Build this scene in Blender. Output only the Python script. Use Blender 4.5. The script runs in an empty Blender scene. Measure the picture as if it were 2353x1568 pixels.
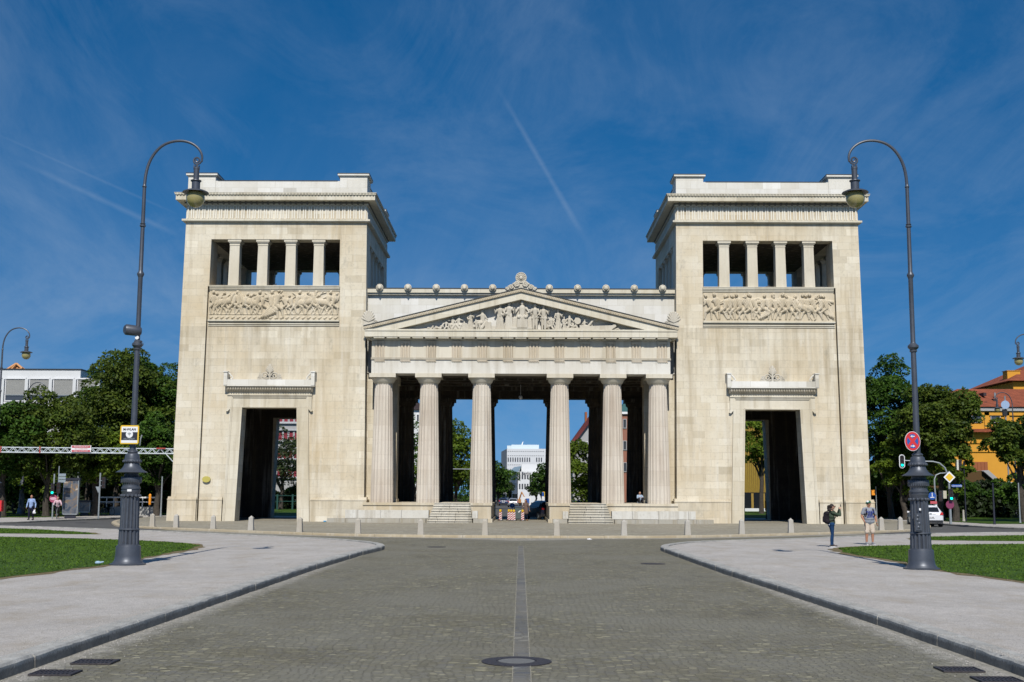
import bpy, math, random
import numpy as np
from mathutils import Vector, Matrix
PI = math.pi
S = bpy.context.scene
COL = S.collection

# ------------------------------------------------------------------ camera
F, CXP, CYP, EYE = 2750.0, 1176.5, 784.0, 2.1
_p = math.atan((1137 - 784) / F); _y = math.atan(20.5 / F); _r = math.radians(.26)
FW = Vector((-math.sin(_y) * math.cos(_p), math.cos(_y) * math.cos(_p), math.sin(_p)))
R0 = Vector((math.cos(_y), math.sin(_y), 0)); U0 = R0.cross(FW)
RT = R0 * math.cos(_r) + U0 * math.sin(_r); UP = U0 * math.cos(_r) - R0 * math.sin(_r)
cam = bpy.data.cameras.new('camera'); camo = bpy.data.objects.new('camera', cam); COL.objects.link(camo)
m = Matrix((RT, UP, -FW)).transposed().to_4x4(); m.translation = Vector((0, 0, EYE)); camo.matrix_world = m
cam.sensor_width = 36; cam.lens = 36 * F / 2353; cam.clip_end = 5000; cam.clip_start = .1
S.camera = camo

def at(px, py, Y):
    """survey helper: world X, Z of a point seen in the photograph at the distance Y"""
    d = FW * F + RT * (px - CXP) + UP * (CYP - py); t = Y / d.y
    return d.x * t, EYE + d.z * t

# ------------------------------------------------------------------ mesh collecting
class MB:
    def __init__(s): s.v = []; s.f = []; s.sm = []
    def add(s, vs, fs, smooth=False):
        o = len(s.v); s.v += [tuple(v) for v in vs]; s.f += [[i + o for i in f] for f in fs]; s.sm += [smooth] * len(fs); return s
    def box(s, x0, x1, y0, y1, z0, z1):
        if x0 > x1: x0, x1 = x1, x0
        v = [(x, y, z) for z in (z0, z1) for y in (y0, y1) for x in (x0, x1)]
        return s.add(v, [(0, 2, 3, 1), (4, 5, 7, 6), (0, 1, 5, 4), (2, 6, 7, 3), (0, 4, 6, 2), (1, 3, 7, 5)])
    def prism(s, pts, a, b, ax='y'):
        """polygon in XZ (ax y), XY (ax z) or YZ (ax x), extruded from a to b"""
        area = sum(p[0] * q[1] - q[0] * p[1] for p, q in zip(pts, pts[1:] + pts[:1]))
        P = pts if area > 0 else pts[::-1]; n = len(P)
        mk = {'y': lambda p, t: (p[0], t, p[1]), 'z': lambda p, t: (p[0], p[1], t), 'x': lambda p, t: (t, p[0], p[1])}[ax]
        v = [mk(p, a) for p in P] + [mk(p, b) for p in P]
        fs = [[i, (i + 1) % n, n + (i + 1) % n, n + i] for i in range(n)] + [list(range(n))[::-1], list(range(n, 2 * n))]
        if ax == 'y': fs = [f[::-1] for f in fs]
        if b < a: fs = [f[::-1] for f in fs]
        return s.add(v, fs)
    def lathe(s, prof, c=(0, 0), n=24, flute=None, smooth=True):
        """prof: (r, z) going up; flute(theta, z, r) gives a changed radius"""
        vs = []; fs = []
        for r, z in prof:
            for k in range(n):
                t = 2 * PI * k / n; rr = flute(t, z, r) if flute else r
                vs.append((c[0] + rr * math.cos(t), c[1] + rr * math.sin(t), z))
        for j in range(len(prof) - 1):
            for k in range(n):
                a = j * n + k; b = j * n + (k + 1) % n; fs.append([a, b, b + n, a + n])
        s.add(vs, fs, smooth); o = len(s.v) - len(vs); L = (len(prof) - 1) * n
        s.f += [[o + k for k in range(n)][::-1], [o + L + k for k in range(n)]]; s.sm += [False, False]
        return s
    def tube(s, pts, r, n=8, smooth=True, close=True):
        P = [Vector(p) for p in pts]; R = r if isinstance(r, (list, tuple)) else [r] * len(P)
        T = [(P[min(i + 1, len(P) - 1)] - P[max(i - 1, 0)]).normalized() for i in range(len(P))]
        u = T[0].orthogonal().normalized(); vs = []; fs = []
        for i, p in enumerate(P):
            u = (u - T[i] * u.dot(T[i])); u = u.normalized() if u.length > 1e-6 else T[i].orthogonal().normalized()
            w = T[i].cross(u)
            for k in range(n):
                a = 2 * PI * k / n; vs.append(p + (u * math.cos(a) + w * math.sin(a)) * R[i])
        for j in range(len(P) - 1):
            for k in range(n):
                a = j * n + k; b = j * n + (k + 1) % n; fs.append([a, b, b + n, a + n])
        s.add(vs, fs, smooth); o = len(s.v) - len(vs); L = (len(P) - 1) * n
        if close: s.f += [[o + k for k in range(n)][::-1], [o + L + k for k in range(n)]]; s.sm += [False, False]
        return s
    def ball(s, c, r, n=12, m_=8, smooth=True, z0=-1, z1=1):
        rx, ry, rz = r if isinstance(r, (list, tuple)) else (r, r, r)
        vs = []; fs = []
        for j in range(m_ + 1):
            ph = math.asin(z0) + (math.asin(z1) - math.asin(z0)) * j / m_
            for k in range(n):
                t = 2 * PI * k / n; cr = max(math.cos(ph), .002)
                vs.append((c[0] + rx * cr * math.cos(t), c[1] + ry * cr * math.sin(t), c[2] + rz * math.sin(ph)))
        for j in range(m_):
            for k in range(n):
                a = j * n + k; b = j * n + (k + 1) % n; fs.append([a, b, b + n, a + n])
        fs += [list(range(n))[::-1], [m_ * n + k for k in range(n)]]
        return s.add(vs, fs, smooth)
    def cap(s, a, b, ra, rb=None, n=10):
        """tapered capsule"""
        rb = ra if rb is None else rb; a = Vector(a); b = Vector(b); d = b - a; L = d.length
        if L < 1e-5: return s.ball(a, ra, n)
        t = d / L; pts = []; rs = []
        for k in range(5):
            q = -PI / 2 + (PI / 2) * k / 4; pts.append(a + t * ra * math.sin(q)); rs.append(max(ra * math.cos(q), .0005))
        for k in range(5):
            q = (PI / 2) * k / 4; pts.append(b + t * rb * math.sin(q)); rs.append(max(rb * math.cos(q), .0005))
        return s.tube(pts, rs, n)
    def ring(s, c, R, r, ax='y', n=24, k=6, a0=0, a1=2 * PI):
        pts = []
        for i in range(n + 1):
            a = a0 + (a1 - a0) * i / n; p = {'y': (math.cos(a), 0, math.sin(a)), 'x': (0, math.cos(a), math.sin(a)), 'z': (math.cos(a), math.sin(a), 0)}[ax]
            pts.append((c[0] + R * p[0], c[1] + R * p[1], c[2] + R * p[2]))
        return s.tube(pts, r, k)
    def disc(s, c, r, y0, y1, n=24, sx=1, sz=1):
        return s.prism([(c[0] + r * sx * math.cos(2 * PI * k / n), c[1] + r * sz * math.sin(2 * PI * k / n)) for k in range(n)], y0, y1)
    def xf(s, fn, i0=0):
        s.v = s.v[:i0] + [tuple(fn(v)) for v in s.v[i0:]]; return s
    def mirror(s):
        s.v = [(-x, y, z) for x, y, z in s.v]; s.f = [f[::-1] for f in s.f]; return s
    def build(s, name, mat, parent=None, loc=(0, 0, 0), rz=0, angle=35):
        me = bpy.data.meshes.new(name); me.from_pydata(s.v, [], s.f)
        if any(s.sm):
            me.polygons.foreach_set('use_smooth', s.sm); me.set_sharp_from_angle(angle=math.radians(angle))
        if isinstance(mat, (list, tuple)):
            for q in mat: me.materials.append(q)
        elif mat: me.materials.append(mat)
        me.update(); o = bpy.data.objects.new(name, me); COL.objects.link(o); o.location = loc; o.rotation_euler.z = rz
        if parent: o.parent = parent
        return o

def tag(o, label=None, cat=None, group=None, kind=None):
    for k, v in (('label', label), ('category', cat), ('group', group), ('kind', kind)):
        if v: o[k] = v
    return o
def empty(name, loc=(0, 0, 0), rz=0, label=None, cat=None, group=None):
    o = bpy.data.objects.new(name, None); COL.objects.link(o); o.location = loc; o.rotation_euler.z = rz; o.empty_display_size = .3
    return tag(o, label, cat, group)
def copy_tree(o, parent=None):
    c = o.copy(); COL.objects.link(c); c.parent = parent
    for ch in [q for q in bpy.data.objects if q.parent == o]: copy_tree(ch, c)
    return c
def np_mesh(name, V, Fq, mat, parent=None, k=4):
    """fast mesh from arrays; all faces have k corners"""
    me = bpy.data.meshes.new(name); nv = len(V); nf = len(Fq)
    me.vertices.add(nv); me.vertices.foreach_set('co', np.asarray(V, np.float32).ravel())
    me.loops.add(nf * k); me.loops.foreach_set('vertex_index', np.asarray(Fq, np.int32).ravel())
    me.polygons.add(nf); me.polygons.foreach_set('loop_start', np.arange(0, nf * k, k, dtype=np.int32))
    me.polygons.foreach_set('loop_total', np.full(nf, k, np.int32))
    me.update(calc_edges=True); me.validate(); me.materials.append(mat)
    o = bpy.data.objects.new(name, me); COL.objects.link(o)
    if parent: o.parent = parent
    return o
def fuse(mb, name, mat, parent, voxel, smooth_it=2):
    """melt overlapping closed pieces into one continuous skin"""
    o = mb.build(name, mat, None)
    md = o.modifiers.new('r', 'REMESH'); md.mode = 'VOXEL'; md.voxel_size = voxel; md.use_smooth_shade = True
    if smooth_it: sm = o.modifiers.new('s', 'SMOOTH'); sm.factor = .5; sm.iterations = smooth_it
    dg = bpy.context.evaluated_depsgraph_get(); me = bpy.data.meshes.new_from_object(o.evaluated_get(dg))
    o.modifiers.clear(); old = o.data; o.data = me; bpy.data.meshes.remove(old)
    me.name = name
    if not me.materials: me.materials.append(mat)
    o.parent = parent
    return o
def text_mesh(name, body, size, mat, parent, loc, depth=.004, align='CENTER', rot=(PI / 2, 0, 0), sx=1, bold=0):
    cu = bpy.data.curves.new(name, 'FONT'); cu.body = body; cu.size = size; cu.align_x = align; cu.align_y = 'CENTER'; cu.extrude = depth; cu.offset = bold
    t = bpy.data.objects.new(name, cu); COL.objects.link(t)
    dg = bpy.context.evaluated_depsgraph_get(); me = bpy.data.meshes.new_from_object(t.evaluated_get(dg))
    bpy.data.objects.remove(t); bpy.data.curves.remove(cu); me.name = name
    me.materials.clear(); me.materials.append(mat)
    o = bpy.data.objects.new(name, me); COL.objects.link(o); o.location = loc; o.rotation_euler = rot; o.scale = (sx, 1, 1); o.parent = parent
    return o

# ------------------------------------------------------------------ materials
def newmat(name):
    mt = bpy.data.materials.new(name); mt.use_nodes = True; nt = mt.node_tree
    return mt, nt, nt.nodes['Principled BSDF']
class N:
    """tiny node writer"""
    def __init__(s, nt): s.nt = nt
    def n(s, t, ins=None, **kw):
        x = s.nt.nodes.new(t)
        for k, v in kw.items(): setattr(x, k, v)
        for k, v in (ins or {}).items():
            if hasattr(v, 'is_output'): s.nt.links.new(v, x.inputs[k])
            else: x.inputs[k].default_value = v
        return x
    def math(s, op, a, b=0., c=0.):
        x = s.n('ShaderNodeMath', operation=op)
        for i, v in enumerate((a, b, c)):
            if hasattr(v, 'is_output'): s.nt.links.new(v, x.inputs[i])
            else: x.inputs[i].default_value = v
        return x.outputs[0]
    def noise(s, vec, scale, det=4, rough=.6, out='Fac', dist=0):
        return s.n('ShaderNodeTexNoise', {'Vector': vec, 'Scale': scale, 'Detail': det, 'Roughness': rough, 'Distortion': dist}).outputs[out]
    def ramp(s, f, stops, interp='LINEAR'):
        x = s.n('ShaderNodeValToRGB', {'Fac': f}); e = x.color_ramp; e.interpolation = interp
        while len(e.elements) < len(stops): e.elements.new(.5)
        for q, (p, c) in zip(e.elements, stops): q.position = p; q.color = (*c, 1) if len(c) == 3 else c
        return x.outputs[0]
    def mix(s, f, a, b, mode='MIX'):
        x = s.n('ShaderNodeMix', data_type='RGBA', blend_type=mode)
        for k, v in ((0, f), (6, a), (7, b)):
            if hasattr(v, 'is_output'): s.nt.links.new(v, x.inputs[k])
            else: x.inputs[k].default_value = (*v, 1) if isinstance(v, tuple) and len(v) == 3 else v
        return x.outputs[2]
    def map(s, vec, scale=(1, 1, 1), loc=(0, 0, 0), rot=(0, 0, 0)):
        return s.n('ShaderNodeMapping', {'Vector': vec, 'Scale': scale, 'Location': loc, 'Rotation': rot}).outputs[0]
    def bump(s, h, strength=.5, dist=.02):
        return s.n('ShaderNodeBump', {'Height': h, 'Strength': strength, 'Distance': dist}).outputs[0]
def g1(v): return (v, v, v)

def simple(name, col, rough=.6, metal=0, spec=.5, noise=0, scale=8, bump=0, coat=0, emis=None, estr=0):
    mt, nt, b = newmat(name); w = N(nt); b.inputs['Base Color'].default_value = (*col, 1); b.inputs['Roughness'].default_value = rough
    b.inputs['Metallic'].default_value = metal; b.inputs['Specular IOR Level'].default_value = spec
    if coat: b.inputs['Coat Weight'].default_value = coat
    if noise or bump:
        pos = w.n('ShaderNodeNewGeometry').outputs['Position']; f = w.noise(pos, scale, 5, .65)
        if noise:
            lo = tuple(c * (1 - noise) for c in col); hi = tuple(min(1, c * (1 + noise)) for c in col)
            nt.links.new(w.ramp(f, [(.3, lo), (.7, hi)]), b.inputs['Base Color'])
        if bump: nt.links.new(w.bump(f, bump, .02), b.inputs['Normal'])
    if emis: b.inputs['Emission Color'].default_value = (*emis, 1); b.inputs['Emission Strength'].default_value = estr
    return mt

def wall_uv(w):
    g = w.n('ShaderNodeNewGeometry'); p = w.n('ShaderNodeSeparateXYZ', {0: g.outputs['Position']}); n_ = w.n('ShaderNodeSeparateXYZ', {0: g.outputs['True Normal']})
    ax = w.math('ABSOLUTE', n_.outputs[0]); side = w.math('GREATER_THAN', ax, .6)
    u = w.math('ADD', w.math('MULTIPLY', p.outputs[0], w.math('SUBTRACT', 1., side)), w.math('MULTIPLY', p.outputs[1], side))
    return g.outputs['Position'], w.n('ShaderNodeCombineXYZ', {0: u, 1: p.outputs[2]}).outputs[0], u, p.outputs[2]

def ashlar(name, c1, c2, joint, bw=1.22, bh=.518, mort=.012, stain=.5, warm=(.42, .33, .19), grime=.55, joints=True, streak=.6, offz=0., drips=()):
    mt, nt, b = newmat(name); w = N(nt); pos, uv, u, v = wall_uv(w)
    uvo = w.map(uv, loc=(.31, offz, 0))
    if joints:
        wob = w.noise(pos, .35, 2, .5)
        br = w.n('ShaderNodeTexBrick', {'Vector': uvo, 'Color1': (0, 0, 0, 1), 'Color2': (1, 1, 1, 1), 'Mortar': (.5, .5, .5, 1), 'Scale': 1., 'Mortar Size': mort, 'Mortar Smooth': .25, 'Bias': 0., 'Brick Width': bw, 'Row Height': bh}, offset=.43, squash=.72, squash_frequency=3)
        per = w.n('ShaderNodeSeparateColor', {0: br.outputs['Color']}).outputs[0]; mo = br.outputs['Fac']
    else:
        per = w.noise(pos, .7, 1, .4); mo = None
    perS = w.math('ADD', w.math('MULTIPLY', per, .55), w.math('MULTIPLY', w.noise(pos, .9, 4, .65), .45)); base = w.mix(perS, c1, c2)
    # per-block tone that is not tied to the two colours: a few greyer, a few yellower blocks
    if joints:
        odd = w.ramp(per, [(.0, g1(.8)), (.06, g1(.98)), (.9, g1(1.)), (1., g1(1.07))]); base = w.mix(1., base, odd, 'MULTIPLY')
    big = w.noise(pos, .16, 4, .6); base = w.mix(w.math('MULTIPLY', w.ramp(big, [(.44, g1(0)), (.7, g1(1))]), stain * .8), base, warm)
    st = w.noise(w.map(pos, (1.5, 1.5, .11)), 1.1, 5, .62); base = w.mix(w.math('MULTIPLY', w.ramp(st, [(.5, g1(0)), (.72, g1(1))]), streak * .55), base, tuple(q * .62 for q in warm))
    st2 = w.noise(w.map(pos, (2.6, 2.6, .2), (7, 3, 1)), 1., 4, .6); base = w.mix(w.math('MULTIPLY', w.ramp(st2, [(.55, g1(0)), (.75, g1(1))]), .35), base, (.74, .72, .66))
    fine = w.noise(pos, 5.5, 6, .7); base = w.mix(w.math('MULTIPLY', w.ramp(fine, [(.3, g1(1)), (.47, g1(0))]), .28 * grime), base, (.28, .25, .2))
    patch = w.noise(w.map(pos, (1, 1, .6), (3, 9, 4)), .75, 6, .72); base = w.mix(w.math('MULTIPLY', w.ramp(patch, [(.6, g1(0)), (.74, g1(1))]), .6 * grime), base, (.27, .25, .2))
    for z0_, L_, am_ in drips:
        d_ = w.math('SUBTRACT', z0_, v); inside = w.math('GREATER_THAN', d_, 0.); fall = w.math('MAXIMUM', w.math('SUBTRACT', 1., w.math('DIVIDE', d_, L_)), 0.)
        sn_ = w.noise(w.map(pos, (2.2, 2.2, .09), (z0_, 0, 0)), 1.25, 5, .7); mk_ = w.math('MULTIPLY', w.math('MULTIPLY', inside, fall), w.ramp(sn_, [(.42, g1(.12)), (.66, g1(1))]))
        base = w.mix(w.math('MULTIPLY', mk_, am_), base, (.27, .225, .15))
    if mo is not None:
        base = w.mix(w.math('MULTIPLY', mo, w.ramp(w.noise(pos, .8, 4, .6), [(.35, g1(.12)), (.65, g1(.6))])), base, joint)
    nt.links.new(base, b.inputs['Base Color']); b.inputs['Roughness'].default_value = .85; b.inputs['Specular IOR Level'].default_value = .25
    h = w.math('ADD', w.math('MULTIPLY', fine, .35), w.math('MULTIPLY', w.noise(pos, 30, 3, .6), .12))
    if mo is not None: h = w.math('SUBTRACT', w.math('ADD', h, w.math('MULTIPLY', per, .25)), w.math('MULTIPLY', mo, 1.))
    nt.links.new(w.bump(h, .22, .012), b.inputs['Normal'])
    return mt

M = {}
M['stone'] = ashlar('limestone_ashlar', (.65, .57, .42), (.76, .705, .58), (.36, .31, .22), streak=1.0, stain=.8, grime=1.0, warm=(.55, .42, .24), drips=((22.1, 1.1, .4), (14.3, 3.2, .5), (11.9, 2.4, .3), (1.62, 1.6, .4), (4.2, 3.2, .25)))
M['stone_white'] = ashlar('pale_limestone_ashlar', (.66, .625, .53), (.82, .81, .77), (.42, .38, .3), bw=1.35, bh=.62, stain=.25, streak=.3, grime=.35)
M['stone_plain'] = ashlar('limestone_smooth', (.60, .54, .42), (.7, .655, .545), (.3, .3, .3), joints=False, stain=.35, grime=.7)
M['stone_trim'] = ashlar('limestone_trim', (.62, .56, .425), (.72, .68, .57), (.36, .31, .22), bw=1.35, bh=3., stain=.25, grime=.6)
M['stone_col'] = ashlar('limestone_column', (.6, .53, .43), (.68, .62, .53), (.4, .3, .22), bw=40., bh=1.06, mort=.01, stain=.45, warm=(.42, .31, .22), grime=.5, streak=.9, offz=.4)
M['stone_carved'] = ashlar('limestone_carved', (.55, .47, .34), (.68, .6, .46), (.3, .3, .3), joints=False, stain=.5, grime=.9)
M['stone_statue'] = ashlar('limestone_statue', (.52, .47, .38), (.64, .6, .51), (.3, .3, .3), joints=False, stain=.25, grime=1.)
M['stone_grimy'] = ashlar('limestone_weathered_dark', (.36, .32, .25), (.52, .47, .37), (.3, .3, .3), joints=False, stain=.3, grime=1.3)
M['stone_ent'] = ashlar('pale_limestone_beams', (.68, .64, .55), (.78, .765, .71), (.42, .38, .3), bw=1.862, bh=30., stain=.25, streak=.6, grime=.5, drips=((11.77, .7, .4), (13.3, .5, .4)))
M['stone_frieze'] = ashlar('limestone_metopes', (.62, .56, .44), (.7, .65, .54), (.4, .35, .28), bw=1.862, bh=30., stain=.4, streak=.7, grime=.5)
M['flute'] = simple('bright_flutes', (.76, .72, .62), .85, noise=.06, scale=1.5)
M['soffit_shade'] = simple('shade_dark_carving', (.17, .15, .12), .9, noise=.3, scale=5)  # soffit shade put into the colour of the hanging leaf row
M['stone_podium'] = ashlar('limestone_podium', (.56, .47, .33), (.68, .63, .52), (.3, .26, .2), bw=1.75, bh=4., stain=.6, grime=.9)
M['stone_tier'] = ashlar('limestone_tier', (.58, .56, .5), (.74, .73, .68), (.3, .28, .24), bw=30, bh=30, stain=.2, grime=1.1, streak=1.)
M['stone_tier2'] = ashlar('limestone_low_tier', (.33, .31, .26), (.5, .48, .42), (.3, .28, .24), bw=30, bh=30, stain=.2, grime=1.3, streak=1.2)
M['stone_step'] = ashlar('limestone_steps', (.47, .44, .36), (.68, .65, .57), (.22, .2, .16), bw=1.9, bh=4., stain=.4, grime=1.2)
M['interior'] = ashlar('shade_dark_interior', (.05, .043, .036), (.08, .068, .055), (.03, .03, .03), stain=.1, grime=.5)  # dark inner surfaces, taken near-black so the colour carries their shade
M['lead'] = simple('lead_sheet', (.05, .055, .06), .5, .3)

# cobbled road: small setts in wavering courses, tracks of wear, sandy joints
def cobble(name, c1, c2, c3, sw=.17, sh=.105, jc=(.17, .155, .12), js=.014, bumpd=.012, worn=(.2, .19, .165), edge=0):
    mt, nt, b = newmat(name); w = N(nt); pos = w.n('ShaderNodeNewGeometry').outputs['Position']
    wob = w.n('ShaderNodeTexNoise', {'Vector': pos, 'Scale': .45, 'Detail': 2.}).outputs['Color']
    wv = w.n('ShaderNodeVectorMath', {0: wob, 1: (.5, .5, .5)}, operation='SUBTRACT').outputs[0]
    wv = w.n('ShaderNodeVectorMath', {0: wv, 3: .55}, operation='SCALE').outputs[0]
    wv2 = w.n('ShaderNodeVectorMath', {0: w.n('ShaderNodeTexNoise', {'Vector': pos, 'Scale': 5., 'Detail': 1.}).outputs['Color'], 3: .06}, operation='SCALE').outputs[0]
    vec = w.n('ShaderNodeVectorMath', {0: w.n('ShaderNodeVectorMath', {0: pos, 1: wv}, operation='ADD').outputs[0], 1: wv2}, operation='ADD').outputs[0]
    vo = w.map(vec, (1 / sw, 1 / sh, 1))
    v1 = w.n('ShaderNodeTexVoronoi', {'Vector': vo, 'Scale': 1., 'Randomness': .62}, voronoi_dimensions='2D'); v2 = w.n('ShaderNodeTexVoronoi', {'Vector': vo, 'Scale': 1., 'Randomness': .62}, voronoi_dimensions='2D', feature='DISTANCE_TO_EDGE')
    per = w.n('ShaderNodeSeparateColor', {0: v1.outputs['Color']}).outputs[0]; mo = w.ramp(v2.outputs['Distance'], [(.03, g1(1)), (.11, g1(0))])
    base = w.ramp(per, [(0, c1), (.35, c2), (.62, c3), (.9, tuple(q * 1.25 for q in c2)), (1, tuple(q * 2.1 for q in c2))])
    fine = w.noise(pos, 22, 5, .7); base = w.mix(.5, base, w.ramp(fine, [(.25, g1(.45)), (.75, g1(1.4))]), 'MULTIPLY')
    big = w.noise(pos, .28, 5, .62); base = w.mix(w.ramp(big, [(.4, g1(0)), (.6, g1(.8))]), base, worn)
    hue = w.noise(w.map(pos, (1, 1, 1), (5, 5, 0)), .55, 3, .6, dist=.6); base = w.mix(w.ramp(hue, [(.48, g1(0)), (.7, g1(.45))]), base, (.15, .132, .085))
    base = w.mix(w.math('MULTIPLY', mo, w.ramp(w.noise(pos, 1.3, 4), [(.35, g1(.15)), (.7, g1(.95))])), base, jc)
    if edge:   # pale grit swept against the kerbs
        sx_ = w.n('ShaderNodeSeparateXYZ', {0: pos}); e_ = w.math('SUBTRACT', w.math('ABSOLUTE', sx_.outputs[0]), edge - .62)
        e_ = w.math('ADD', w.math('DIVIDE', e_, .55), w.math('MULTIPLY', w.math('SUBTRACT', w.noise(pos, 2.6, 5, .7), .5), 1.3)); far_ = w.math('LESS_THAN', sx_.outputs[1], 47.)
        base = w.mix(w.math('MULTIPLY', w.ramp(e_, [(.35, g1(0)), (1., g1(.8))]), far_), base, w.mix(per, (.3, .285, .245), (.42, .4, .35)))
        oil = w.noise(w.map(pos, (1, .35, 1), (3, 3, 0)), .9, 5, .7); base = w.mix(w.ramp(oil, [(.56, g1(0)), (.72, g1(.5))]), base, (.085, .08, .065))
    nt.links.new(base, b.inputs['Base Color']); b.inputs['Roughness'].default_value = .75; b.inputs['Specular IOR Level'].default_value = .3
    h = w.math('ADD', w.math('MULTIPLY', mo, -1.), w.math('ADD', w.math('MULTIPLY', per, .35), w.math('MULTIPLY', fine, .5)))
    nt.links.new(w.bump(h, .9, bumpd), b.inputs['Normal'])
    return mt
M['cobble'] = cobble('granite_setts', (.125, .116, .076), (.195, .18, .12), (.165, .158, .138), .11, .072, worn=(.215, .205, .163), jc=(.165, .15, .11), edge=5.75)
M['plaza'] = cobble('plaza_setts', (.25, .225, .17), (.31, .285, .22), (.28, .265, .225), jc=(.33, .29, .22), worn=(.31, .28, .215), bumpd=.008)
M['strip'] = cobble('strip_setts', (.12, .12, .11), (.165, .16, .14), (.10, .108, .125), .2, .16, js=.02)
M['gutter'] = cobble('gutter_setts', (.24, .225, .18), (.33, .31, .26), (.28, .27, .24), .12, .09, worn=(.34, .32, .27), jc=(.36, .33, .27))

def gravel(name, c, v=.16, sc=45.):
    mt, nt, b = newmat(name); w = N(nt); pos = w.n('ShaderNodeNewGeometry').outputs['Position']
    a = w.noise(pos, sc, 4, .75); d = w.noise(pos, .5, 5, .6); e = w.noise(w.map(pos, (1, 1, 1), (9, 2, 0)), 4.5, 5, .7)
    base = w.mix(1., c, w.ramp(a, [(.28, g1(1 - v * 2.4)), (.5, g1(1)), (.75, g1(1 + v * 1.3))]), 'MULTIPLY')
    base = w.mix(1., base, w.ramp(d, [(.3, g1(.88)), (.7, g1(1.07))]), 'MULTIPLY')
    base = w.mix(1., base, w.ramp(e, [(.28, g1(.84)), (.7, g1(1.07))]), 'MULTIPLY')
    bl = w.noise(w.map(pos, (1, .45, 1), (2, 7, 0)), 1.1, 6, .75); base = w.mix(w.ramp(bl, [(.48, g1(0)), (.7, g1(.7))]), base, tuple(q * k_ for q, k_ in zip(c, (.72, .66, .56))))
    sp = w.noise(pos, sc * 2.3, 2, .5); base = w.mix(w.ramp(sp, [(.66, g1(0)), (.74, g1(.6))]), base, tuple(min(.7, q * 1.45) for q in c))
    nt.links.new(base, b.inputs['Base Color']); b.inputs['Roughness'].default_value = .95; b.inputs['Specular IOR Level'].default_value = .1
    nt.links.new(w.bump(w.math('ADD', a, w.math('MULTIPLY', e, .8)), .5, .02), b.inputs['Normal']); return mt
M['gravel'] = gravel('crushed_gravel', (.485, .455, .42), .22); M['joint'] = gravel('sandy_joint', (.34, .325, .27), .35, 18.)
M['verge'] = gravel('sandy_gutter', (.33, .315, .28), .2, 30.)
M['asphalt'] = gravel('asphalt', (.12, .12, .118), .12, 60.)
M['soil'] = gravel('park_soil', (.05, .06, .025), .3, 9.)
M['dry'] = gravel('worn_lawn_edge', (.2, .16, .09), .35, 20.)
def kerbmat():
    mt, nt, b = newmat('granite_kerb'); w = N(nt); pos = w.n('ShaderNodeNewGeometry').outputs['Position']
    a = w.noise(pos, 28, 5, .75); d = w.noise(pos, 2.2, 4, .6)
    zk_ = w.n('ShaderNodeSeparateXYZ', {0: pos}).outputs[2]; foot_tone_ = w.ramp(w.math('ADD', w.math('MULTIPLY', zk_, 6.), w.math('MULTIPLY', a, .5)), [(.75, (.17, .165, .15)), (1.02, (.43, .42, .385))]); base = w.mix(1., foot_tone_, w.ramp(a, [(.25, g1(.6)), (.75, g1(1.3))]), 'MULTIPLY'); base = w.mix(1., base, w.ramp(d, [(.3, g1(.7)), (.7, g1(1.15))]), 'MULTIPLY')  # kerb colour gets darker towards the foot
    nt.links.new(base, b.inputs['Base Color']); b.inputs['Roughness'].default_value = .8
    nt.links.new(w.bump(w.math('ADD', a, w.math('MULTIPLY', d, 2.)), .4, .02), b.inputs['Normal']); return mt
M['kerb'] = kerbmat()
M['kerb_warm'] = ashlar('sandstone_kerb', (.4, .33, .22), (.48, .42, .31), (.2, .16, .1), bw=2., bh=9, grime=1.)
def grassmat(name, lo, hi, patch=1.5):
    mt, nt, b = newmat(name); w = N(nt); pos = w.n('ShaderNodeNewGeometry').outputs['Position']
    a = w.noise(pos, 14, 3, .7); d = w.noise(pos, patch, 4, .65)
    base = w.mix(w.ramp(a, [(.3, g1(0)), (.7, g1(1))]), lo, hi); base = w.mix(1., base, w.ramp(d, [(.3, g1(.72)), (.7, g1(1.25))]), 'MULTIPLY')
    nt.links.new(base, b.inputs['Base Color']); b.inputs['Roughness'].default_value = .7; b.inputs['Specular IOR Level'].default_value = .15
    nt.links.new(w.bump(a, .8, .05), b.inputs['Normal']); return mt
M['lawn'] = grassmat('lawn', (.028, .065, .006), (.07, .125, .012))
M['blade'] = grassmat('grass_blades', (.042, .095, .008), (.115, .195, .022))
def leafmat(name, lo, hi, tr=.35):
    mt, nt, b = newmat(name); w = N(nt); pos = w.n('ShaderNodeNewGeometry').outputs['Position']
    a = w.noise(pos, 1.6, 3, .6); d = w.noise(pos, .35, 2, .5)
    base = w.mix(w.ramp(a, [(.35, g1(0)), (.68, g1(1))]), lo, hi); base = w.mix(1., base, w.ramp(d, [(.3, g1(.75)), (.7, g1(1.3))]), 'MULTIPLY')
    nt.links.new(base, b.inputs['Base Color']); b.inputs['Roughness'].default_value = .55; b.inputs['Specular IOR Level'].default_value = .22
    t = w.n('ShaderNodeBsdfTranslucent', {'Color': base}); ms = w.n('ShaderNodeMixShader', {0: tr, 1: b.outputs[0], 2: t.outputs[0]})
    nt.links.new(ms.outputs[0], nt.nodes['Material Output'].inputs['Surface']); return mt
M['leaf_a'] = leafmat('chestnut_leaves', (.028, .06, .008), (.135, .18, .022))
M['leaf_b'] = leafmat('lime_leaves', (.02, .055, .009), (.085, .165, .018))
M['leaf_c'] = leafmat('yellowish_leaves', (.05, .095, .01), (.17, .24, .02))
M['leaf_d'] = leafmat('pine_needles', (.022, .038, .012), (.06, .08, .025), .15)
M['bark'] = simple('bark', (.055, .045, .035), .9, noise=.4, scale=6, bump=.6)
M['iron'] = simple('painted_iron', (.085, .095, .115), .42, .35, noise=.14, scale=5, bump=.08)
M['globe'] = simple('lamp_globe', (.33, .29, .12), .18, 0, .6, coat=.3)
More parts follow.
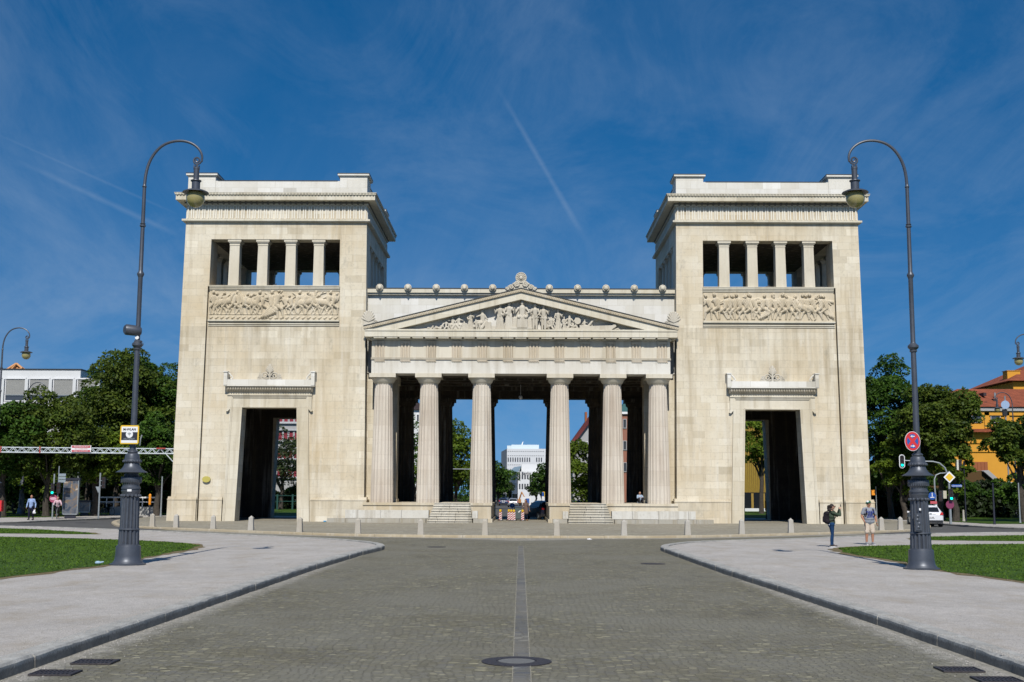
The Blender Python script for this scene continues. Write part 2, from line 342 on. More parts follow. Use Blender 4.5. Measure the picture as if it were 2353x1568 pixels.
M['white'] = simple('white_paint', (.78, .78, .78), .5); M['black'] = simple('black_plastic', (.02, .02, .022), .5)
M['red'] = simple('signal_red', (.6, .03, .035), .45); M['blue'] = simple('sign_blue', (.02, .09, .36), .45)
M['yellow'] = simple('sign_yellow', (.75, .48, .03), .45); M['orange'] = simple('orange_paint', (.85, .3, .015), .5)
M['galv'] = simple('galvanised_steel', (.34, .37, .38), .5, .5, noise=.12, scale=9); M['dark'] = simple('dark_navy_panel', (.02, .022, .035), .5)
M['glass_dark'] = simple('dark_glass', (.015, .018, .022), .08, 0, .6); M['green_on'] = simple('green_signal_lens', (.0, .5, .35), .3, emis=(0, .9, .62), estr=2.2)
M['lens_off'] = simple('unlit_lens', (.035, .02, .015), .25); M['rubber'] = simple('rubber', (.02, .02, .02), .85)
M['skin'] = simple('skin', (.52, .29, .2), .6, noise=.06); M['skin2'] = simple('tanned_skin', (.42, .2, .12), .6)
M['hair'] = simple('dark_brown_hair', (.02, .011, .008), .6, bump=.8, scale=60, noise=.4)
def cloth(n, c, r=.9): return simple(n, c, r, 0, .2, noise=.13, scale=14, bump=.5)
# ------------------------------------------------------------------ sky, sun
SUN_EL, SUN_AZ = 45.0, 0.0          # sun stands behind the camera; azimuth degrees towards +X
wd = bpy.data.worlds.new('World'); S.world = wd; wd.use_nodes = True
def make_world():
    nt = wd.node_tree; w = N(nt); bg = nt.nodes['Background']
    sky = nt.nodes.new('ShaderNodeTexSky'); sky.sky_type = 'NISHITA'; sky.sun_disc = False
    sky.sun_elevation = math.radians(SUN_EL); sky.sun_rotation = math.radians(180 - SUN_AZ)
    sky.altitude = 500; sky.air_density = 1.0; sky.dust_density = .35; sky.ozone_density = 3.0
    d = w.n('ShaderNodeTexCoord').outputs['Generated']; s = w.n('ShaderNodeSeparateXYZ', {0: d})
    zz = w.math('ADD', w.math('MULTIPLY', w.math('MAXIMUM', s.outputs[2], 0.), .86), .135)
    nt.links.new(w.n('ShaderNodeVectorMath', {0: w.n('ShaderNodeCombineXYZ', {0: s.outputs[0], 1: s.outputs[1], 2: zz}).outputs[0]}, operation='NORMALIZE').outputs[0], sky.inputs['Vector'])
    zc = w.math('ADD', w.math('MAXIMUM', s.outputs[2], 0.), .22)
    pl = w.n('ShaderNodeCombineXYZ', {0: w.math('DIVIDE', s.outputs[0], zc), 1: w.math('DIVIDE', s.outputs[1], zc)}).outputs[0]
    a = w.noise(w.map(pl, (1.0, .55, 1), (3.1, 1.7, 0), (0, 0, -.55)), 1.25, 9, .66, dist=1.4)
    a2 = w.noise(w.map(pl, (1.5, .8, 1), (1.1, 8.7, 0), (0, 0, .5)), 2.0, 9, .68, dist=.9)
    big = w.noise(w.map(pl, (.35, .6, 1), (11, 4, 0)), .9, 4, .5)
    c = w.math('MULTIPLY', w.ramp(a, [(.4, g1(0)), (.8, g1(1))]), w.ramp(big, [(.38, g1(.15)), (.62, g1(1))]))
    c = w.math('ADD', w.math('MULTIPLY', c, .4), w.math('MULTIPLY', w.ramp(a2, [(.44, g1(0)), (.8, g1(1))]), .2))
    def ray(px, py): return (FW * F + RT * (px - CXP) + UP * (CYP - py)).normalized()
    for (p, q, width, amt) in (((1140, 195), (1350, 560), 8, .15), ((30, 365), (425, 548), 8, .14), ((-60, 285), (425, 500), 4, .08), ((1440, 95), (1530, 190), 26, .045), ((1240, 10), (1380, 85), 24, .045)):
        A = ray(*p); B = ray(*q); nrm = A.cross(B).normalized(); t = (B - A); L = t.length; t.normalize()
        dist = w.math('MULTIPLY', w.math('ABSOLUTE', w.n('ShaderNodeVectorMath', {0: d, 1: nrm}, operation='DOT_PRODUCT').outputs['Value']), F)
        wob = w.math('MULTIPLY', w.math('SUBTRACT', w.noise(w.map(d, (1, 1, 1)), 22, 3), .5), width * 1.1)
        mk = w.math('SUBTRACT', 1., w.math('DIVIDE', w.math('ABSOLUTE', w.math('ADD', dist, wob)), width)); mk = w.math('MAXIMUM', mk, 0.)
        along = w.math('DIVIDE', w.math('SUBTRACT', w.n('ShaderNodeVectorMath', {0: d, 1: t}, operation='DOT_PRODUCT').outputs['Value'], A.dot(t)), L)
        seg = w.math('MULTIPLY', w.ramp(along, [(0, g1(0)), (.3, g1(1)), (.8, g1(1)), (1, g1(0))]), amt)
        front = w.math('GREATER_THAN', s.outputs[1], 0.)
        c = w.math('ADD', c, w.math('MULTIPLY', w.math('MULTIPLY', mk, seg), front))
    c = w.math('MULTIPLY', c, w.math('GREATER_THAN', s.outputs[2], 0.))
    hs = w.n('ShaderNodeHueSaturation', {'Color': sky.outputs[0], 'Hue': .492, 'Saturation': 1.40, 'Value': 1.0}).outputs[0]; hs = w.mix(1., hs, (1.03, .97, 1.1), 'MULTIPLY')
    col = w.mix(c, hs, (4.3, 5.8, 7.9))
    nt.links.new(col, bg.inputs['Color']); bg.inputs['Strength'].default_value = .075
make_world()
sl = bpy.data.lights.new('sun', 'SUN'); sl.energy = 4.3; sl.angle = math.radians(.53); sl.color = (1, .955, .88)
so = bpy.data.objects.new('sun', sl); COL.objects.link(so)
_e, _a = math.radians(SUN_EL), math.radians(SUN_AZ)
sd = Vector((math.sin(_a) * math.cos(_e), -math.cos(_a) * math.cos(_e), math.sin(_e)))    # towards the sun
so.rotation_euler = (-sd).to_track_quat('-Z', 'Y').to_euler(); so.location = sd * 60 + Vector((0, 40, 0))
S.view_settings.view_transform = 'Standard'; S.view_settings.look = 'None'; S.view_settings.gamma = 1; S.view_settings.exposure = 0.0
S.render.engine = 'CYCLES'; S.cycles.max_bounces = 5; S.cycles.diffuse_bounces = 1; S.cycles.transparent_max_bounces = 6

# ------------------------------------------------------------------ ground
def structure(o): return tag(o, kind='structure')
def offset(pl, d):
    """shift a plan polyline sideways (to its left)"""
    out = []
    for i, p in enumerate(pl):
        a = Vector(pl[max(i - 1, 0)]); b = Vector(pl[min(i + 1, len(pl) - 1)]); t = (b - a).normalized(); out.append((p[0] - t.y * d, p[1] + t.x * d))
    return out
def resample(pl, step):
    out = [pl[0]]; acc = 0
    for a, b in zip(pl, pl[1:]):
        L = math.dist(a, b); k = max(1, round(L / step))
        for i in range(1, k + 1): out.append((a[0] + (b[0] - a[0]) * i / k, a[1] + (b[1] - a[1]) * i / k))
    return out
def smooth_pl(pl, it=2):
    for _ in range(it):
        q = [pl[0]]
        for a, b in zip(pl, pl[1:]): q += [(a[0] * .75 + b[0] * .25, a[1] * .75 + b[1] * .25), (a[0] * .25 + b[0] * .75, a[1] * .25 + b[1] * .75)]
        pl = q + [pl[-1]]
    return pl
def sheet(name, pts, z, mat, z0=None):
    mb = MB(); mb.prism(list(pts), z if z0 is None else z0, z, 'z') if z0 is not None else mb.add([(x, y, z) for x, y in pts], [list(range(len(pts)))])
    o = mb.build(name, mat); return o
def ccw(pts):
    a = sum(p[0] * q[1] - q[0] * p[1] for p, q in zip(pts, pts[1:] + pts[:1])); return pts if a > 0 else pts[::-1]
def kerb(name, pl, mat, wdt=.3, z=.128, length=1.25, seed=1):
    """kerb stones laid end to end along a plan polyline, stones to the left of the line"""
    rnd = random.Random(seed); pl = resample(pl, length); L = offset(pl, wdt); mb = MB()
    for i in range(len(pl) - 1):
        a, b, c, d = Vector(pl[i]), Vector(pl[i + 1]), Vector(L[i + 1]), Vector(L[i])
        t = (b - a).normalized() * .006; a += t; d += t; b -= t; c -= t
        j = rnd.uniform(-.008, .008); zz = z + rnd.uniform(-.005, .004); nrm = Vector((-t.y, t.x)).normalized(); a += nrm * j; b += nrm * (j + rnd.uniform(-.004, .004))
        n = 5; o = len(mb.v); e = .022
        vs = []; 
        for k in range(n + 1):
            f = k / n; p = a.lerp(b, f); q = d.lerp(c, f); w_ = rnd.uniform(-.005, .005); ww = rnd.uniform(0, .014)
            vs += [(p.x - nrm.x * .012, p.y - nrm.y * .012, -.05), (p.x - nrm.x * w_, p.y - nrm.y * w_, zz - e - ww), (p.x + nrm.x * (e + ww), p.y + nrm.y * (e + ww), zz + rnd.uniform(-.003, .002)), (q.x, q.y, zz), (q.x, q.y, -.05)]
        fs = [[5 * k + s_, 5 * (k + 1) + s_, 5 * (k + 1) + s_ + 1, 5 * k + s_ + 1] for k in range(n) for s_ in range(4)]
        mb.add(vs, fs + [[0, 1, 2, 3, 4], [5 * n + s_ for s_ in (4, 3, 2, 1, 0)]])
    return structure(mb.build(name, mat))

structure(sheet('ground', ccw([(-1500, -1500), (1500, -1500), (1500, 2500), (-1500, 2500)]), -.03, M['soil']))
structure(sheet('cobbled_road', ccw([(-21, -40), (21, -40), (21, 90), (-21, 90)]), 0., M['cobble']))
structure(sheet('ring_road', ccw([(-90, 60), (-20.6, 60), (-20.6, 107), (-90, 107)]), .004, M['asphalt']))
structure(sheet('ring_road', ccw([(90, 60), (20.6, 60), (20.6, 107), (90, 107)]), .004, M['asphalt']))
structure(sheet('avenue', ccw([(-7, 104.2), (7, 104.2), (7, 700), (-7, 700)]), .004, M['asphalt']))

IL = [(-5.9, -16), (-5.85, 16), (-5.78, 24), (-5.7, 34), (-5.45, 42), (-5.2, 45.2)]
ILt = smooth_pl([(-5.2, 45.2), (-5.2, 47), (-5.8, 49.2), (-6.9, 51.4), (-8.9, 54.1), (-14.84, 59.4), (-22.56, 66.2), (-31, 71.8), (-45, 77), (-70, 82)])
IR = [(5.95, -16), (5.93, 16), (5.86, 21.5), (5.7, 27), (5.5, 33), (5.38, 42.6), (5.35, 45)]
IRt = smooth_pl([(5.35, 45), (5.4, 47.2), (6.1, 49.6), (7.4, 52.0), (9.3, 53.9), (12.6, 56.0), (15.44, 59), (20.73, 64.6), (28.1, 68.2), (45, 73), (70, 78)])
left_edge = IL[:-1] + ILt; right_edge = IR[:-1] + IRt
kerb('kerb', left_edge, M['kerb'], z=.165, seed=3); kerb('kerb', [p for p in right_edge[::-1]], M['kerb'], z=.165, seed=4)
le = offset(resample(left_edge, 1.25), .3); re_ = offset(resample(right_edge, 1.25), -.3)
structure(sheet('gravel_path', ccw(le + [(-90, 82), (-90, -16)]), .118, M['gravel'], -.02))
structure(sheet('gravel_path', ccw(re_ + [(90, 78), (90, -16)]), .118, M['gravel'], -.02))
# sandy gutters against the kerbs
def ribbon(name, a, b, z, mat):
    mb = MB(); n = len(a); mb.add([(x, y, z) for x, y in a] + [(x, y, z) for x, y in b], [[i, i + 1, n + i + 1, n + i] for i in range(n - 1)])
    me = mb.build(name, mat); return structure(me)
rg = random.Random(5)
def gutter(pl, side, wd_):
    pl = resample([p for p in pl if p[1] < 60], .4); ph = rg.random() * 9
    b = [tuple(Vector(p) + (Vector(q) - Vector(p)) * (wd_ * (.75 + .3 * math.sin(i * .31 + ph) * math.sin(i * .083) + rg.uniform(-.13, .13)))) for i, (p, q) in enumerate(zip(pl, offset(pl, side)))]
    return (pl, b)
structure(sheet('centre_strip', ccw([(-.075, -16), (.125, -16), (.125, 50), (-.075, 50)]), .004, M['strip']))
for x in (-.09, .125): structure(sheet('strip_joint', ccw([(x, -16), (x + .013, -16), (x + .013, 50), (x, 50)]), .0075, M['joint']))

# plaza under the gate
PK = smooth_pl([(-31, 104), (-30.5, 92), (-28.5, 84), (-26.7, 79.2), (-25.2, 75.2), (-22.6, 71.9), (-16.64, 66.5), (-11, 61.7), (-6.8, 59.4), (-.4, 58.72), (6.8, 59.3), (11, 61.9), (16.6, 66.4), (22.6, 71.8), (25.2, 75.2), (26.7, 79.2), (28.5, 84), (30.5, 92), (31, 104)])
kerb('kerb', PK, M['kerb_warm'], .32, .128, 1.9, seed=8)
pin = offset(resample(PK, 1.9), .32)
structure(sheet('plaza_paving', ccw(pin), .12, M['plaza'], -.02))
pg = [p for p in resample(PK, .8) if p[1] < 69]; pgo = [tuple(Vector(p) + (Vector(q) - Vector(p)) * (1.0 + 2.2 * math.exp(-(p[0] / 2.2) ** 2) + rg.uniform(-.15, .15))) for p, q in zip(pg, offset(pg, -1))]
ribbon('gutter', pgo, pg, .004, M['gutter'])

# pavements and parks beyond the ring road
FLs = smooth_pl([(-60, 77.5), (-38, 79.0), (-35.2, 80.2), (-34.1, 83), (-34, 88), (-33.2, 92.6), (-32.4, 103), (-32, 130)])
kerb('kerb', FLs, M['kerb'], .2, .125, 1.5, 11); q = offset(resample(FLs, 1.5), .2)
structure(sheet('far_pavement', ccw(q + [(-120, 130), (-120, 78)]), .115, M['gravel'], -.02))
FRs = smooth_pl([(60, 70), (36, 74.5), (32.6, 77.5), (31.6, 82), (31.3, 87), (31.2, 95), (31.4, 130)])
kerb('kerb', FRs[::-1], M['kerb'], .2, .125, 1.5, 12); q = offset(resample(FRs, 1.5), -.2)
structure(sheet('far_pavement', ccw(q + [(120, 130), (120, 70)]), .115, M['gravel'], -.02))
structure(sheet('park_lawn', ccw([(-160, 101), (-39, 96), (-37, 104), (-36, 140), (-160, 200)]), .13, M['lawn']))
structure(sheet('park_lawn', ccw([(160, 92), (34.5, 89.5), (34, 104), (34, 140), (160, 200)]), .13, M['lawn']))
structure(sheet('park_path', ccw([(-33, 103.9), (-12, 103.9), (-12, 108), (-33, 108)]), .118, M['gravel'], -.02))
structure(sheet('park_path', ccw([(33, 103.9), (12, 103.9), (12, 108), (33, 108)]), .118, M['gravel'], -.02))
structure(sheet('park_lawn', ccw([(-36, 108), (-12, 108), (-12, 220), (-60, 220)]), .124, M['lawn']))
structure(sheet('park_lawn', ccw([(36, 108), (12, 108), (12, 220), (60, 220)]), .124, M['lawn']))
structure(sheet('avenue_pavement', ccw([(-12, 104.2), (-7, 104.2), (-7, 700), (-12, 700)]), .118, M['gravel'], -.02))
structure(sheet('avenue_pavement', ccw([(12, 104.2), (7, 104.2), (7, 700), (12, 700)]), .118, M['gravel'], -.02))

# lawns
def wob(pl, amp, step, seed):
    r = random.Random(seed); pl = resample(pl + [pl[0]], step)[:-1]; return [(x + r.uniform(-amp, amp), y + r.uniform(-amp, amp)) for x, y in pl]
LAWNS = [([(-12.2, 4), (-12.15, 28.2), (-11.75, 30.6), (-11.5, 33.8), (-11.6, 37), (-11.8, 43.6), (-12.3, 46.2), (-13.3, 48.2), (-15.8, 50.6), (-19.5, 52.8), (-24, 54.4), (-60, 59), (-60, 4)], 21),
         ([(-20.4, 58.0), (-21.6, 60.4), (-25.9, 65), (-29.7, 67.6), (-58, 73), (-58, 64), (-25.4, 58.7)], 22),
         ([(11.9, 4), (11.85, 28.7), (11.4, 32.4), (11.65, 37), (11.4, 41.8), (11.8, 45.2), (12.3, 46.8), (13.6, 48.3), (16.8, 50.2), (21.4, 51.6), (58, 56), (58, 4)], 23),
         ([(18.3, 55.6), (18.7, 58), (20.2, 60.2), (26.5, 63.4), (58, 68), (58, 58), (22.6, 54.9)], 24)]
def inpoly(px, py, poly):
    c = np.zeros(len(px), bool); n = len(poly)
    for i in range(n):
        x1, y1 = poly[i]; x2, y2 = poly[(i + 1) % n]
        if y1 == y2: continue
        k = ((y1 > py) != (y2 > py)) & (px < (x2 - x1) * (py - y1) / (y2 - y1) + x1); c ^= k
    return c
def grass(poly, n, seed, h=.038):
    r = np.random.default_rng(seed); P = np.array(poly); x0, y0 = P.min(0); x1, y1 = P.max(0)
    # more blades close to the camera and only where the lens looks
    X = r.uniform(x0, x1, n * 3); Yy = r.uniform(max(y0, 20), y1, n * 3)
    k = inpoly(X, Yy, poly) & (np.abs(X) < Yy * .46 + 1.5); X = X[k][:n]; Yy = Yy[k][:n]; n = len(X)
    a = r.uniform(0, 2 * PI, n); wdt = r.uniform(.008, .02, n) * (Yy / 32); hh = h * r.uniform(.5, 1.25, n); lx = r.normal(0, .03, n); ly = r.normal(0, .03, n)
    V = np.zeros((n, 3, 3)); V[:, 0] = np.stack([X - np.cos(a) * wdt, Yy - np.sin(a) * wdt, np.full(n, .122)], 1)
    V[:, 1] = np.stack([X + np.cos(a) * wdt, Yy + np.sin(a) * wdt, np.full(n, .122)], 1); V[:, 2] = np.stack([X + lx, Yy + ly, .125 + hh], 1)
    o = np_mesh('grass', V.reshape(-1, 3), np.arange(n * 3).reshape(-1, 3), M['blade'], k=3)
    return tag(o, kind='stuff')
for i, (pl, sd_) in enumerate(LAWNS):
    P = wob(pl, .12, .7, sd_)
    dry = wob([(x + (.3 if x > 0 else -.3) * -1 * (1 if abs(x) < 30 else 0), y) for x, y in pl], .16, .6, sd_ + 50)
    structure(sheet('worn_edge', ccw(dry), .122, M['dry']))
    structure(sheet('lawn', ccw(P), .127, M['lawn']))
    g = grass(P, (70000, 16000, 70000, 16000)[i], sd_)
    tag(g, ('short mown grass of the large lawn behind the left lamp', 'narrow strip of short grass beyond the left path', 'short mown grass of the large lawn behind the right lamp', 'narrow strip of short grass beyond the right path')[i], 'grass')

# loose stones lying on the gravel and swept against the kerbs
def stones(side, seed, n):
    r = np.random.default_rng(seed); Y = 12.5 + 26 * r.random(n) ** 1.6; u = r.random(n); X = side * (5.95 + np.where(u < .45, r.exponential(.35, n), r.uniform(0, 9, n))); road = r.random(n) < .12; X = np.where(road, side * (5.78 - r.exponential(.12, n)), X)
    s_ = r.uniform(.004, .013, n); z = np.where(road, .002, np.where(np.abs(X) < 6.12, .163, .119)); a = r.uniform(0, 2 * PI, n); V = np.zeros((n, 5, 3))
    for k in range(4): V[:, k] = np.stack([X + s_ * np.cos(a + k * PI / 2) * r.uniform(.7, 1.3, n), Y + s_ * np.sin(a + k * PI / 2) * r.uniform(.7, 1.3, n), z], 1)
    V[:, 4] = np.stack([X, Y, z + s_ * r.uniform(.7, 1.2, n)], 1); b = np.arange(n)[:, None] * 5; T = np.concatenate([b + np.array([[k, (k + 1) % 4, 4]]) for k in range(4)], 0)
    return np_mesh('loose_stones', V.reshape(-1, 3), T, M['stones'], k=3)
M['stones'] = simple('loose_stones', (.36, .34, .31), .9, noise=.45, scale=40)
tag(stones(-1, 5, 16000), 'small loose stones scattered over the left gravel and kerb', 'gravel', kind='stuff'); tag(stones(1, 6, 16000), 'small loose stones scattered over the right gravel and kerb', 'gravel', kind='stuff')
# ------------------------------------------------------------------ the gate
G = empty('city_gate', (0, 94, 0), 0, 'monumental cream limestone city gate with two square towers and a columned pediment portico', 'gate')
INV = Matrix.Translation((0, -94, 0))
def part(mb, name, mat, parent=None, **k):
    """built in world numbers, parented to the gate (or to a part of it)"""
    o = mb.build(name, mat, None, **k); p = parent or G; o.parent = p
    if p == G: o.location = Vector((0, -94, 0)) + o.location
    return o
TC = 18.24
M['stone_door'] = ashlar('limestone_door_frame', (.63, .56, .42), (.73, .685, .57), (.36, .31, .22), bw=1.6, bh=1.04, grime=.7, stain=.7, streak=1.)
def batter(s):
    def fn(v):
        k = 1 - .034 * (v[2] - 1) / 21
        return (s * TC + (v[0] - s * TC) * k, 93.9 + (v[1] - 93.9) * k, v[2])
    return fn
B0, B1 = 86.95, 100.85           # front and back planes of the towers near the ground
HW = 6.98
def relief_grid(x0, x1, z0, z1, yf, prims, step=.022, depth=.16, s=1):
    """carved slab: every primitive is a tapered limb (x,z,r,x,z,r,h) or a disc; the surface is their upper envelope"""
    nx = int((x1 - x0) / step); nz = int((z1 - z0) / step); X, Z = np.meshgrid(np.linspace(x0, x1, nx + 1), np.linspace(z0, z1, nz + 1)); H = np.zeros_like(X)
    for (ax, az, ra, bx, bz, rb, h) in prims:
        m_ = (X > min(ax, bx) - .5) & (X < max(ax, bx) + .5)
        dx, dz = bx - ax, bz - az; L2 = dx * dx + dz * dz + 1e-9; t = np.clip(((X[m_] - ax) * dx + (Z[m_] - az) * dz) / L2, 0, 1)
        d = np.hypot(X[m_] - ax - t * dx, Z[m_] - az - t * dz); r = ra + (rb - ra) * t
        q = np.clip(1 - (d / r) ** 2, 0, 1); fold = 1 + .16 * np.sin((X[m_] - ax) * 61 + (Z[m_] - az) * 23) * (r > .085); val = h * (q ** .35) * np.clip(r / .1, .55, 1.2) * fold
        Hm = H[m_]; H[m_] = np.maximum(Hm, val)
    e = (np.minimum(np.minimum(X - x0, x1 - X), np.minimum(Z - z0, z1 - Z)) > step * .5); H *= e
    V = np.stack([X, yf - H * depth / .2, Z], -1).reshape(-1, 3); w_ = nx + 1
    idx = (np.arange(nz)[:, None] * w_ + np.arange(nx)[None]).reshape(-1); Fq = np.stack([idx, idx + 1, idx + w_ + 1, idx + w_], 1)
    return V, Fq
def warrior(P, x, z, r, sc=1., kind=0, flip=1):
    """a striding figure in relief"""
    f = flip; L = lambda dx, dz: (x + dx * sc * f, z + dz * sc)
    def limb(a, b, ra, rb, h=.2): A = L(*a); B = L(*b); P.append((A[0], A[1], ra * sc, B[0], B[1], rb * sc, h))
    lean = r.uniform(-.12, .3); hip = (0, .78); ch = (lean * .8, 1.2); hd = (lean * 1.25 + .04, 1.56)
    limb(hip, ch, .15, .2, .24); limb(hd, (hd[0] + .02, hd[1] + .06), .115, .1, .24)
    st = r.uniform(.25, .5); limb(hip, (st, .5), .13, .09, .22); limb((st, .5), (st - .1 + r.uniform(-.05, .25), .04), .085, .05, .2)
    limb(hip, (-st * .8, .42), .12, .085, .18); limb((-st * .8, .42), (-st * 1.25, .03), .08, .05, .17)
    up = r.uniform(-.3, .5); limb((ch[0] + .1, ch[1] + .12), (ch[0] + .38, ch[1] + up * .4), .075, .055, .24); limb((ch[0] + .38, ch[1] + up * .4), (ch[0] + .62, ch[1] + up), .055, .04, .24)
    limb((ch[0] - .1, ch[1] + .12), (ch[0] - .4, ch[1] + r.uniform(-.2, .4)), .07, .05, .18)
    if kind == 1:    # shield
        c = L(ch[0] + .42, ch[1] - .02); P.append((c[0], c[1], .3 * sc, c[0] + .03, c[1], .3 * sc, .17)); P.append((c[0], c[1], .07, c[0], c[1], .07, .3))
    if kind == 2:    # flowing cloak and skirt
        for k in range(5): limb((-.05 + .05 * k, .85), (-.55 + .13 * k, .1 + .06 * k), .07, .1, .2)
        limb((ch[0] - .1, ch[1] + .1), (-.75, 1.15), .08, .13, .14)
    if kind == 3:    # spear
        limb((-.7, 1.0 + up * .2), (.95, 1.35 + up * .5), .022, .018, .22)
def horse(P, x, z, r, sc=1., flip=1):
    f = flip
    def limb(a, b, ra, rb, h=.22): P.append((x + a[0] * sc * f, z + a[1] * sc, ra * sc, x + b[0] * sc * f, z + b[1] * sc, rb * sc, h))
    limb((-.5, .82), (.35, .95), .25, .24, .24); limb((.4, 1.0), (.72, 1.48), .2, .11, .24); limb((.72, 1.5), (1.02, 1.36), .1, .055, .24)
    limb((.4, .85), (.85, .75), .1, .06); limb((.85, .75), (.78, .42), .055, .04); limb((.32, .8), (.55, .35), .09, .05, .17); limb((.55, .35), (.4, .05), .05, .04, .17)
    limb((-.6, .75), (-.85, .4), .14, .06); limb((-.85, .4), (-.72, .03), .06, .045); limb((-.45, .7), (-.35, .35), .12, .06, .17); limb((-.35, .35), (-.55, .03), .055, .04, .17)
    limb((-.75, .92), (-1.05, .6), .07, .09, .15); limb((.45, 1.2), (.65, 1.5), .1, .05, .27)

def make_tower(s):
    bt = batter(s); X = lambda a: s * a                        # a counts from the middle of the gate outwards
    xi, xo = TC - HW, TC + HW
    tw = MB(); b = tw.box
    dz, dh0, dh1 = 8.31, 2.25, 2.01                            # door height, half width at foot and head
    yw = B0 + 1.35
    # front and back walls below the loggia: outer strip, slot, field with the door
    for (ya, yb, yf, ys) in ((B0, yw, B0 + .06, B0 + .4), (B1, B1 - 1.35, B1 - .06, B1 - .4)):
        b(X(23.3), X(xo), ya, yb, 0, 17.3); b(X(23.18), X(23.3), ys, yb, 0, 17.3)
        c = TC + .06
        tw.prism([(X(13.25), 0), (X(c - dh0), 0), (X(c - dh1), dz), (X(c + dh1), dz), (X(c + dh0), 0), (X(23.18), 0), (X(23.18), 14.3), (X(13.25), 14.3)], yf, yb)
        b(X(13.25), X(23.18), yf + (.12 if yf < 90 else -.12), yb, 14.3, 17.3)
        b(X(xi), X(13.25), ya, yb, 0, 17.3)
    b(X(xo), X(xo - 1.35), yw, B1 - 1.35, 0, 17.3); b(X(xi), X(xi + 1.35), yw, B1 - 1.35, 0, 17.3)
    b(X(xi + 1.35), X(xo - 1.35), yw, B1 - 1.35, 16.9, 17.28)  # loggia floor
    for xa, xb in ((xi, 13.3), (23.2, xo)):
        for ya, yb in ((B0, B0 + 2.05), (B1 - 2.05, B1)): b(X(xa), X(xb), ya, yb, 17.3, 20.85)
    b(X(xi), X(xo), B0, B1, 20.85, 22.15)
    b(X(xi), X(xo), B0 + .0, B1, 22.38, 23.6)
    tw.xf(bt); T = part(tw, 'tower', M['stone'])
    # rooms: lining of floor, ceiling and inner faces, near-black to carry their shade
    li = MB(); e = .02
    for z0, z1 in ((17.28, 17.3),): li.box(X(xi + 1.35), X(xo - 1.35), yw, B1 - 1.35, z0, z1)
    li.box(X(13.3), X(23.2), B0 + 1.2, B1 - 1.2, 20.83, 20.849)
    li.box(X(xi + 1.35), X(xi + 1.37), yw, B1 - 1.35, .14, 16.85); li.box(X(xo - 1.37), X(xo - 1.35), yw, B1 - 1.35, .14, 16.85)
    li.box(X(xi + 1.37), X(xo - 1.37), yw, B1 - 1.35, 16.86, 16.9)
    for k in range(4): li.box(X(xi + 1.37), X(xo - 1.37), yw + 2 + k * 2.4, yw + 2.5 + k * 2.4, 16.2, 16.86)
    for k in range(3):
        for a in (xi + 1.37, xo - 1.62): li.box(X(a), X(a + .25), yw + 2.2 + k * 3.2, yw + 3.2 + k * 3.2, .14, 16)
    for a, sg in ((xi + 1.37, 1), (xo - 1.37, -1)): li.box(X(a), X(a + sg * .45), yw, B1 - 1.35, .14, 1.3)
    c = TC + .06
    for a0, a1 in ((xi + 1.4, c - 2.3), (c + 2.3, xo - 1.4)): li.box(X(a0), X(a1), B1 - 1.37, B1 - 1.352, .14, 16.8); 
    li.box(X(c - 2.3), X(c + 2.3), B1 - 1.37, B1 - 1.352, 8.35, 16.8)
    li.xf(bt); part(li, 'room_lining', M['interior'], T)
    # plinth
    dp = dh0 + .93
    for (ya, sg) in ((B0, -1), (B1, 1)):
        for a0, a1 in ((xi, c - dp), (c + dp, 23.12), (23.34, xo)):
            pl = MB(); aa0 = a0 - .2 if a0 == xi else a0; aa1 = a1 + .2 if a1 == xo else a1
            y = lambda d: ya + sg * d
            pl.box(X(aa0), X(aa1), y(.2), y(0) + (-sg) * -.0, .12, 1.62)
            pl.box(X(aa0 - .02), X(aa1 + .02), y(.23), y(0), 1.62, 1.7); pl.box(X(aa0), X(aa1), y(.13), y(0), 1.7, 1.78); pl.box(X(aa0), X(aa1), y(.07), y(0), 1.78, 1.86); pl.xf(bt); part(pl, 'plinth', M['stone'], T)
    for a, sg in ((xi, -1), (xo, 1)):
        pl = MB(); pl.box(X(a), X(a + sg * .2), B0, B1, .12, 1.62); pl.box(X(a), X(a + sg * .22), B0, B1, 1.62, 1.7); pl.box(X(a), X(a + sg * .1), B0, B1, 1.7, 1.86); pl.xf(bt); part(pl, 'plinth', M['stone'], T)
    # string course, fluted frieze, cornice
    def rng(mb, o, z0, z1): mb.box(X(xi - o), X(xo + o), B0 - o, B1 + o, z0, z1)
    sc = MB(); rng(sc, .2, 22.15, 22.2); rng(sc, .27, 22.2, 22.34); rng(sc, .12, 22.34, 22.38); sc.xf(bt); part(sc, 'string_course', M['stone_trim'], T)
    fl = MB(); n = 32; per = (2 * HW - .1) / n
    for k in range(n):                                          # little round-headed flutes
        a = xi + .05 + per * (k + .5); w2 = per * .31
        for (ya, sg) in ((B0, -1), (B1, 1)):
            for dx in (-w2, w2): fl.box(X(a + dx - .045), X(a + dx + .045), ya + sg * .07, ya, 22.42, 23.28)
            pts = [(a + w2 * 1.08 * math.cos(t), 23.28 + w2 * 1.1 * math.sin(t)) for t in [PI * q / 6 for q in range(7)]]
            fl.tube([(X(p[0]), ya + sg * .035, p[1]) for p in pts], .03, 4, False)
        y0 = B0 + .05 + per * (k + .5)
        for (xa, sg) in ((xi, -1), (xo, 1)):
            for dy in (-w2, w2): fl.box(X(xa), X(xa + sg * .05), y0 + dy - .028, y0 + dy + .028, 22.42, 23.28)
    fl.xf(bt); part(fl, 'fluted_frieze', M['flute'], T)
    sc2 = MB(); co = MB(); rng(co, .1, 23.46, 23.56); rng(sc2, .16, 23.56, 23.66)
    rng(co, .7, 23.7, 24.03); rng(co, .18, 23.66, 23.7)
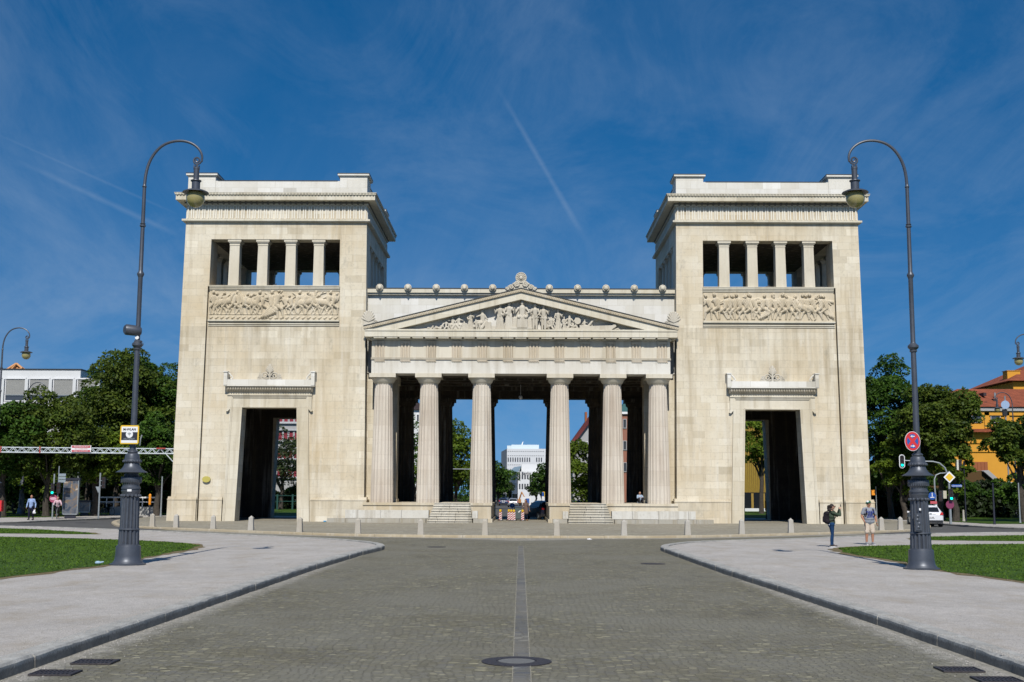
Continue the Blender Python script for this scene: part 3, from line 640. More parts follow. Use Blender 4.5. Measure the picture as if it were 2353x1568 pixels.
    for k in range(32):                                         # hanging leaf row under the soffit
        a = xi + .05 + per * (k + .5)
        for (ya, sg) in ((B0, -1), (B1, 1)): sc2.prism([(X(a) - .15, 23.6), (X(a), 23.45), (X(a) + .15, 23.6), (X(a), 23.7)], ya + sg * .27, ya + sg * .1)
    o_ = [(.72, 24.03), (.78, 24.1), (.82, 24.2), (.86, 24.24)]
    for (q0, z0), (q1, z1) in zip(o_, o_[1:]): rng(co, q0, z0, z1)
    n2 = 62
    for k in range(n2):
        a = xi - .7 + (2 * HW + 1.4) * (k + .5) / n2; co.ball((X(a), B0 - .78, 24.12), (.075, .06, .085), 6, 4)
    co.xf(bt); part(co, 'cornice', M['stone_trim'], T); sc2.xf(bt); part(sc2, 'leaf_row', M['soffit_shade'], T)
    ld = MB(); rng(ld, .88, 24.24, 24.275); rng(ld, .28, 22.341, 22.36); ld.xf(bt); 
    # parapet and corner blocks
    pa = MB(); q = .06; bw_ = 2.12
    for ya, yb in ((B0 + q, B0 + .7), (B1 - .7, B1 - q)): pa.box(X(xi + bw_), X(xo - bw_), ya, yb, 24.27, 25.33)
    for xa, xb in ((xi + q, xi + .7), (xo - .7, xo - q)): pa.box(X(xa), X(xb), B0 + bw_, B1 - bw_, 24.27, 25.33)
    for xa, xb in ((xi, xi + bw_), (xo - bw_, xo)):
        for ya, yb in ((B0, B0 + bw_), (B1 - bw_, B1)):
            pa.box(X(xa), X(xb), ya, yb, 24.27, 25.66); pa.box(X(xa - .07), X(xb + .07), ya - .07, yb + .07, 25.66, 25.72); pa.box(X(xa - .16), X(xb + .16), ya - .16, yb + .16, 25.72, 25.86)
            ld.box(X(xa - .19), X(xb + .19), ya - .19, yb + .19, 25.86, 25.9)
    for ya, yb in ((B0 + .02, B0 + .74), (B1 - .74, B1 - .02)): ld.box(X(xi + bw_ + .19), X(xo - bw_ - .19), ya, yb, 25.33, 25.37)
    for xa, xb in ((xi + .02, xi + .74), (xo - .74, xo - .02)): ld.box(X(xa), X(xb), B0 + bw_ + .19, B1 - bw_ - .19, 25.33, 25.37)
    ld.box(X(xi + .7), X(xo - .7), B0 + .7, B1 - .7, 24.28, 24.5)
    pa.xf(bt); part(pa, 'parapet', M['stone_white'], T); ld.xf(bt)
    part(ld, 'lead_flashing', M['lead'], T)
    # loggia pillars
    base = None
    def pil(x, y, name='pillar'):
        p = MB(); w0, w1 = .4, .37
        p.add([(x + sx * w, y + sy * w, z) for w, z in ((w0, 17.3), (w1, 20.42)) for sx, sy in ((-1, -1), (1, -1), (1, 1), (-1, 1))], [(0, 1, 5, 4), (1, 2, 6, 5), (2, 3, 7, 6), (3, 0, 4, 7), (0, 3, 2, 1), (4, 5, 6, 7)])
        p.box(x - .4, x + .4, y - .4, y + .4, 20.42, 20.48); p.box(x - .385, x + .385, y - .385, y + .385, 20.48, 20.6)
        p.box(x - .45, x + .45, y - .45, y + .45, 20.6, 20.68); p.box(x - .51, x + .51, y - .51, y + .51, 20.68, 20.85)
        p.xf(bt); return part(p, name, M['stone_plain'], T)
    for k in range(4):
        o = 23.2 - 1.78 - 2.15 * k - (.02 if k else 0)
        pil(X(o), B0 + .55); pil(X(o), B1 - .55); y = B0 + 2.05 + 1.7 + 2.13 * k; pil(X(xi + .55), y); pil(X(xo - .55), y)
    # mouldings and carved panel under the loggia
    mo = MB(); A0, A1 = 13.27, 23.17
    for z0, z1, d in ((17.3, 17.36, .1), (17.2, 17.3, .06), (17.1, 17.2, .01), (17.0, 17.07, -.05), (14.68, 14.78, .12), (14.62, 14.68, .05), (14.46, 14.54, .02), (14.34, 14.4, .0)):
        mo.box(X(A0 if z0 < 17.3 else A0 + .03), X(A1), B0 - d, B0 + .3, z0, z1)
    mo.xf(bt); part(mo, 'moulding', M['stone_trim'], T)
    r = random.Random(40 + s); P = []; x = 13.9
    if s > 0:
        while x < 22.9:
            warrior(P, x, 14.95, r, r.uniform(1.05, 1.2), r.choice((0, 1, 2, 3, 1, 3)), r.choice((-1, 1))); x += r.uniform(.36, .56)
        horse(P, 20.9, 14.9, r, 1.05, -1)
    else:
        for hx, fl_ in ((-22.0, 1), (-15.8, 1), (-14.7, -1), (-20.2, -1)): horse(P, hx, 15.25, r, 1.0, fl_)
        for wx, k_ in ((-22.8, 1), (-21.3, 3), (-20.9, 0), (-19.5, 3), (-16.5, 1), (-15.3, 3), (-14.2, 1)): warrior(P, wx, 15.2, r, 1.05, k_, r.choice((-1, 1)))
        for wx in (-22.3, -21.9, -20.5, -19.9, -19.1, -17.3, -16.9, -16.0, -14.9, -13.8): warrior(P, wx, 15.22, r, r.uniform(.85, 1.02), r.choice((0, 1, 3)), r.choice((-1, 1)))
        warrior(P, -18.1, 14.95, r, 1.3, 2, 1); warrior(P, -18.4, 14.9, r, 1.25, 2, 1)
        for k in range(24): P.append((-23 + k * .41, 14.95, .09, -22.85 + k * .41, 15.02, .04, .14))
        P.append((-23.1, 15.22, .03, -18.9, 15.22, .03, .1)); P.append((-17.4, 15.22, .03, -13.4, 15.22, .03, .1))
    x0, x1 = (-23.15, -13.3) if s < 0 else (13.3, 23.15)
    V, Fq = relief_grid(x0, x1, 14.78, 17.0, B0 + .11, P); V = np.array([bt(v) for v in V]); rel = np_mesh('carved_relief', V, Fq, M['stone_carved'], T)
    rel.data.polygons.foreach_set('use_smooth', [True] * len(rel.data.polygons))
    # door surround
    ds = MB(); y0 = B0 - .0; c = TC + .06; cs = X(c)
    def jamb(o0, o1, d, top0, top1, ear=0):
        """U-shaped band between offsets o0 < o1 from the opening"""
        dh = lambda z, o: (dh0 + (dh1 - dh0) * z / dz) + o
        for q in (-1, 1):
            pts = [(cs + q * dh(.12, o0), .12), (cs + q * dh(.12, o1), .12), (cs + q * dh(dz + o1, o1), dz + o1), (cs + q * dh(dz + o1, 0) * 0 + cs * 0 + cs * 0 + (cs + q * dh(dz + o1, o0) - cs), dz + o1)]
            pts[3] = (cs + q * dh(dz + o1, o0), dz + o1)
            ds.prism(pts, B0 - d, B0 + .07)
        ds.box(cs - dh(dz, o0), cs + dh(dz, o0), B0 - d, B0 + .07, dz + o0, dz + o1)
    jamb(0, .1, .1, 0, 0); jamb(.1, .72, .05, 0, 0); jamb(.72, .8, .11, 0, 0); jamb(.8, .88, .15, 0, 0)
    for q in (-1, 1):                                            # ears
        ds.box(cs + q * 2.85, cs + q * 3.12, B0 - .13, B0 + .07, 8.25, 9.19); ds.prism([(cs + q * 2.86, 8.25), (cs + q * 3.12, 8.25), (cs + q * 3.2, 8.06), (cs + q * 3.06, 8.02)], B0 - .15, B0 + .07)
    ds.box(cs - 3.14, cs + 3.14, B0 - .2, B0 + .07, 9.19, 9.27); ds.box(cs - 3.08, cs + 3.08, B0 - .1, B0 + .07, 9.27, 9.46)
    ds.xf(bt); part(ds, 'door_surround', M['stone_door'], T)
    eg = MB()
    eg.prism([(B0 + .05, 9.46), (B0 - .2, 9.46), (B0 - .3, 9.58), (B0 - .46, 9.84), (B0 + .05, 9.84)], cs - 3.2, cs + 3.2, 'x')
    for k in range(34): eg.ball((cs - 3.12 + 6.24 * (k + .5) / 34, B0 - .37, 9.68), (.07, .07, .12), 6, 4)
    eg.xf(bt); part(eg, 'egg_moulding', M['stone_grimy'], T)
    sl_ = MB(); sl_.box(cs - 3.34, cs + 3.34, B0 - .52, B0 + .05, 9.84, 9.9); sl_.box(cs - 3.12, cs + 3.12, B0 - .5, B0 + .05, 9.9, 10.33)
    for q in (-1, 1):
        sl_.box(cs + q * 3.1, cs + q * 3.36, B0 - .55, B0 + .05, 9.9, 10.85); sl_.box(cs + q * 3.06, cs + q * 3.42, B0 - .6, B0 + .05, 10.85, 10.93)
        sl_.tube([(cs + q * 3.1, B0 - .3, 10.85), (cs + q * 2.95, B0 - .3, 10.72), (cs + q * 2.82, B0 - .3, 10.58), (cs + q * 2.74, B0 - .3, 10.42), (cs + q * 2.82, B0 - .3, 10.35), (cs + q * 2.92, B0 - .3, 10.42)], .055, 6)
    sl_.xf(bt); part(sl_, 'door_cornice', M['stone_white'], T)
    pm = MB()
    for q in (-1, 1):
        pts = []
        for k in range(22):                                      # scroll
            t = k / 21; a = PI * 2.6 * t; rr = .27 * (1 - t * .78); pts.append((cs + q * (.36 - rr * math.cos(a) * 1.0), B0 - .34, 10.62 + rr * math.sin(a) * .95))
        pm.tube([(cs + q * .9, B0 - .3, 10.4), (cs + q * .5, B0 - .3, 10.38), (cs + q * .1, B0 - .3, 10.45)], .06, 6); pm.tube(pts, .05, 6)
        for k in range(4): pm.tube([(cs + q * .55, B0 - .3, 10.42), (cs + q * (.68 + .05 * k), B0 - .33, 10.72 - .06 * k), (cs + q * (.8 + .035 * k), B0 - .3, 10.68 - .1 * k)], [.05, .06, .03], 6)
        for k in range(4):
            a = PI / 2 - q * (.16 + .3 * k); pm.tube([(cs, B0 - .32, 10.82), (cs + .3 * math.cos(a) * 1.0, B0 - .36, 10.82 + .42 * math.sin(a)), (cs + (.42 - .02 * k) * math.cos(a), B0 - .34, 10.82 + (.66 - .09 * k) * math.sin(a))], [.05, .075, .035], 6)
    pm.cap((cs, B0 - .3, 10.35), (cs, B0 - .34, 11.45), .1, .05); pm.box(cs - .85, cs + .85, B0 - .28, B0 + .04, 10.3, 10.42); pm.disc((cs, 10.8), .24, B0 - .2, B0 + .04, 16, 1, 1.3)
    pm.xf(bt); part(pm, 'palmette', M['stone_statue'], T)
    return T
TL = make_tower(-1); TR = make_tower(1)
ov = MB(); ov.disc((-22.7, 3.1), .29, 86.86, 87.05, 28, 1.0, .76); part(ov, 'oval_plaque', simple('brass_yellow_plaque', (.5, .43, .1), .5), TL)

# ---- portico
PX = (10.0, 6.68, 2.84)
def column(x, y, z0, z1, r0, r1, ab, mat='stone_col', seed=0):
    H = z1 - .29 - .45 - z0; rr = random.Random(seed + int(x * 10) + int(y)); a0 = rr.random()
    prof = []; K = 20
    for k in range(K + 1):
        t = k / K; prof.append((r0 + (r1 - r0) * (t ** 1.25), z0 + H * t))
    def fl(th, z, r):
        f = abs(math.sin(th * 10)); return r * (1 - .068 * (f ** .75))
    c = MB(); c.lathe(prof, (x, y), 120, fl)
    o = part(c, 'column', M[mat], angle=20)
    k_ = MB(); za = z0 + H
    k_.lathe([(r1 * 1.0, za), (r1 * 1.05, za + .03), (r1 * 1.0, za + .05), (r1 * 1.08, za + .09), (r1 * 1.2, za + .16), (ab * .9, za + .36), (ab * .965, za + .43), (ab * .93, za + .45)], (x, y), 40)
    k_.box(x - ab, x + ab, y - ab, y + ab, z1 - .29, z1)
    part(k_, 'capital', M['interior' if mat == 'interior' else 'stone_plain'], o); return o
for s in (-1, 1):
    for i, px in enumerate(PX): column(s * px, 87.05, 1.5, 10.78, .82, .64, .955)
for s in (-1, 1):
    for px in (9.75, 6.5, 2.94): column(s * px, 100.8, 1.5, 10.1, .9, .74, 1.02, 'interior')  # back row in near-black stone, its shade put into the colour
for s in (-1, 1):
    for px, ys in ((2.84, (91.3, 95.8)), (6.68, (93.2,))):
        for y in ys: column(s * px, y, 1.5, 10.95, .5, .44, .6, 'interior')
# podium, tiers, stairs
for s in (-1, 1):
    pd = MB(); X = lambda a: s * a
    pd.box(X(2.08), X(11.22), 86.0, 101.8, .1, 1.32); pd.box(X(2.0), X(11.22), 85.92, 101.9, 1.32, 1.5); pd.box(X(1.98), X(2.6), 85.85, 101.9, .1, .38)
    part(pd, 'podium', M['stone_podium'])
    t2 = MB(); rr = random.Random(s + 7)
    def blocks(a0, a1, y0, y1, z0, z1):
        a = a0
        while a < a1 - .3:
            w_ = min(rr.uniform(1.25, 2.1), a1 - a); w_ = w_ if a1 - a - w_ > .5 else a1 - a
            t2.box(X(a + .008), X(a + w_ - .008), y0 + rr.uniform(-.015, .015), y1, z0, z1 + rr.uniform(-.02, .01)); a += w_
    blocks(6.45, 12.35, 85.15, 86.0, .42, .98); part(t2, 'upper_base_tier', M['stone_tier']); t2 = MB(); blocks(3.0, 3.4, 85.2, 86.0, .42, .95)
    t2.box(X(6.45), X(12.33), 85.14, 86.0, .98, .985) if 0 else None
    part(t2, 'upper_base_tier', M['stone_tier']); t2 = MB(); blocks(6.6, 13.5, 84.45, 85.2, .1, .41); t2.box(X(6.45), X(13.0), 85.1, 86.1, .1, .4); t2.box(X(2.3), X(3.3), 84.75, 86, .1, .4)
    part(t2, 'lower_base_tier', M['stone_tier2'])
    st = MB(); n = 8
    for k in range(n):
        zt = .1 + 1.4 * (k + 1) / n; sh = .0 + .09 * k; y0 = 84.3 + k * .22
        a = 3.35 + sh * .3; b_ = 6.5 - sh * .6
        while a < b_ - .1:
            w_ = min(rr.uniform(.9, 1.6), b_ - a); w_ = w_ if b_ - a - w_ > .3 else b_ - a
            yq = y0 + rr.uniform(-.02, .02); zq = zt + rr.uniform(-.012, .008); st.box(X(a + .006), X(a + w_ - .006), yq, 85.9, zt - .05, zq); st.box(X(a + .012), X(a + w_ - .012), yq + .06, 85.9, zt - .176, zt - .05); a += w_
    part(st, 'stairs', M['stone_step'])
# antae and side walls of the hall
for s in (-1, 1):
    X = lambda a: s * a; an = MB()
    an.box(X(10.3), X(11.75), 88.3, 88.95, .1, 10.9); an.box(X(9.28), X(11.75), 89.9, 91.2, 1.5, 10.3); an.box(X(9.18), X(11.75), 89.8, 91.3, 10.3, 10.9); an.box(X(9.2), X(11.4), 89.82, 91.28, 1.5, 1.75)
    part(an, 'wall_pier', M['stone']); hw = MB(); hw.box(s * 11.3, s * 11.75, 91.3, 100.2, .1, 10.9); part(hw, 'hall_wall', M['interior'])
# entablature
def entab(y0, y1, zb, sg):
    """architrave, taenia, triglyph frieze; y0 is the outward face"""
    en = MB(); EX = 10.82; h = 1.0
    en.box(-EX, EX, y0, y1, zb, zb + h); en.box(-EX + .02, EX - .02, y0 - sg * -.03, y1, zb + h + .13, zb + 2.5)
    return en
en = MB(); EX = 10.82; YF = 86.15
en.box(-EX, EX, YF, 87.95, 10.78, 11.77); fz_ = MB(); fz_.box(-EX, EX, YF + .04, 88.3, 11.92, 13.25)
for s in (-1, 1): en.box(s * 9.6, s * EX, 87.95, 88.3, 10.78, 11.77)
E_ = part(en, 'entablature', M['stone_ent']); part(fz_, 'frieze', M['stone_frieze'], E_)
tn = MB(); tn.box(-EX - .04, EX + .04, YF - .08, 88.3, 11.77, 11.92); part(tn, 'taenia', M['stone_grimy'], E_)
M['stone_tri'] = ashlar('limestone_triglyph', (.56, .48, .36), (.66, .58, .46), (.3, .3, .3), joints=False, stain=.6, grime=.8, streak=1.2)
for k in range(12):
    cx = -10.24 + 1.862 * k; tg = MB(); w_ = .36
    for q in (-1, 0, 1): tg.prism([(cx + q * .245 - .045, YF - .035), (cx + q * .245 - .1, YF + .07), (cx + q * .245 + .1, YF + .07), (cx + q * .245 + .045, YF - .035)], 11.92, 12.95, 'z')
    tg.box(cx - w_, cx + w_, YF + .035, YF + .06, 11.92, 13.0); tg.box(cx - w_, cx + w_, YF - .05, YF + .05, 12.95, 13.15)
    tg.box(cx - w_, cx + w_, YF - .07, YF, 11.68, 11.768)
    for q in range(6): tg.box(cx - w_ + .05 + q * .124, cx - w_ + .05 + q * .124 + .07, YF - .06, YF, 11.6, 11.68)
    part(tg, 'triglyph', M['stone_tri'], E_)
hc = MB(); hc.box(-11.28, 11.28, 85.57, 88.3, 13.38, 13.8); hc.box(-11.3, 11.3, 85.52, 88.3, 13.8, 13.93); hc.box(-10.9, 10.9, 86.0, 88.3, 13.2, 13.38)
part(hc, 'horizontal_cornice', M['stone_trim'])
mu = MB()
for k in range(24):
    cx = -10.24 - .2 + .931 * k + .2 - .0
    if cx > 10.6: break
    mu.box(cx - .39, cx + .39, 85.62, 86.05, 13.28, 13.38)
for s in (-1, 1):
    for k in range(3): mu.box(s * 10.95, s * 11.25, 86.2 + k * .7, 86.75 + k * .7, 13.3, 13.38)
part(mu, 'mutules', M['stone_trim'])
# tympanum and rakes
SL = .2455
pdm = MB(); pdm.prism([(-9.6, 13.93), (9.6, 13.93), (0, 16.35)], 86.3, 88.3); PD = part(pdm, 'pediment', M['stone_white'])
def rake(z_off0, z_off1, y0, mat, name, dots=False):
    for s in (-1, 1):
        rk = MB(); xe = 11.36
        ztop = lambda x: 16.96 - SL * x
        pts = [(0, ztop(0) - z_off0), (xe, max(ztop(xe) - z_off0, 13.935)), (xe, max(ztop(xe) - z_off1, 13.93))]
        zb = lambda x: ztop(x) - z_off1
        if zb(xe) < 13.93: xq = (16.96 - z_off1 - 13.93) / SL; pts.append((xq, 13.93))
        pts.append((0, zb(0))); pts = [(s * p[0], p[1]) for p in pts]
        rk.prism(pts, y0, 88.3)
        if dots:
            for k in range(96):
                x = .06 + k * .1185; rk.ball((s * x, y0 - .005, ztop(x) - (z_off0 + z_off1) / 2), (.04, .05, .09), 6, 4)
        part(rk, name, M[mat], PD)
rake(.0, .045, 85.4, 'lead', 'lead_edge'); rake(.045, .27, 85.46, 'stone_carved', 'raking_sima', True); rake(.27, .3, 85.54, 'stone_grimy', 'raking_fillet'); rake(.3, .82, 85.6, 'stone_trim', 'raking_cornice')
# tympanum statues, each fused into one stone body
def statue(cx, h, pose, flip=1, yb=85.95, z0=13.94, voxel=.022):
    mb = MB(); f = flip; k = h / 1.75
    def c(a, b, ra, rb=None): mb.cap((cx + a[0] * k * f, yb + a[1] * k, z0 + a[2] * k), (cx + b[0] * k * f, yb + b[1] * k, z0 + b[2] * k), ra * .93 * k, (rb or ra) * .93 * k, 8)
    if pose == 'stand' or pose == 'robe' or pose == 'wing':
        c((-.09, 0, .08), (-.1, 0, .9), .08, .12); c((.1, -.05, .08), (.1, -.03, .9), .08, .12); c((0, 0, .95), (0, 0, 1.32), .17, .2); c((0, 0, 1.4), (0, 0, 1.58), .07, .07); c((0, -.02, 1.63), (0, -.02, 1.7), .11, .1)
        c((-.2, 0, 1.38), (-.3, -.05, 1.08), .075, .06); c((-.3, -.05, 1.08), (-.18, -.2, .98), .06, .045); c((.2, 0, 1.38), (.32, -.05, 1.12), .075, .06); c((.32, -.05, 1.12), (.36, -.18, 1.3), .055, .045)
        if pose == 'robe':
            for q in range(6): c((-.22 + q * .085, -.05, .05), (-.12 + q * .05, -.04, 1.0), .085, .07)
            c((.2, -.03, 1.35), (-.2, -.08, .95), .09, .1)
        if pose == 'stand': c((.1, .1, 1.3), (.25, .1, .2), .1, .14); c((-.16, -.02, .85), (.16, -.02, .8), .13, .13)
        if pose == 'wing':
            for q in range(4): c((.1, .12, 1.3), (.5 - .05 * q, .15, 1.5 - q * .18), .08, .05)
            for q in range(4): c((-.2 + q * .1, -.05, .05), (-.1 + q * .06, -.04, .95), .09, .07)
    if pose == 'throne':
        mb.box(cx - .55 * k, cx + .55 * k, yb - .1, yb + .35, z0, z0 + .75 * k); mb.box(cx - .5 * k, cx + .5 * k, yb + .05, yb + .38, z0, z0 + 1.25 * k); mb.box(cx - .6 * k, cx + .6 * k, yb - .42, yb + .3, z0, z0 + .16)
        for q in range(6): c((-.25 + q * .1, -.3, .12), (-.2 + q * .08, -.3, .72), .09, .1); 
        c((-.13, .0, .78), (-.2, -.35, .72), .15, .13); c((.13, .0, .78), (.2, -.35, .72), .15, .13); c((0, 0, .85), (0, 0, 1.28), .2, .22); c((0, 0, 1.38), (0, 0, 1.5), .08); c((0, -.02, 1.58), (0, -.02, 1.66), .11, .1)
        c((-.24, 0, 1.3), (-.42, -.1, 1.0), .08, .06); c((-.42, -.1, 1.0), (-.45, -.3, 1.25), .06, .05); c((.24, 0, 1.3), (.42, -.1, 1.05), .08, .06); c((.42, -.1, 1.05), (.3, -.35, .95), .06, .05)
    if pose == 'sit':
        mb.box(cx - .28 * k, cx + .28 * k, yb - .05, yb + .3, z0, z0 + .45 * k)
        c((0, 0, .55), (.03, 0, .98), .17, .18); c((.05, -.02, 1.2), (.06, -.03, 1.28), .11, .1); c((0, 0, .55), (.38, -.15, .55), .14, .1); c((.38, -.15, .55), (.42, -.15, .05), .1, .07); c((-.05, 0, .5), (.25, -.2, .42), .14, .1); c((.25, -.2, .42), (.15, -.2, .05), .09, .07)
        c((.05, 0, 1.02), (.42, -.12, .88), .07, .05); c((-.1, 0, 1.0), (-.3, -.05, .7), .07, .06); c((-.2, 0, .5), (.1, -.1, .1), .15, .14)
    if pose == 'kneel':
        c((0, 0, .45), (.02, 0, .95), .16, .19); c((.02, -.02, 1.14), (.02, -.02, 1.22), .11, .1); c((0, 0, .45), (.28, -.1, .35), .13, .1); c((.28, -.1, .35), (.24, 0, .05), .09, .07); c((0, 0, .42), (-.2, -.1, .1), .13, .1); c((-.2, -.1, .1), (-.45, 0, .06), .08, .06)
        c((.2, 0, .98), (.34, -.1, .75), .07, .05); c((-.2, 0, .98), (-.34, -.1, .72), .07, .05)
    if pose == 'lie':
        c((-.6, 0, .1), (-.15, 0, .25), .08, .12); c((-.15, 0, .26), (.25, -.05, .14), .12, .15); c((-.5, 0, .1), (-.3, -.05, .38), .07, .09); c((-.3, -.05, .38), (.1, 0, .18), .09, .13); c((.25, 0, .18), (.5, 0, .5), .15, .16); c((.56, 0, .7), (.57, 0, .78), .1, .09); c((.55, 0, .5), (.75, -.05, .1), .06, .05); c((.4, -.1, .5), (.15, -.15, .35), .055, .045)
    if pose == 'prone':
        c((-.8, 0, .1), (.1, 0, .14), .07, .12); c((.1, 0, .14), (.6, 0, .17), .13, .14); c((.72, 0, .22), (.78, 0, .24), .09); c((-.3, -.1, .08), (.4, -.15, .06), .07, .06)
    o = fuse(mb, 'statue', M['stone_statue'], None, voxel, 1); o.parent = PD; return o
for (px, hgt, pose, fl_) in ((1200, 2.0, 'throne', 1), (1148, 1.78, 'robe', -1), (1169, 1.9, 'robe', 1), (1230, 1.78, 'stand', -1), (1250, 1.7, 'stand', 1), (1108, 1.75, 'sit', -1), (1079, 1.25, 'robe', 1), (1051, 1.25, 'sit', 1), (1038, 1.2, 'sit', -1), (1004, 1.0, 'lie', 1), (968, .55, 'prone', 1),
                             (1284, 1.4, 'wing', 1), (1310, 1.35, 'kneel', 1), (1388, .9, 'prone', -1), (1420, .7, 'lie', -1), (1092, .95, 'kneel', -1), (1064, .8, 'kneel', 1), (1022, .85, 'kneel', 1), (984, .7, 'lie', 1), (940, .42, 'prone', 1), (1268, 1.2, 'kneel', -1), (1298, .9, 'stand', 1), (1326, 1.15, 'kneel', -1), (1345, .95, 'sit', 1), (1372, .8, 'lie', -1), (1442, .5, 'prone', -1)):
    x = (px - 1197) * (85.95 / 2770.); statue(x, hgt * 1.08, pose, fl_)
bx = MB()
bx.prism([(4.25, 13.93), (6.5, 13.93), (6.9, 14.2), (6.85, 14.4), (6.6, 14.28), (4.8, 14.22), (4.25, 14.3)], 85.75, 86.25); bx.cap((4.9, 85.9, 14.25), (5.3, 85.9, 14.75), .1, .05); bx.cap((5.3, 85.9, 14.75), (5.5, 85.9, 14.7), .05, .04)
bx.disc((4.1, 14.6), .24, 85.8, 86.1, 16); bx.box(3.0, 4.3, 85.8, 86.3, 13.93, 14.1); bx.box(-4.35, -3.75, 85.8, 86.3, 13.93, 14.35); bx.box(-2.6, -2.15, 85.8, 86.3, 13.93, 14.5); bx.box(-3.1, -2.85, 85.8, 86.3, 13.93, 14.3)
part(bx, 'boat_and_blocks', M['stone_statue'], PD)
# attic behind the pediment, hall ceiling, back porch
at_ = MB(); at_.box(-11.72, 11.72, 88.3, 99.6, 11.0, 17.0); part(at_, 'attic_wall', M['stone_white'])
ce = MB(); ce.box(-11.3, 11.3, 87.96, 100.0, 10.9, 10.98)
for y in (91.3, 93.2, 95.8, 98.5): ce.box(-11.3, 11.3, y - .3, y + .3, 10.6 if y > 97 else 10.75, 10.9)
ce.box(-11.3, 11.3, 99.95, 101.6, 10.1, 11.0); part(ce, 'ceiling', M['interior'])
be = MB(); be.box(-10.8, 10.8, 99.96, 101.65, 11.0, 13.2); be.prism([(-11.3, 13.2), (11.3, 13.2), (0, 16)], 99.7, 101.9); part(be, 'back_entablature', M['stone_white'])
rc = MB(); rc.box(-11.74, 11.74, 88.05, 99.7, 16.86, 16.98); rc.box(-11.74, 11.74, 87.93, 99.8, 17.0, 17.3); part(rc, 'attic_cornice', M['stone_trim'])
rl = MB(); rl.box(-11.76, 11.76, 87.9, 99.8, 17.3, 17.36); part(rl, 'roof_edge', M['lead'])
for s in (-1, 1):
    for k in range(5):                                           # lion heads on round shields along the eaves
        cx = s * 2.105 * (k + 1) - (s > 0) * 0 ; l = MB(); l.disc((cx, 17.42), .37, 87.72, 87.9, 28); l.ring((cx, 87.73, 17.42), .34, .045, 'y', 24, 5)
        l.ball((cx, 87.62, 17.42), (.25, .17, .27), 12, 8); l.ball((cx, 87.45, 17.33), (.12, .16, .1), 8, 6); l.ball((cx, 87.42, 17.24), (.08, .12, .06), 8, 5)
        for q in (-1, 1): l.ball((cx + q * .17, 87.6, 17.62), .07, 8, 5); l.ball((cx + q * .09, 87.47, 17.47), .04, 6, 4)
        for q in range(12): a = 2 * PI * q / 12; l.ball((cx + .29 * math.cos(a), 87.68, 17.42 + .29 * math.sin(a)), .06, 6, 4)
        l.xf(lambda v, cx=cx: (cx + (v[0] - cx) * .7, 87.9 - (87.9 - v[1]) * .6, 17.36 + (v[2] - 17.42) * .7)); part(l, 'lion_head', M['stone_plain'])
def scroll(mb, cx, cz, y, R, f=1, th=.06, turns=1.4):
    pts = []
    for k in range(20):
        t = k / 19; a = 2 * PI * turns * t; r_ = R * (1 - .8 * t); pts.append((cx + f * r_ * math.cos(a), y, cz + r_ * math.sin(a)))
    mb.tube(pts, th, 6)
ac = MB(); ya = 85.62
ac.prism([(-1.15, 16.72), (1.15, 16.72), (1.15, 16.95), (.8, 17.15), (.42, 17.45), (.3, 17.6), (-.3, 17.6), (-.42, 17.45), (-.8, 17.15), (-1.15, 16.95)], ya, ya + .3)
ac.disc((0, 17.72), .4, ya - .03, ya + .28, 28); ac.ring((0, ya - .04, 17.72), .37, .04, 'y', 28, 5); ac.ball((0, ya - .08, 17.7), (.13, .12, .16), 10, 8)
for q in range(14): a = 2 * PI * q / 14; ac.cap((.18 * math.cos(a), ya - .05, 17.72 + .18 * math.sin(a)), (.32 * math.cos(a), ya - .05, 17.72 + .32 * math.sin(a)), .03)
for s in (-1, 1):
    scroll(ac, s * .3, 17.22, ya - .06, .2, s); scroll(ac, s * .72, 17.02, ya - .06, .17, s); scroll(ac, s * .98, 16.9, ya - .05, .12, s)
    for q in range(5): ac.cap((s * (.2 + .18 * q), ya - .05, 17.1 - .05 * q), (s * (.4 + .18 * q), ya - .08, 17.4 - .1 * q), .05, .03)
part(ac, 'acroterion', M['stone_statue'])
for s in (-1, 1):
    c2 = MB(); cx = s * 11.05; y = 85.75
    for q in range(9): a = PI * .05 + PI * .9 * q / 8; c2.cap((cx, y, 14.5), (cx + .42 * math.cos(a), y, 14.62 + .62 * math.sin(a)), .05, .09)
    c2.disc((cx, 14.7), .4, y, y + .2, 20, 1, 1.2); scroll(c2, cx - s * .5, 14.42, y - .02, .17, -s, .05); scroll(c2, cx - s * .85, 14.3, y - .02, .12, -s, .045); c2.box(cx - .4, cx + .4, y - .1, y + .4, 14.17, 14.32); c2.box(cx - s * .4, cx - s * 1.1, y - .02, y + .2, 14.12, 14.28)
    part(c2, 'corner_acroterion', M['stone_statue'])
lp = MB(); lp.tube([(0, 94, 10.7), (0, 94, 9.9)], .02, 6); lp.ball((0, 94, 9.7), .16, 12, 8); part(lp, 'ceiling_lamp', M['white'])
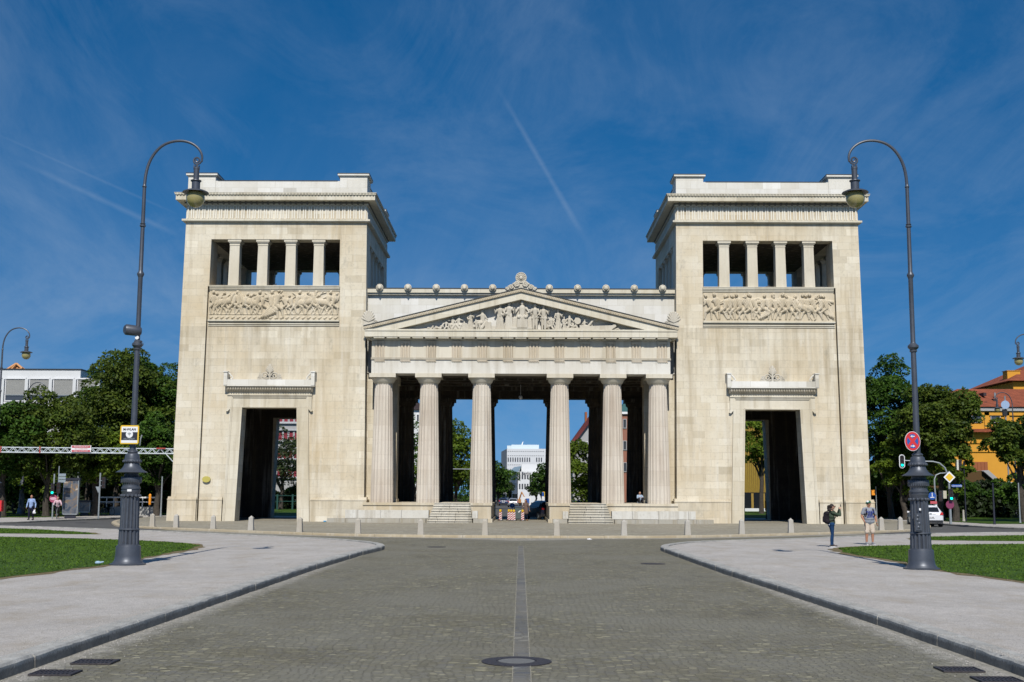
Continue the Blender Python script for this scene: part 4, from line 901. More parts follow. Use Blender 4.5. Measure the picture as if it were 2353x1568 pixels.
# ------------------------------------------------------------------ street lamps
def make_lamp(x, y, f, label, near=True, z=.12):
    """f = +1: the arm reaches towards +X. Heights are measured from the pavement."""
    r = empty('street_lamp', (x, y, z), 0, label, 'street lamp')
    if near: r['group'] = 'tall iron gooseneck street lamps'
    else: r['group'] = 'tall iron gooseneck street lamps'
    n = 72 if near else 24
    b = MB(); b.lathe([(.49, 0), (.49, .03), (.42, .05), (.39, .09), (.36, .14), (.345, .25), (.335, .5), (.33, .52), (.295, .535), (.29, .56)], n=n)
    b.build('base_drum', M['iron'], r)
    s = MB(); fl = lambda t, zz, rr: rr * (1 - .17 * max(0, math.cos(t * 14) + .25) / 1.25)
    s.lathe([(.285, .56), (.272, .98)], n=112 if near else 28, flute=fl); s.lathe([(.262, .98), (.236, 1.9)], n=112 if near else 28, flute=fl)
    s.lathe([(.29, .96), (.292, .975), (.27, 1.0), (.262, 1.0)][:4], n=n)
    for k in range(14):
        t = 2 * PI * (k + .5) / 14; s.ball((.252 * math.cos(t), .252 * math.sin(t), 1.9), .045, 8, 5)
    s.build('fluted_shaft', M['iron'], r, angle=25)
    c = MB(); c.lathe([(.24, 1.9), (.25, 2.0), (.262, 2.02), (.262, 2.05), (.24, 2.06), (.24, 2.08), (.262, 2.09), (.262, 2.13), (.235, 2.15), (.225, 2.2), (.235, 2.24), (.27, 2.29), (.285, 2.35), (.27, 2.41), (.2, 2.46), (.185, 2.52), (.18, 2.56)], n=n)
    if near:
        for k in range(26):
            t = 2 * PI * k / 26; c.cap((.262 * math.cos(t), .262 * math.sin(t), 2.28), (.262 * math.cos(t), .262 * math.sin(t), 2.42), .026, .02, 6)
    c.build('neck_rings', M['iron'], r)
    k_ = MB(); k_.lathe([(.18, 2.54), (.43, 2.545), (.435, 2.555), (.4, 2.575), (.33, 2.61), (.27, 2.66), (.225, 2.73), (.205, 2.8), (.225, 2.82), (.245, 2.86), (.235, 2.91), (.205, 2.93), (.198, 3.0), (.18, 3.06), (.135, 3.09), (.15, 3.12), (.145, 3.15), (.1, 3.18)], n=n)
    for k in range(20 if near else 10):
        t = 2 * PI * k / (20 if near else 10); k_.ball((.238 * math.cos(t), .238 * math.sin(t), 2.86), (.03, .03, .035), 6, 4)
    k_.build('skirt', M['iron'], r)
    p = MB(); p.lathe([(.088, 3.17), (.08, 4.5), (.072, 6.0), (.1, 6.02), (.105, 6.05), (.085, 6.07), (.12, 6.1), (.15, 6.14), (.15, 6.19), (.11, 6.23), (.075, 6.26), (.066, 6.3), (.064, 8.1), (.07, 8.12), (.1, 8.19), (.1, 8.22), (.066, 8.28), (.06, 8.3), (.056, 9.58), (.085, 9.6), (.085, 9.63), (.06, 9.65), (.08, 9.68), (.055, 9.7), (.05, 10.75), (.07, 10.77), (.05, 10.8), (.046, 10.85)], n=24 if near else 12)
    p.build('pole', M['iron'], r)
    a = MB(); ap = smooth_pl([(0, 10.83), (.02, 11.15), (.10, 11.5), (.26, 11.8), (.48, 12.02), (.76, 12.13), (1.06, 12.15), (1.34, 12.07), (1.55, 11.9), (1.645, 11.7), (1.63, 11.52)], 2)
    a.tube([(f * q[0], 0, q[1]) for q in ap], [.046 - .014 * i / len(ap) for i in range(len(ap))], 10)
    sp = []
    for k in range(26):
        t = k / 25; an = -.35 - 2 * PI * 1.6 * t; rr = .125 * (1 - .8 * t); sp.append((f * (1.495 + rr * math.cos(an)), 0, 11.56 + rr * math.sin(an)))
    a.tube([(f * 1.63, 0, 11.52)] + sp, .026, 6); a.cap((f * 1.49, 0, 11.44), (f * 1.49, 0, 11.36), .03, .022, 8); a.tube([(f * 1.49, 0, 11.38), (f * 1.49, 0, 11.3)], .012, 6)
    a.build('gooseneck_arm', M['iron'], r)
    L = MB(); cx = f * 1.49
    L.lathe([(.02, 11.36), (.075, 11.355), (.09, 11.34), (.09, 11.29), (.082, 11.28), (.08, 10.97), (.15, 10.965), (.155, 10.95), (.15, 10.935), (.12, 10.92), (.118, 10.7), (.15, 10.69), (.26, 10.665), (.36, 10.62), (.375, 10.595), (.36, 10.595), (.27, 10.64), (.26, 10.645), (.05, 10.65)], (cx, 0), n=40 if near else 16)
    for q in range(4): t = PI / 2 * q + .7; L.box(cx + .083 * math.cos(t) - .012, cx + .083 * math.cos(t) + .012, .083 * math.sin(t) - .012, .083 * math.sin(t) + .012, 11.33, 11.42)
    lan = L.build('lantern', M['iron'], r)
    g = MB(); g.ball((cx, 0, 10.44), (.265, .265, .28), 32 if near else 16, 14); g.build('globe', M['globe'], lan)
    return r
lampL = make_lamp(-10.91, 33.72, 1, 'big street lamp left of the cobbled road carrying the hotspot sign and a floodlight')
lampR = make_lamp(11.05, 33.53, -1, 'street lamp on the right gravel path carrying the round no-stopping sign')
l3 = make_lamp(-32.2, 73.6, 1, 'farther street lamp at the left picture edge, in front of the white building', False)
def lcopy(x, y, lab):
    c = copy_tree(l3); c.location = (x, y, .12); c['label'] = lab; return c
lcopy(-45.8, 110.6, 'distant street lamp among the left trees, its globe before the grey window blinds')
l4 = make_lamp(32.75, 74.9, -1, 'street lamp half cut off by the right picture edge', False)
c = copy_tree(l4); c.location = (48.2, 117.5, .12); c['label'] = 'farther street lamp standing before the red tiled roof'
# little things fixed to the two big lamps
tg = MB(); tg.box(-.02, .1, -.262, -.24, 2.02 - .0, 2.08); o = tg.build('number_plate', M['white'], lampL)
bp = MB(); bp.box(-.235, -.04, -.295, -.23, 1.03, 1.52); bp.box(-.215, -.06, -.31, -.29, 1.06, 1.49)
for q in range(4): bp.ball((-.14 + .03 * math.sin(q * 2), -.305, 1.14 + q * .1), (.05, .02, .05), 8, 5)
bp.build('cast_door', M['iron'], lampR)
tk = MB(); tk.box(-.1, -.05, -.285, -.27, 1.6, 1.66); tk.build('sticker', M['white'], lampR)
# wireless sign
def sign_board(): pass
ws = empty('hotspot_sign', (-10.96, 33.55, 3.72), 0, 'square yellow-edged M-WLAN hotspot sign strapped to the left lamp pole', 'sign')
def rrect(w_, h_, r_, n=5):
    pts = []
    for cx, cy, a0 in ((w_ - r_, h_ - r_, 0), (-w_ + r_, h_ - r_, PI / 2), (-w_ + r_, -h_ + r_, PI), (w_ - r_, -h_ + r_, 1.5 * PI)):
        for k in range(n): a = a0 + PI / 2 * k / (n - 1); pts.append((cx + r_ * math.cos(a), cy + r_ * math.sin(a)))
    return pts
b = MB(); b.prism(rrect(.262, .262, .045), -.02, 0); b.build('yellow_panel', M['yellow'], ws)
b = MB(); b.prism([(-.225, .07), (.225, .07), (.225, .222), (-.225, .222)], -.023, -.02); b.prism([(-.225, -.23), (.225, -.23), (.225, -.155), (-.225, -.155)], -.023, -.02); b.build('white_field', M['white'], ws)
b = MB(); b.prism([(-.225, -.155), (.225, -.155), (.225, .07), (-.225, .07)], -.024, -.02); b.build('dark_field', M['dark'], ws)
b = MB(); b.disc((0, .01), .1, -.03, -.024, 32); b.build('round_badge', M['white'], ws)
b = MB()
for r_ in (.07, .047, .024):
    pts = [(r_ * math.cos(a), -.04 + r_ * math.sin(a) + .0) for a in [PI * .25 + PI * .5 * k / 8 for k in range(9)]]
    b.tube([(x_, -.033, z_ + .02) for x_, z_ in pts], .007, 4, False)
b.disc((0, -.03), .009, -.035, -.03, 10); b.build('radio_wave_symbol', M['galv'], ws)
text_mesh('lettering', 'M-WLAN', .088, M['dark'], ws, (0, -.026, .145), .002, bold=.003); text_mesh('lettering', 'HOTSPOT', .068, M['galv'], ws, (0, -.027, -.122), .002, bold=.001)
b = MB(); b.box(-.06, .2, .0, .09, .1, .14); b.box(-.06, .2, 0, .09, -.14, -.1); b.tube([(.26, .1, -.3), (.27, .12, -.12), (.3, .14, .0)], .02, 6); b.build('bracket', M['galv'], ws)
# loudspeaker / floodlight on the left lamp
sp_ = empty('floodlight', (-11.06, 33.66, 6.68), 0, 'grey drum-shaped floodlight clamped to the left lamp pole above its knob', 'floodlight')
b = MB(); b.tube([(-.17, -.1, .02), (-.16, -.09, .02), (-.1, -.07, .015), (.08, .0, 0), (.2, .05, -.01), (.235, .07, -.01)], [.125, .15, .155, .15, .13, .1], 24); b.build('drum_housing', M['iron'], sp_)
b = MB(); b.disc((.15, -.2), .055, -.02, .06, 20); b.build('white_button', M['white'], sp_)
b = MB(); b.tube([(.16, .05, -.12), (.16, .05, -.36)], .045, 10); b.box(.08, .26, -.03, .14, -.32, -.28); b.ring((.28, .05, -.38), .05, .006, 'y', 14, 5); b.build('mounting', M['iron'], sp_)
# no stopping sign
ns = empty('no_stopping_sign', (10.87, 33.35, 3.62), 0, 'round red and blue no-stopping sign with white arrows on the right lamp pole', 'sign')
def ell(mb, r_, y0, y1): return mb.prism([(r_ * .8 * math.cos(2 * PI * k / 40), r_ * math.sin(2 * PI * k / 40)) for k in range(40)], y0, y1)
b = MB(); ell(b, .27, -.01, .0); b.build('white_rim', M['white'], ns)
b = MB(); ell(b, .258, -.014, -.01); b.build('red_disc', M['red'], ns)
b = MB()
for a0 in (0, PI / 2, PI, 1.5 * PI):
    r_ = .195; pts = [(.8 * (.045) * math.cos(a0) * 1.5, .045 * 1.5 * math.sin(a0))] + [(r_ * .8 * math.cos(a0 + t), r_ * math.sin(a0 + t)) for t in [(-.56 + 1.12 * k / 8) for k in range(9)]]
    b.prism(pts, -.018, -.014)
b.build('blue_field', M['blue'], ns)
b = MB()
for zc_, s_ in ((.135, -1), (-.135, 1)):
    b.prism([(-s_ * .06, zc_ - .012), (s_ * .01, zc_ - .012), (s_ * .01, zc_ + .012), (-s_ * .06, zc_ + .012)], -.022, -.018); b.prism([(s_ * .005, zc_ - .035), (s_ * .06, zc_), (s_ * .005, zc_ + .035)], -.022, -.018)
b.build('white_arrows', M['white'], ns)
b = MB(); b.box(-.02, .2, 0, .2, .08, .12); b.box(-.02, .2, 0, .2, -.12, -.08); b.build('bracket', M['galv'], ns)

# ------------------------------------------------------------------ bollards
BO = [(-21.8, 71.6), (-19.9, 69.9), (-17.2, 67.7), (-14.6, 65.6), (-11.48, 63.0), (-8.18, 61.0), (-4.93, 59.9), (-1.72, 59.5), (1.81, 59.5), (5.15, 60.1), (8.45, 61.2), (11.53, 63.1), (14.66, 65.7), (21.2, 71.2), (22.75, 72.6)]
NUM = ('leftmost', 'second', 'third', 'fourth', 'fifth', 'sixth', 'seventh', 'eighth')
M['bollard'] = ashlar('bollard_granite', (.38, .355, .31), (.48, .46, .42), (.3, .3, .3), joints=False, stain=.5, grime=1.1)
b = MB(); w0, w1 = .145, .115
b.add([(sx * w, sy * w, z) for w, z in ((w0, 0), (w1, .68)) for sx, sy in ((-1, -1), (1, -1), (1, 1), (-1, 1))] + [(0, 0, .79)], [(0, 1, 5, 4), (1, 2, 6, 5), (2, 3, 7, 6), (3, 0, 4, 7), (0, 3, 2, 1), (4, 5, 8), (5, 6, 8), (6, 7, 8), (7, 4, 8)])
b0 = b.build('bollard', M['bollard'], None, (*BO[0], .12))
for i, (x, y) in enumerate(BO):
    o = b0 if i == 0 else b0.copy()
    if i: COL.objects.link(o); o.location = (x, y, .12)
    o.rotation_euler.z = random.Random(i).uniform(-.12, .12)
    pos = (NUM[i] + ' from the left' if i and i < 8 else 'leftmost') if i < 8 else (NUM[14 - i] + ' from the right' if i < 14 else 'rightmost')
    tag(o, 'weathered stone bollard with pyramid top on the plaza edge, %s' % pos, 'bollard', 'stone bollards along the plaza edge')

# ------------------------------------------------------------------ things in the paving
def manhole(x, y, r_, lab, inner=True, z=.004):
    o = empty('manhole_cover', (x, y, z), 0, lab, 'manhole cover'); m_ = simple('cast_iron_cover', (.055, .05, .055), .6, .3, noise=.3, scale=30, bump=.5) if 'cover' not in M else M['cover']; M['cover'] = m_
    q = MB(); q.lathe([(r_, 0), (r_, .006), (r_ * .93, .008), (r_ * .58, .008), (r_ * .58, .002)], n=48, smooth=False); q.lathe([(r_ * .56, -.003), (r_ * .56, .006)], n=40, smooth=False)
    q.build('iron_ring', m_, o)
    for k in range(16): pass
    if inner: c_ = MB(); c_.lathe([(r_ * .52, 0), (r_ * .52, .009)], n=40, smooth=False); c_.build('concrete_centre', simple('grey_concrete', (.15, .15, .145), .8, noise=.2, scale=30), o)
    return o
manhole(-.04, 15.55, .445, 'round iron manhole cover with pale centre on the centre strip nearest the camera')
manhole(-3.35, 48.6, .38, 'flat manhole cover far up the road, left of the centre strip', False)
manhole(4.1, 37.5, .38, 'dark manhole cover in the road right of the centre strip', False)
def drain(x, y, lab, rz=0):
    o = empty('drain_grate', (x, y, .004), rz, lab, 'drain grate', 'drain grates beside the kerbs'); q = MB(); q.box(-.25, .25, -.19, -.165, 0, .02); q.box(-.25, .25, .165, .19, 0, .02); q.box(-.25, -.225, -.165, .165, 0, .02); q.box(.225, .25, -.165, .165, 0, .02); q.build('frame', M['cover'], o)
    q = MB()
    for k in range(9): q.box(-.22 + .05 * k, -.19 + .05 * k, -.165, .165, 0, .015)
    q.box(-.225, .225, -.01, .01, 0, .014); q.build('bars', M['cover'], o)
drain(-5.42, 14.32, 'rectangular iron drain grate at the bottom left, nearest the camera'); drain(-5.28, 15.25, 'rectangular iron drain grate at the bottom left, just beyond the nearest one')
drain(5.35, 15.0, 'iron drain grate beside the right kerb, the farther of two'); drain(5.5, 14.2, 'iron drain grate in the bottom right corner of the photo')
r = random.Random(2); q = MB(); q.add([(.14 * math.cos(a) * r.uniform(.6, 1.1), .09 * math.sin(a) * r.uniform(.6, 1.1), .0) for a in [2 * PI * k / 9 for k in range(9)]] + [(.02, 0, .06)], [[k, (k + 1) % 9, 9] for k in range(9)])
q.box(-.1, .02, -.03, .05, 0, .04)
tag(q.build('crumpled_paper', M['white'], None, (3.28, 57.6, .006)), 'crumpled white paper lying on the road before the plaza kerb', 'litter')
q = MB(); q.ball((0, 0, .05), (.09, .06, .05), 8, 5); q.cap((.05, 0, .05), (.14, .02, .07), .03, .02)
tag(q.build('plastic_bag', simple('pale_blue_plastic', (.35, .5, .62), .4), None, (-11.75, 33.75, .12)), 'small pale blue plastic scrap beside the foot of the left lamp', 'litter')
q = MB(); q.ball((0, 0, .06), (.1, .07, .06), 8, 5); q.cap((.06, 0, .06), (.14, .02, .09), .03, .02)
tag(q.build('plastic_bag', simple('sky_blue_plastic', (.1, .35, .6), .4), None, (-13.75, 85.0, .12)), 'bright blue plastic scrap beside the lowest step of the gate', 'litter')
# ------------------------------------------------------------------ trees
def tree(x, y, h, rx, z_lo, seed, mat, label, cat='tree', group='leafy trees around the gate', leaf=.3, n=15000, dens=1., trunk=.28, ry=None, lobes=34, kind='tree', cone=False):
    """trunk and limbs, and a crown of thousands of leaf sprays gathered in uneven clumps"""
    r = np.random.default_rng(seed); rr = random.Random(seed); ry = ry or rx
    t = empty(kind, (x, y, .1), 0, label, cat, group)
    cz = (h + z_lo) / 2; hz = (h - z_lo) / 2; C = []; Rr = []
    for k in range(lobes):
        a = rr.uniform(0, 2 * PI); u = rr.uniform(-1, 1); 
        if cone: zz = z_lo + (h - z_lo) * (rr.random() ** 1.2); w_ = (1 - (zz - z_lo) / (h - z_lo)) ** .8 + .05; C.append((rx * w_ * .8 * math.cos(a), ry * w_ * .8 * math.sin(a), zz)); Rr.append((.35 + .3 * w_) * rx * .42)
        else:
            q = rr.uniform(.45, .92); c_ = math.sqrt(1 - u * u); e = .82 if u < -.3 else 1.
            C.append((rx * q * c_ * e * math.cos(a), ry * q * c_ * e * math.sin(a), cz + hz * .9 * q * u)); Rr.append(rr.uniform(.2, .34) * min(rx, hz) * 1.15)
    C = np.array(C); Rr = np.array(Rr); n = int(n * dens)
    pr = Rr ** 2; k = r.choice(len(C), n, p=pr / pr.sum()); d = r.normal(0, 1, (n, 3)); d /= np.linalg.norm(d, axis=1)[:, None]; d[:, 2] = np.where(d[:, 2] < -.35, -d[:, 2], d[:, 2])
    lump = 1 + .16 * np.sin(d[:, 0] * 7 + k) * np.sin(d[:, 2] * 6 + 2 * k)
    P = C[k] + d * (Rr[k] * lump * r.uniform(.72, 1.06, n) ** .6)[:, None] * np.array([1, 1, .78])
    # drop what hangs below the crown base
    P = P[P[:, 2] > z_lo - .3 * r.random(len(P))]; d = d[:len(P)]; n = len(P)
    nr = r.normal(0, 1, (n, 3)) * .75 + d * .6 + np.array([0, -.15, .75]); nr /= np.linalg.norm(nr, axis=1)[:, None]
    u = np.cross(nr, r.normal(0, 1, (n, 3))); u /= np.linalg.norm(u, axis=1)[:, None]; v = np.cross(nr, u); s = leaf * r.uniform(.55, 1.25, n)[:, None] * .5
    Q = np.stack([P - u * s, P - v * s * .55 - nr * s * .12, P + u * s, P + v * s * .6 - nr * s * .1], 1)
    crown = np_mesh('crown', Q.reshape(-1, 3), np.arange(n * 4).reshape(-1, 4), mat, t)
    tr = MB(); top = z_lo + hz * .9; pts = [(0, 0, -.1), (rr.uniform(-.1, .1), rr.uniform(-.1, .1), z_lo * .5), (rr.uniform(-.25, .25), rr.uniform(-.2, .2), z_lo), (rr.uniform(-.4, .4), rr.uniform(-.3, .3), top)]
    tr.tube([(0, 0, -.1), (0, 0, .35)] + pts[1:], [trunk * 1.35, trunk * 1.02, trunk * .9, trunk * .75, trunk * .25], 10)
    for k in range(9):
        a = 2 * PI * k / 9 + rr.uniform(-.4, .4); z0 = z_lo * rr.uniform(.8, 1.0) + hz * .5 * rr.random(); e = rr.uniform(.45, .8)
        tr.tube([(0, 0, z0), (rx * e * .4 * math.cos(a), ry * e * .4 * math.sin(a), z0 + hz * .35), (rx * e * .85 * math.cos(a), ry * e * .85 * math.sin(a), z0 + hz * (.5 + .4 * rr.random()))], [trunk * .42, trunk * .26, trunk * .08], 6)
    tr.build('trunk', M['bark'], t); return t
def tree_px(px, ytop, Y, wpx, z_lo, seed, mat, label, **k):
    """tree whose crown centre stands at photograph column px, top at row ytop, at the distance Y"""
    x, zt = at(px, ytop, Y); return tree(x, Y, zt + .15, 1.16 * wpx / 2 * Y / F, z_lo, seed, mat, label, **k)
# left side
tree_px(285, 788, 112, 215, 1.6, 1, M['leaf_a'], 'tallest dark green tree, rising behind the left lamp beside the gate', n=42000, lobes=90, leaf=.33)
tree_px(365, 808, 115, 170, 1.6, 8, M['leaf_b'], 'tall dark tree touching the left tower, right of the tallest tree', n=32000, lobes=70)
tree_px(215, 835, 118, 100, 2.0, 9, M['leaf_b'], 'slim dark tree tucked against the left flank of the tallest tree', n=9000)
tree_px(120, 905, 101, 200, 2.3, 2, M['leaf_a'], 'broad yellow-green tree before the white building', n=30000, lobes=74)
tree_px(20, 930, 99, 170, 2.5, 3, M['leaf_b'], 'dark tree at the left picture edge below the white building', n=26000, lobes=70)
tree_px(-70, 915, 104, 160, 2.4, 4, M['leaf_b'], 'tree partly cut off by the left picture edge', n=9000)
tree_px(225, 985, 104, 140, 2.2, 5, M['leaf_c'], 'lower yellow-green tree above the red and white gantry', n=14000)
tree_px(370, 935, 106, 125, 1.7, 6, M['leaf_b'], 'fresh green tree touching the left corner of the gate', n=15000)
tree_px(95, 1075, 112, 110, .8, 7, M['leaf_c'], 'low bright green shrub tree behind the walking man', n=6000, trunk=.12)
# right side
tree_px(2035, 800, 108, 150, 1.8, 11, M['leaf_b'], 'tall dark green tree directly right of the gate', n=28000, lobes=80)
tree_px(2150, 855, 100, 155, 2.2, 12, M['leaf_a'], 'broad olive-green tree behind the right lamp', n=36000, lobes=90)
tree_px(2340, 915, 96, 135, 2.6, 13, M['leaf_a'], 'dark tree at the right picture edge before the yellow building', n=17000, lobes=40)
tree_px(2400, 880, 100, 120, 2.4, 14, M['leaf_b'], 'tree mostly beyond the right picture edge', n=8000)
tree_px(2075, 985, 103, 110, 1.6, 15, M['leaf_c'], 'lower tree with pale leaf tips between gate and right lamp', n=9000)
tree_px(2190, 1020, 98, 70, 1.9, 16, M['leaf_c'], 'small tree between the right lamp and the traffic light mast', n=7000)
# seen through the gate
tree_px(650, 985, 152, 125, 2.4, 21, M['leaf_d'], 'sparse pine seen through the left doorway', n=7000, lobes=30, group='trees seen through the gate')
tree_px(700, 1110, 156, 60, .6, 22, M['leaf_b'], 'dark bush seen through the left doorway', n=3500, group='trees seen through the gate', trunk=.1)
tree_px(1745, 950, 135, 84, 3.6, 23, M['leaf_c'], 'bright green tree seen through the right doorway before the golden wall', n=8000, group='trees seen through the gate')
tree_px(1050, 962, 132, 140, .8, 24, M['leaf_c'], 'round yellow-green tree seen between the second and third column', n=16000, group='trees seen through the gate', lobes=40)
tree_px(957, 918, 140, 150, .6, 25, M['leaf_b'], 'dark green tree seen between the first and second column', n=8000, group='trees seen through the gate')
tree_px(1345, 1005, 130, 120, .6, 26, M['leaf_c'], 'yellow-green tree seen between the fourth and fifth column', n=14000, group='trees seen through the gate', lobes=40)
for i, (px, yt, Y, wpx, lab) in enumerate([(1118, 1040, 175, 92, 'nearest dark tree on the left of the avenue'), (1146, 1085, 230, 46, 'second tree on the left of the avenue'), (1162, 1108, 290, 30, 'third tree on the left of the avenue'), (1171, 1126, 360, 20, 'last small tree on the left of the avenue'),
                                      (1276, 1062, 185, 80, 'nearest dark tree on the right of the avenue'), (1246, 1092, 245, 44, 'second tree on the right of the avenue'), (1231, 1108, 310, 30, 'third tree on the right of the avenue'), (1222, 1126, 380, 20, 'last small tree on the right of the avenue')]):
    tree_px(px, yt, Y, wpx * 1.12, 1.0, 30 + i, M['leaf_b' if i % 4 < 2 else 'leaf_d'], lab, n=7000 if i % 4 == 0 else 4000, group='trees lining the avenue behind the gate', leaf=.4)
tree_px(2045, 1010, 113, 190, .5, 17, M['leaf_b'], 'dense dark undergrowth tree right beside the gate', n=16000, trunk=.15)
tree_px(2190, 1092, 112, 130, .5, 18, M['leaf_b'], 'low dark tree behind the white car', n=11000, trunk=.15)
tree_px(2350, 1085, 112, 130, .6, 19, M['leaf_b'], 'low dark tree at the right edge below the yellow wall', n=7000, trunk=.15)
tree_px(40, 1045, 112, 170, .5, 20, M['leaf_b'], 'low dark tree behind the walking man at the left edge', n=12000, trunk=.15)
tree_px(330, 1060, 116, 170, .5, 27, M['leaf_b'], 'low dark tree behind the white railing', n=12000, trunk=.15)
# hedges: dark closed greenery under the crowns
def hedge(x0, x1, y0, y1, h, seed, label, n=14000, mat='leaf_b'):
    r = np.random.default_rng(seed); X = r.uniform(x0, x1, n); top = h * (.82 + .2 * np.sin(X * 1.3 + seed) * np.sin(X * .37)); Z = r.uniform(0, 1, n) * top; Yv = r.uniform(y0, y1, n); P = np.stack([X, Yv, Z + .1], 1)
    nr = r.normal(0, 1, (n, 3)) + [0, -.5, .5]; nr /= np.linalg.norm(nr, axis=1)[:, None]; u = np.cross(nr, r.normal(0, 1, (n, 3))); u /= np.linalg.norm(u, axis=1)[:, None]; v = np.cross(nr, u); s = .26 * r.uniform(.6, 1.3, n)[:, None]
    Q = np.stack([P - u * s, P - v * s * .6, P + u * s, P + v * s * .6], 1); o = np_mesh('hedge', Q.reshape(-1, 3), np.arange(n * 4).reshape(-1, 4), M[mat]); return tag(o, label, 'hedge', 'hedges in the park')
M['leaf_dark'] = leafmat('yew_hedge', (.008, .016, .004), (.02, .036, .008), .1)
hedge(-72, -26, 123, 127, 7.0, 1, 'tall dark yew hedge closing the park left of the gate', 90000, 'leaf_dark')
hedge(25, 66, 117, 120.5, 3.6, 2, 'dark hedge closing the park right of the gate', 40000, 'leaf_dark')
hedge(-42, -14, 160, 163, 3.0, 3, 'dark hedge behind the lawn seen through the left doorway', 12000, 'leaf_dark')
hedge(-16, -2.5, 420, 424, 7, 4, 'distant greenery at the end of the avenue, left of the road', 5000)
hedge(-60, -7.5, 240, 243, 8, 5, 'far band of greenery behind the houses left of the avenue', 16000)
hedge(10, 60, 240, 243, 8, 6, 'far band of greenery behind the houses right of the avenue', 16000)

# ------------------------------------------------------------------ buildings
def grid_wall(mb, pane, frame, x0, x1, z0, z1, yf, wins, depth=.25):
    pass
M['wh_wall'] = simple('white_render', (.66, .67, .67), .8, noise=.05, scale=.6, bump=.1); M['blind'] = simple('grey_blinds', (.34, .34, .32), .7, noise=.08, scale=3)
M['panes'] = simple('dim_window_glass', (.06, .065, .075), .12, 0, .7); M['grey_wall'] = simple('grey_render', (.36, .36, .36), .8, noise=.08, scale=1)
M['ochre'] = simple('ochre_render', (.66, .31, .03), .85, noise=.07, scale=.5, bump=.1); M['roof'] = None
def tiles(name, c):
    mt, nt, b = newmat(name); w = N(nt); pos = w.n('ShaderNodeNewGeometry').outputs['Position']; s = w.n('ShaderNodeSeparateXYZ', {0: pos})
    br = w.n('ShaderNodeTexBrick', {'Vector': w.n('ShaderNodeCombineXYZ', {0: w.math('ADD', s.outputs[0], s.outputs[1]), 1: s.outputs[2]}).outputs[0], 'Color1': (*[q * .8 for q in c], 1), 'Color2': (*[q * 1.15 for q in c], 1), 'Mortar': (*[q * .45 for q in c], 1), 'Scale': 1., 'Mortar Size': .02, 'Brick Width': .25, 'Row Height': .17})
    f = w.noise(pos, .8, 5, .7); nt.links.new(w.mix(1., br.outputs['Color'], w.ramp(f, [(.3, g1(.75)), (.7, g1(1.15))]), 'MULTIPLY'), b.inputs['Base Color']); b.inputs['Roughness'].default_value = .85
    nt.links.new(w.bump(br.outputs['Fac'], -.5, .03), b.inputs['Normal']); return mt
M['roof'] = tiles('red_roof_tiles', (.33, .085, .035)); M['roof_dark'] = tiles('dark_roof_tiles', (.06, .04, .045)); M['brown'] = simple('brown_shutter', (.3, .09, .03), .7); M['gold'] = simple('golden_tubes', (.52, .36, .07), .38, .55, noise=.1, scale=2)
def window(parent, x0, x1, z0, z1, yf, name='window', pane=None, frame=None, d=.12, bars=(0, 0), face=-1):
    f = MB(); t = .09; f.box(x0, x1, yf, yf + face * d, z1 - t, z1); f.box(x0, x1, yf, yf + face * d, z0, z0 + t); f.box(x0, x0 + t, yf, yf + face * d, z0 + t, z1 - t); f.box(x1 - t, x1, yf, yf + face * d, z0 + t, z1 - t)
    for k in range(bars[0]): xx = x0 + (x1 - x0) * (k + 1) / (bars[0] + 1); f.box(xx - .03, xx + .03, yf, yf + face * d * .6, z0 + t, z1 - t)
    for k in range(bars[1]): zz = z0 + (z1 - z0) * (k + 1) / (bars[1] + 1); f.box(x0 + t, x1 - t, yf, yf + face * d * .55, zz - .03, zz + .03)
    w_ = f.build(name, frame or M['white'], parent); p = MB(); p.box(x0 + t, x1 - t, yf + face * .005, yf + face * .02, z0 + t, z1 - t); p.build('pane', pane or M['panes'], w_); return w_
# white modern building, left
bw = empty('office_building', (0, 0, 0), 0, 'white modern office building with grey blinds above the left trees', 'building'); YB = 140.
X = lambda px, py=900: at(px, py, YB)[0]; Zf = lambda py, px=90: at(px, py, YB)[1]
m_ = MB(); m_.box(-100, X(183), YB, YB + 22, 0, Zf(850)); m_.build('wall', M['wh_wall'], bw)
m_ = MB(); m_.box(-100.1, X(183) + .1, YB - .1, YB + 22, Zf(850), Zf(850) + .12); m_.build('roof_edge', M['lead'], bw)
for row, (za, zb, zc_) in enumerate(((872, 907.5, 921), (928, 965, 978), (984, 1021, 1034), (1040, 1077, 1090))):
    for k in range(-3, 3):
        xa = 67.5 + 55 * k - 1 * row; x0, x1 = X(xa), X(xa + 47)
        f = MB(); f.box(x0, x1, YB - .03, YB - .25, Zf(za) - .0, Zf(za) + .16); f.box(x0, x0 + .1, YB, YB - .2, Zf(zc_), Zf(za)); f.box(x1 - .1, x1, YB, YB - .2, Zf(zc_), Zf(za)); f.box(x0, x1, YB, YB - .2, Zf(zc_) - .1, Zf(zc_))
        w_ = f.build('window', M['white'], bw)
        g = MB(); z_ = Zf(zb)
        while z_ < Zf(za) - .05: g.box(x0 + .12, x1 - .12, YB - .1, YB - .15, z_, z_ + .085); z_ += .1
        g.build('blind', M['blind'], w_); g = MB(); g.box(x0 + .1, x1 - .1, YB - .02, YB - .05, Zf(zc_), Zf(za)); g.build('pane', M['panes'], w_)
        g = MB(); g.box(x0 + .1, x1 - .1, YB - .05, YB - .14, Zf(zb) - .1, Zf(zb)); g.build('blind_rail', M['galv'], w_)
for k in range(-3, 4): m_ = MB(); xx = X(62.5 + 55 * k); m_.box(xx - .18, xx + .18, YB, YB - .35, 0, Zf(872)); m_.build('pilaster', M['wh_wall'], bw)
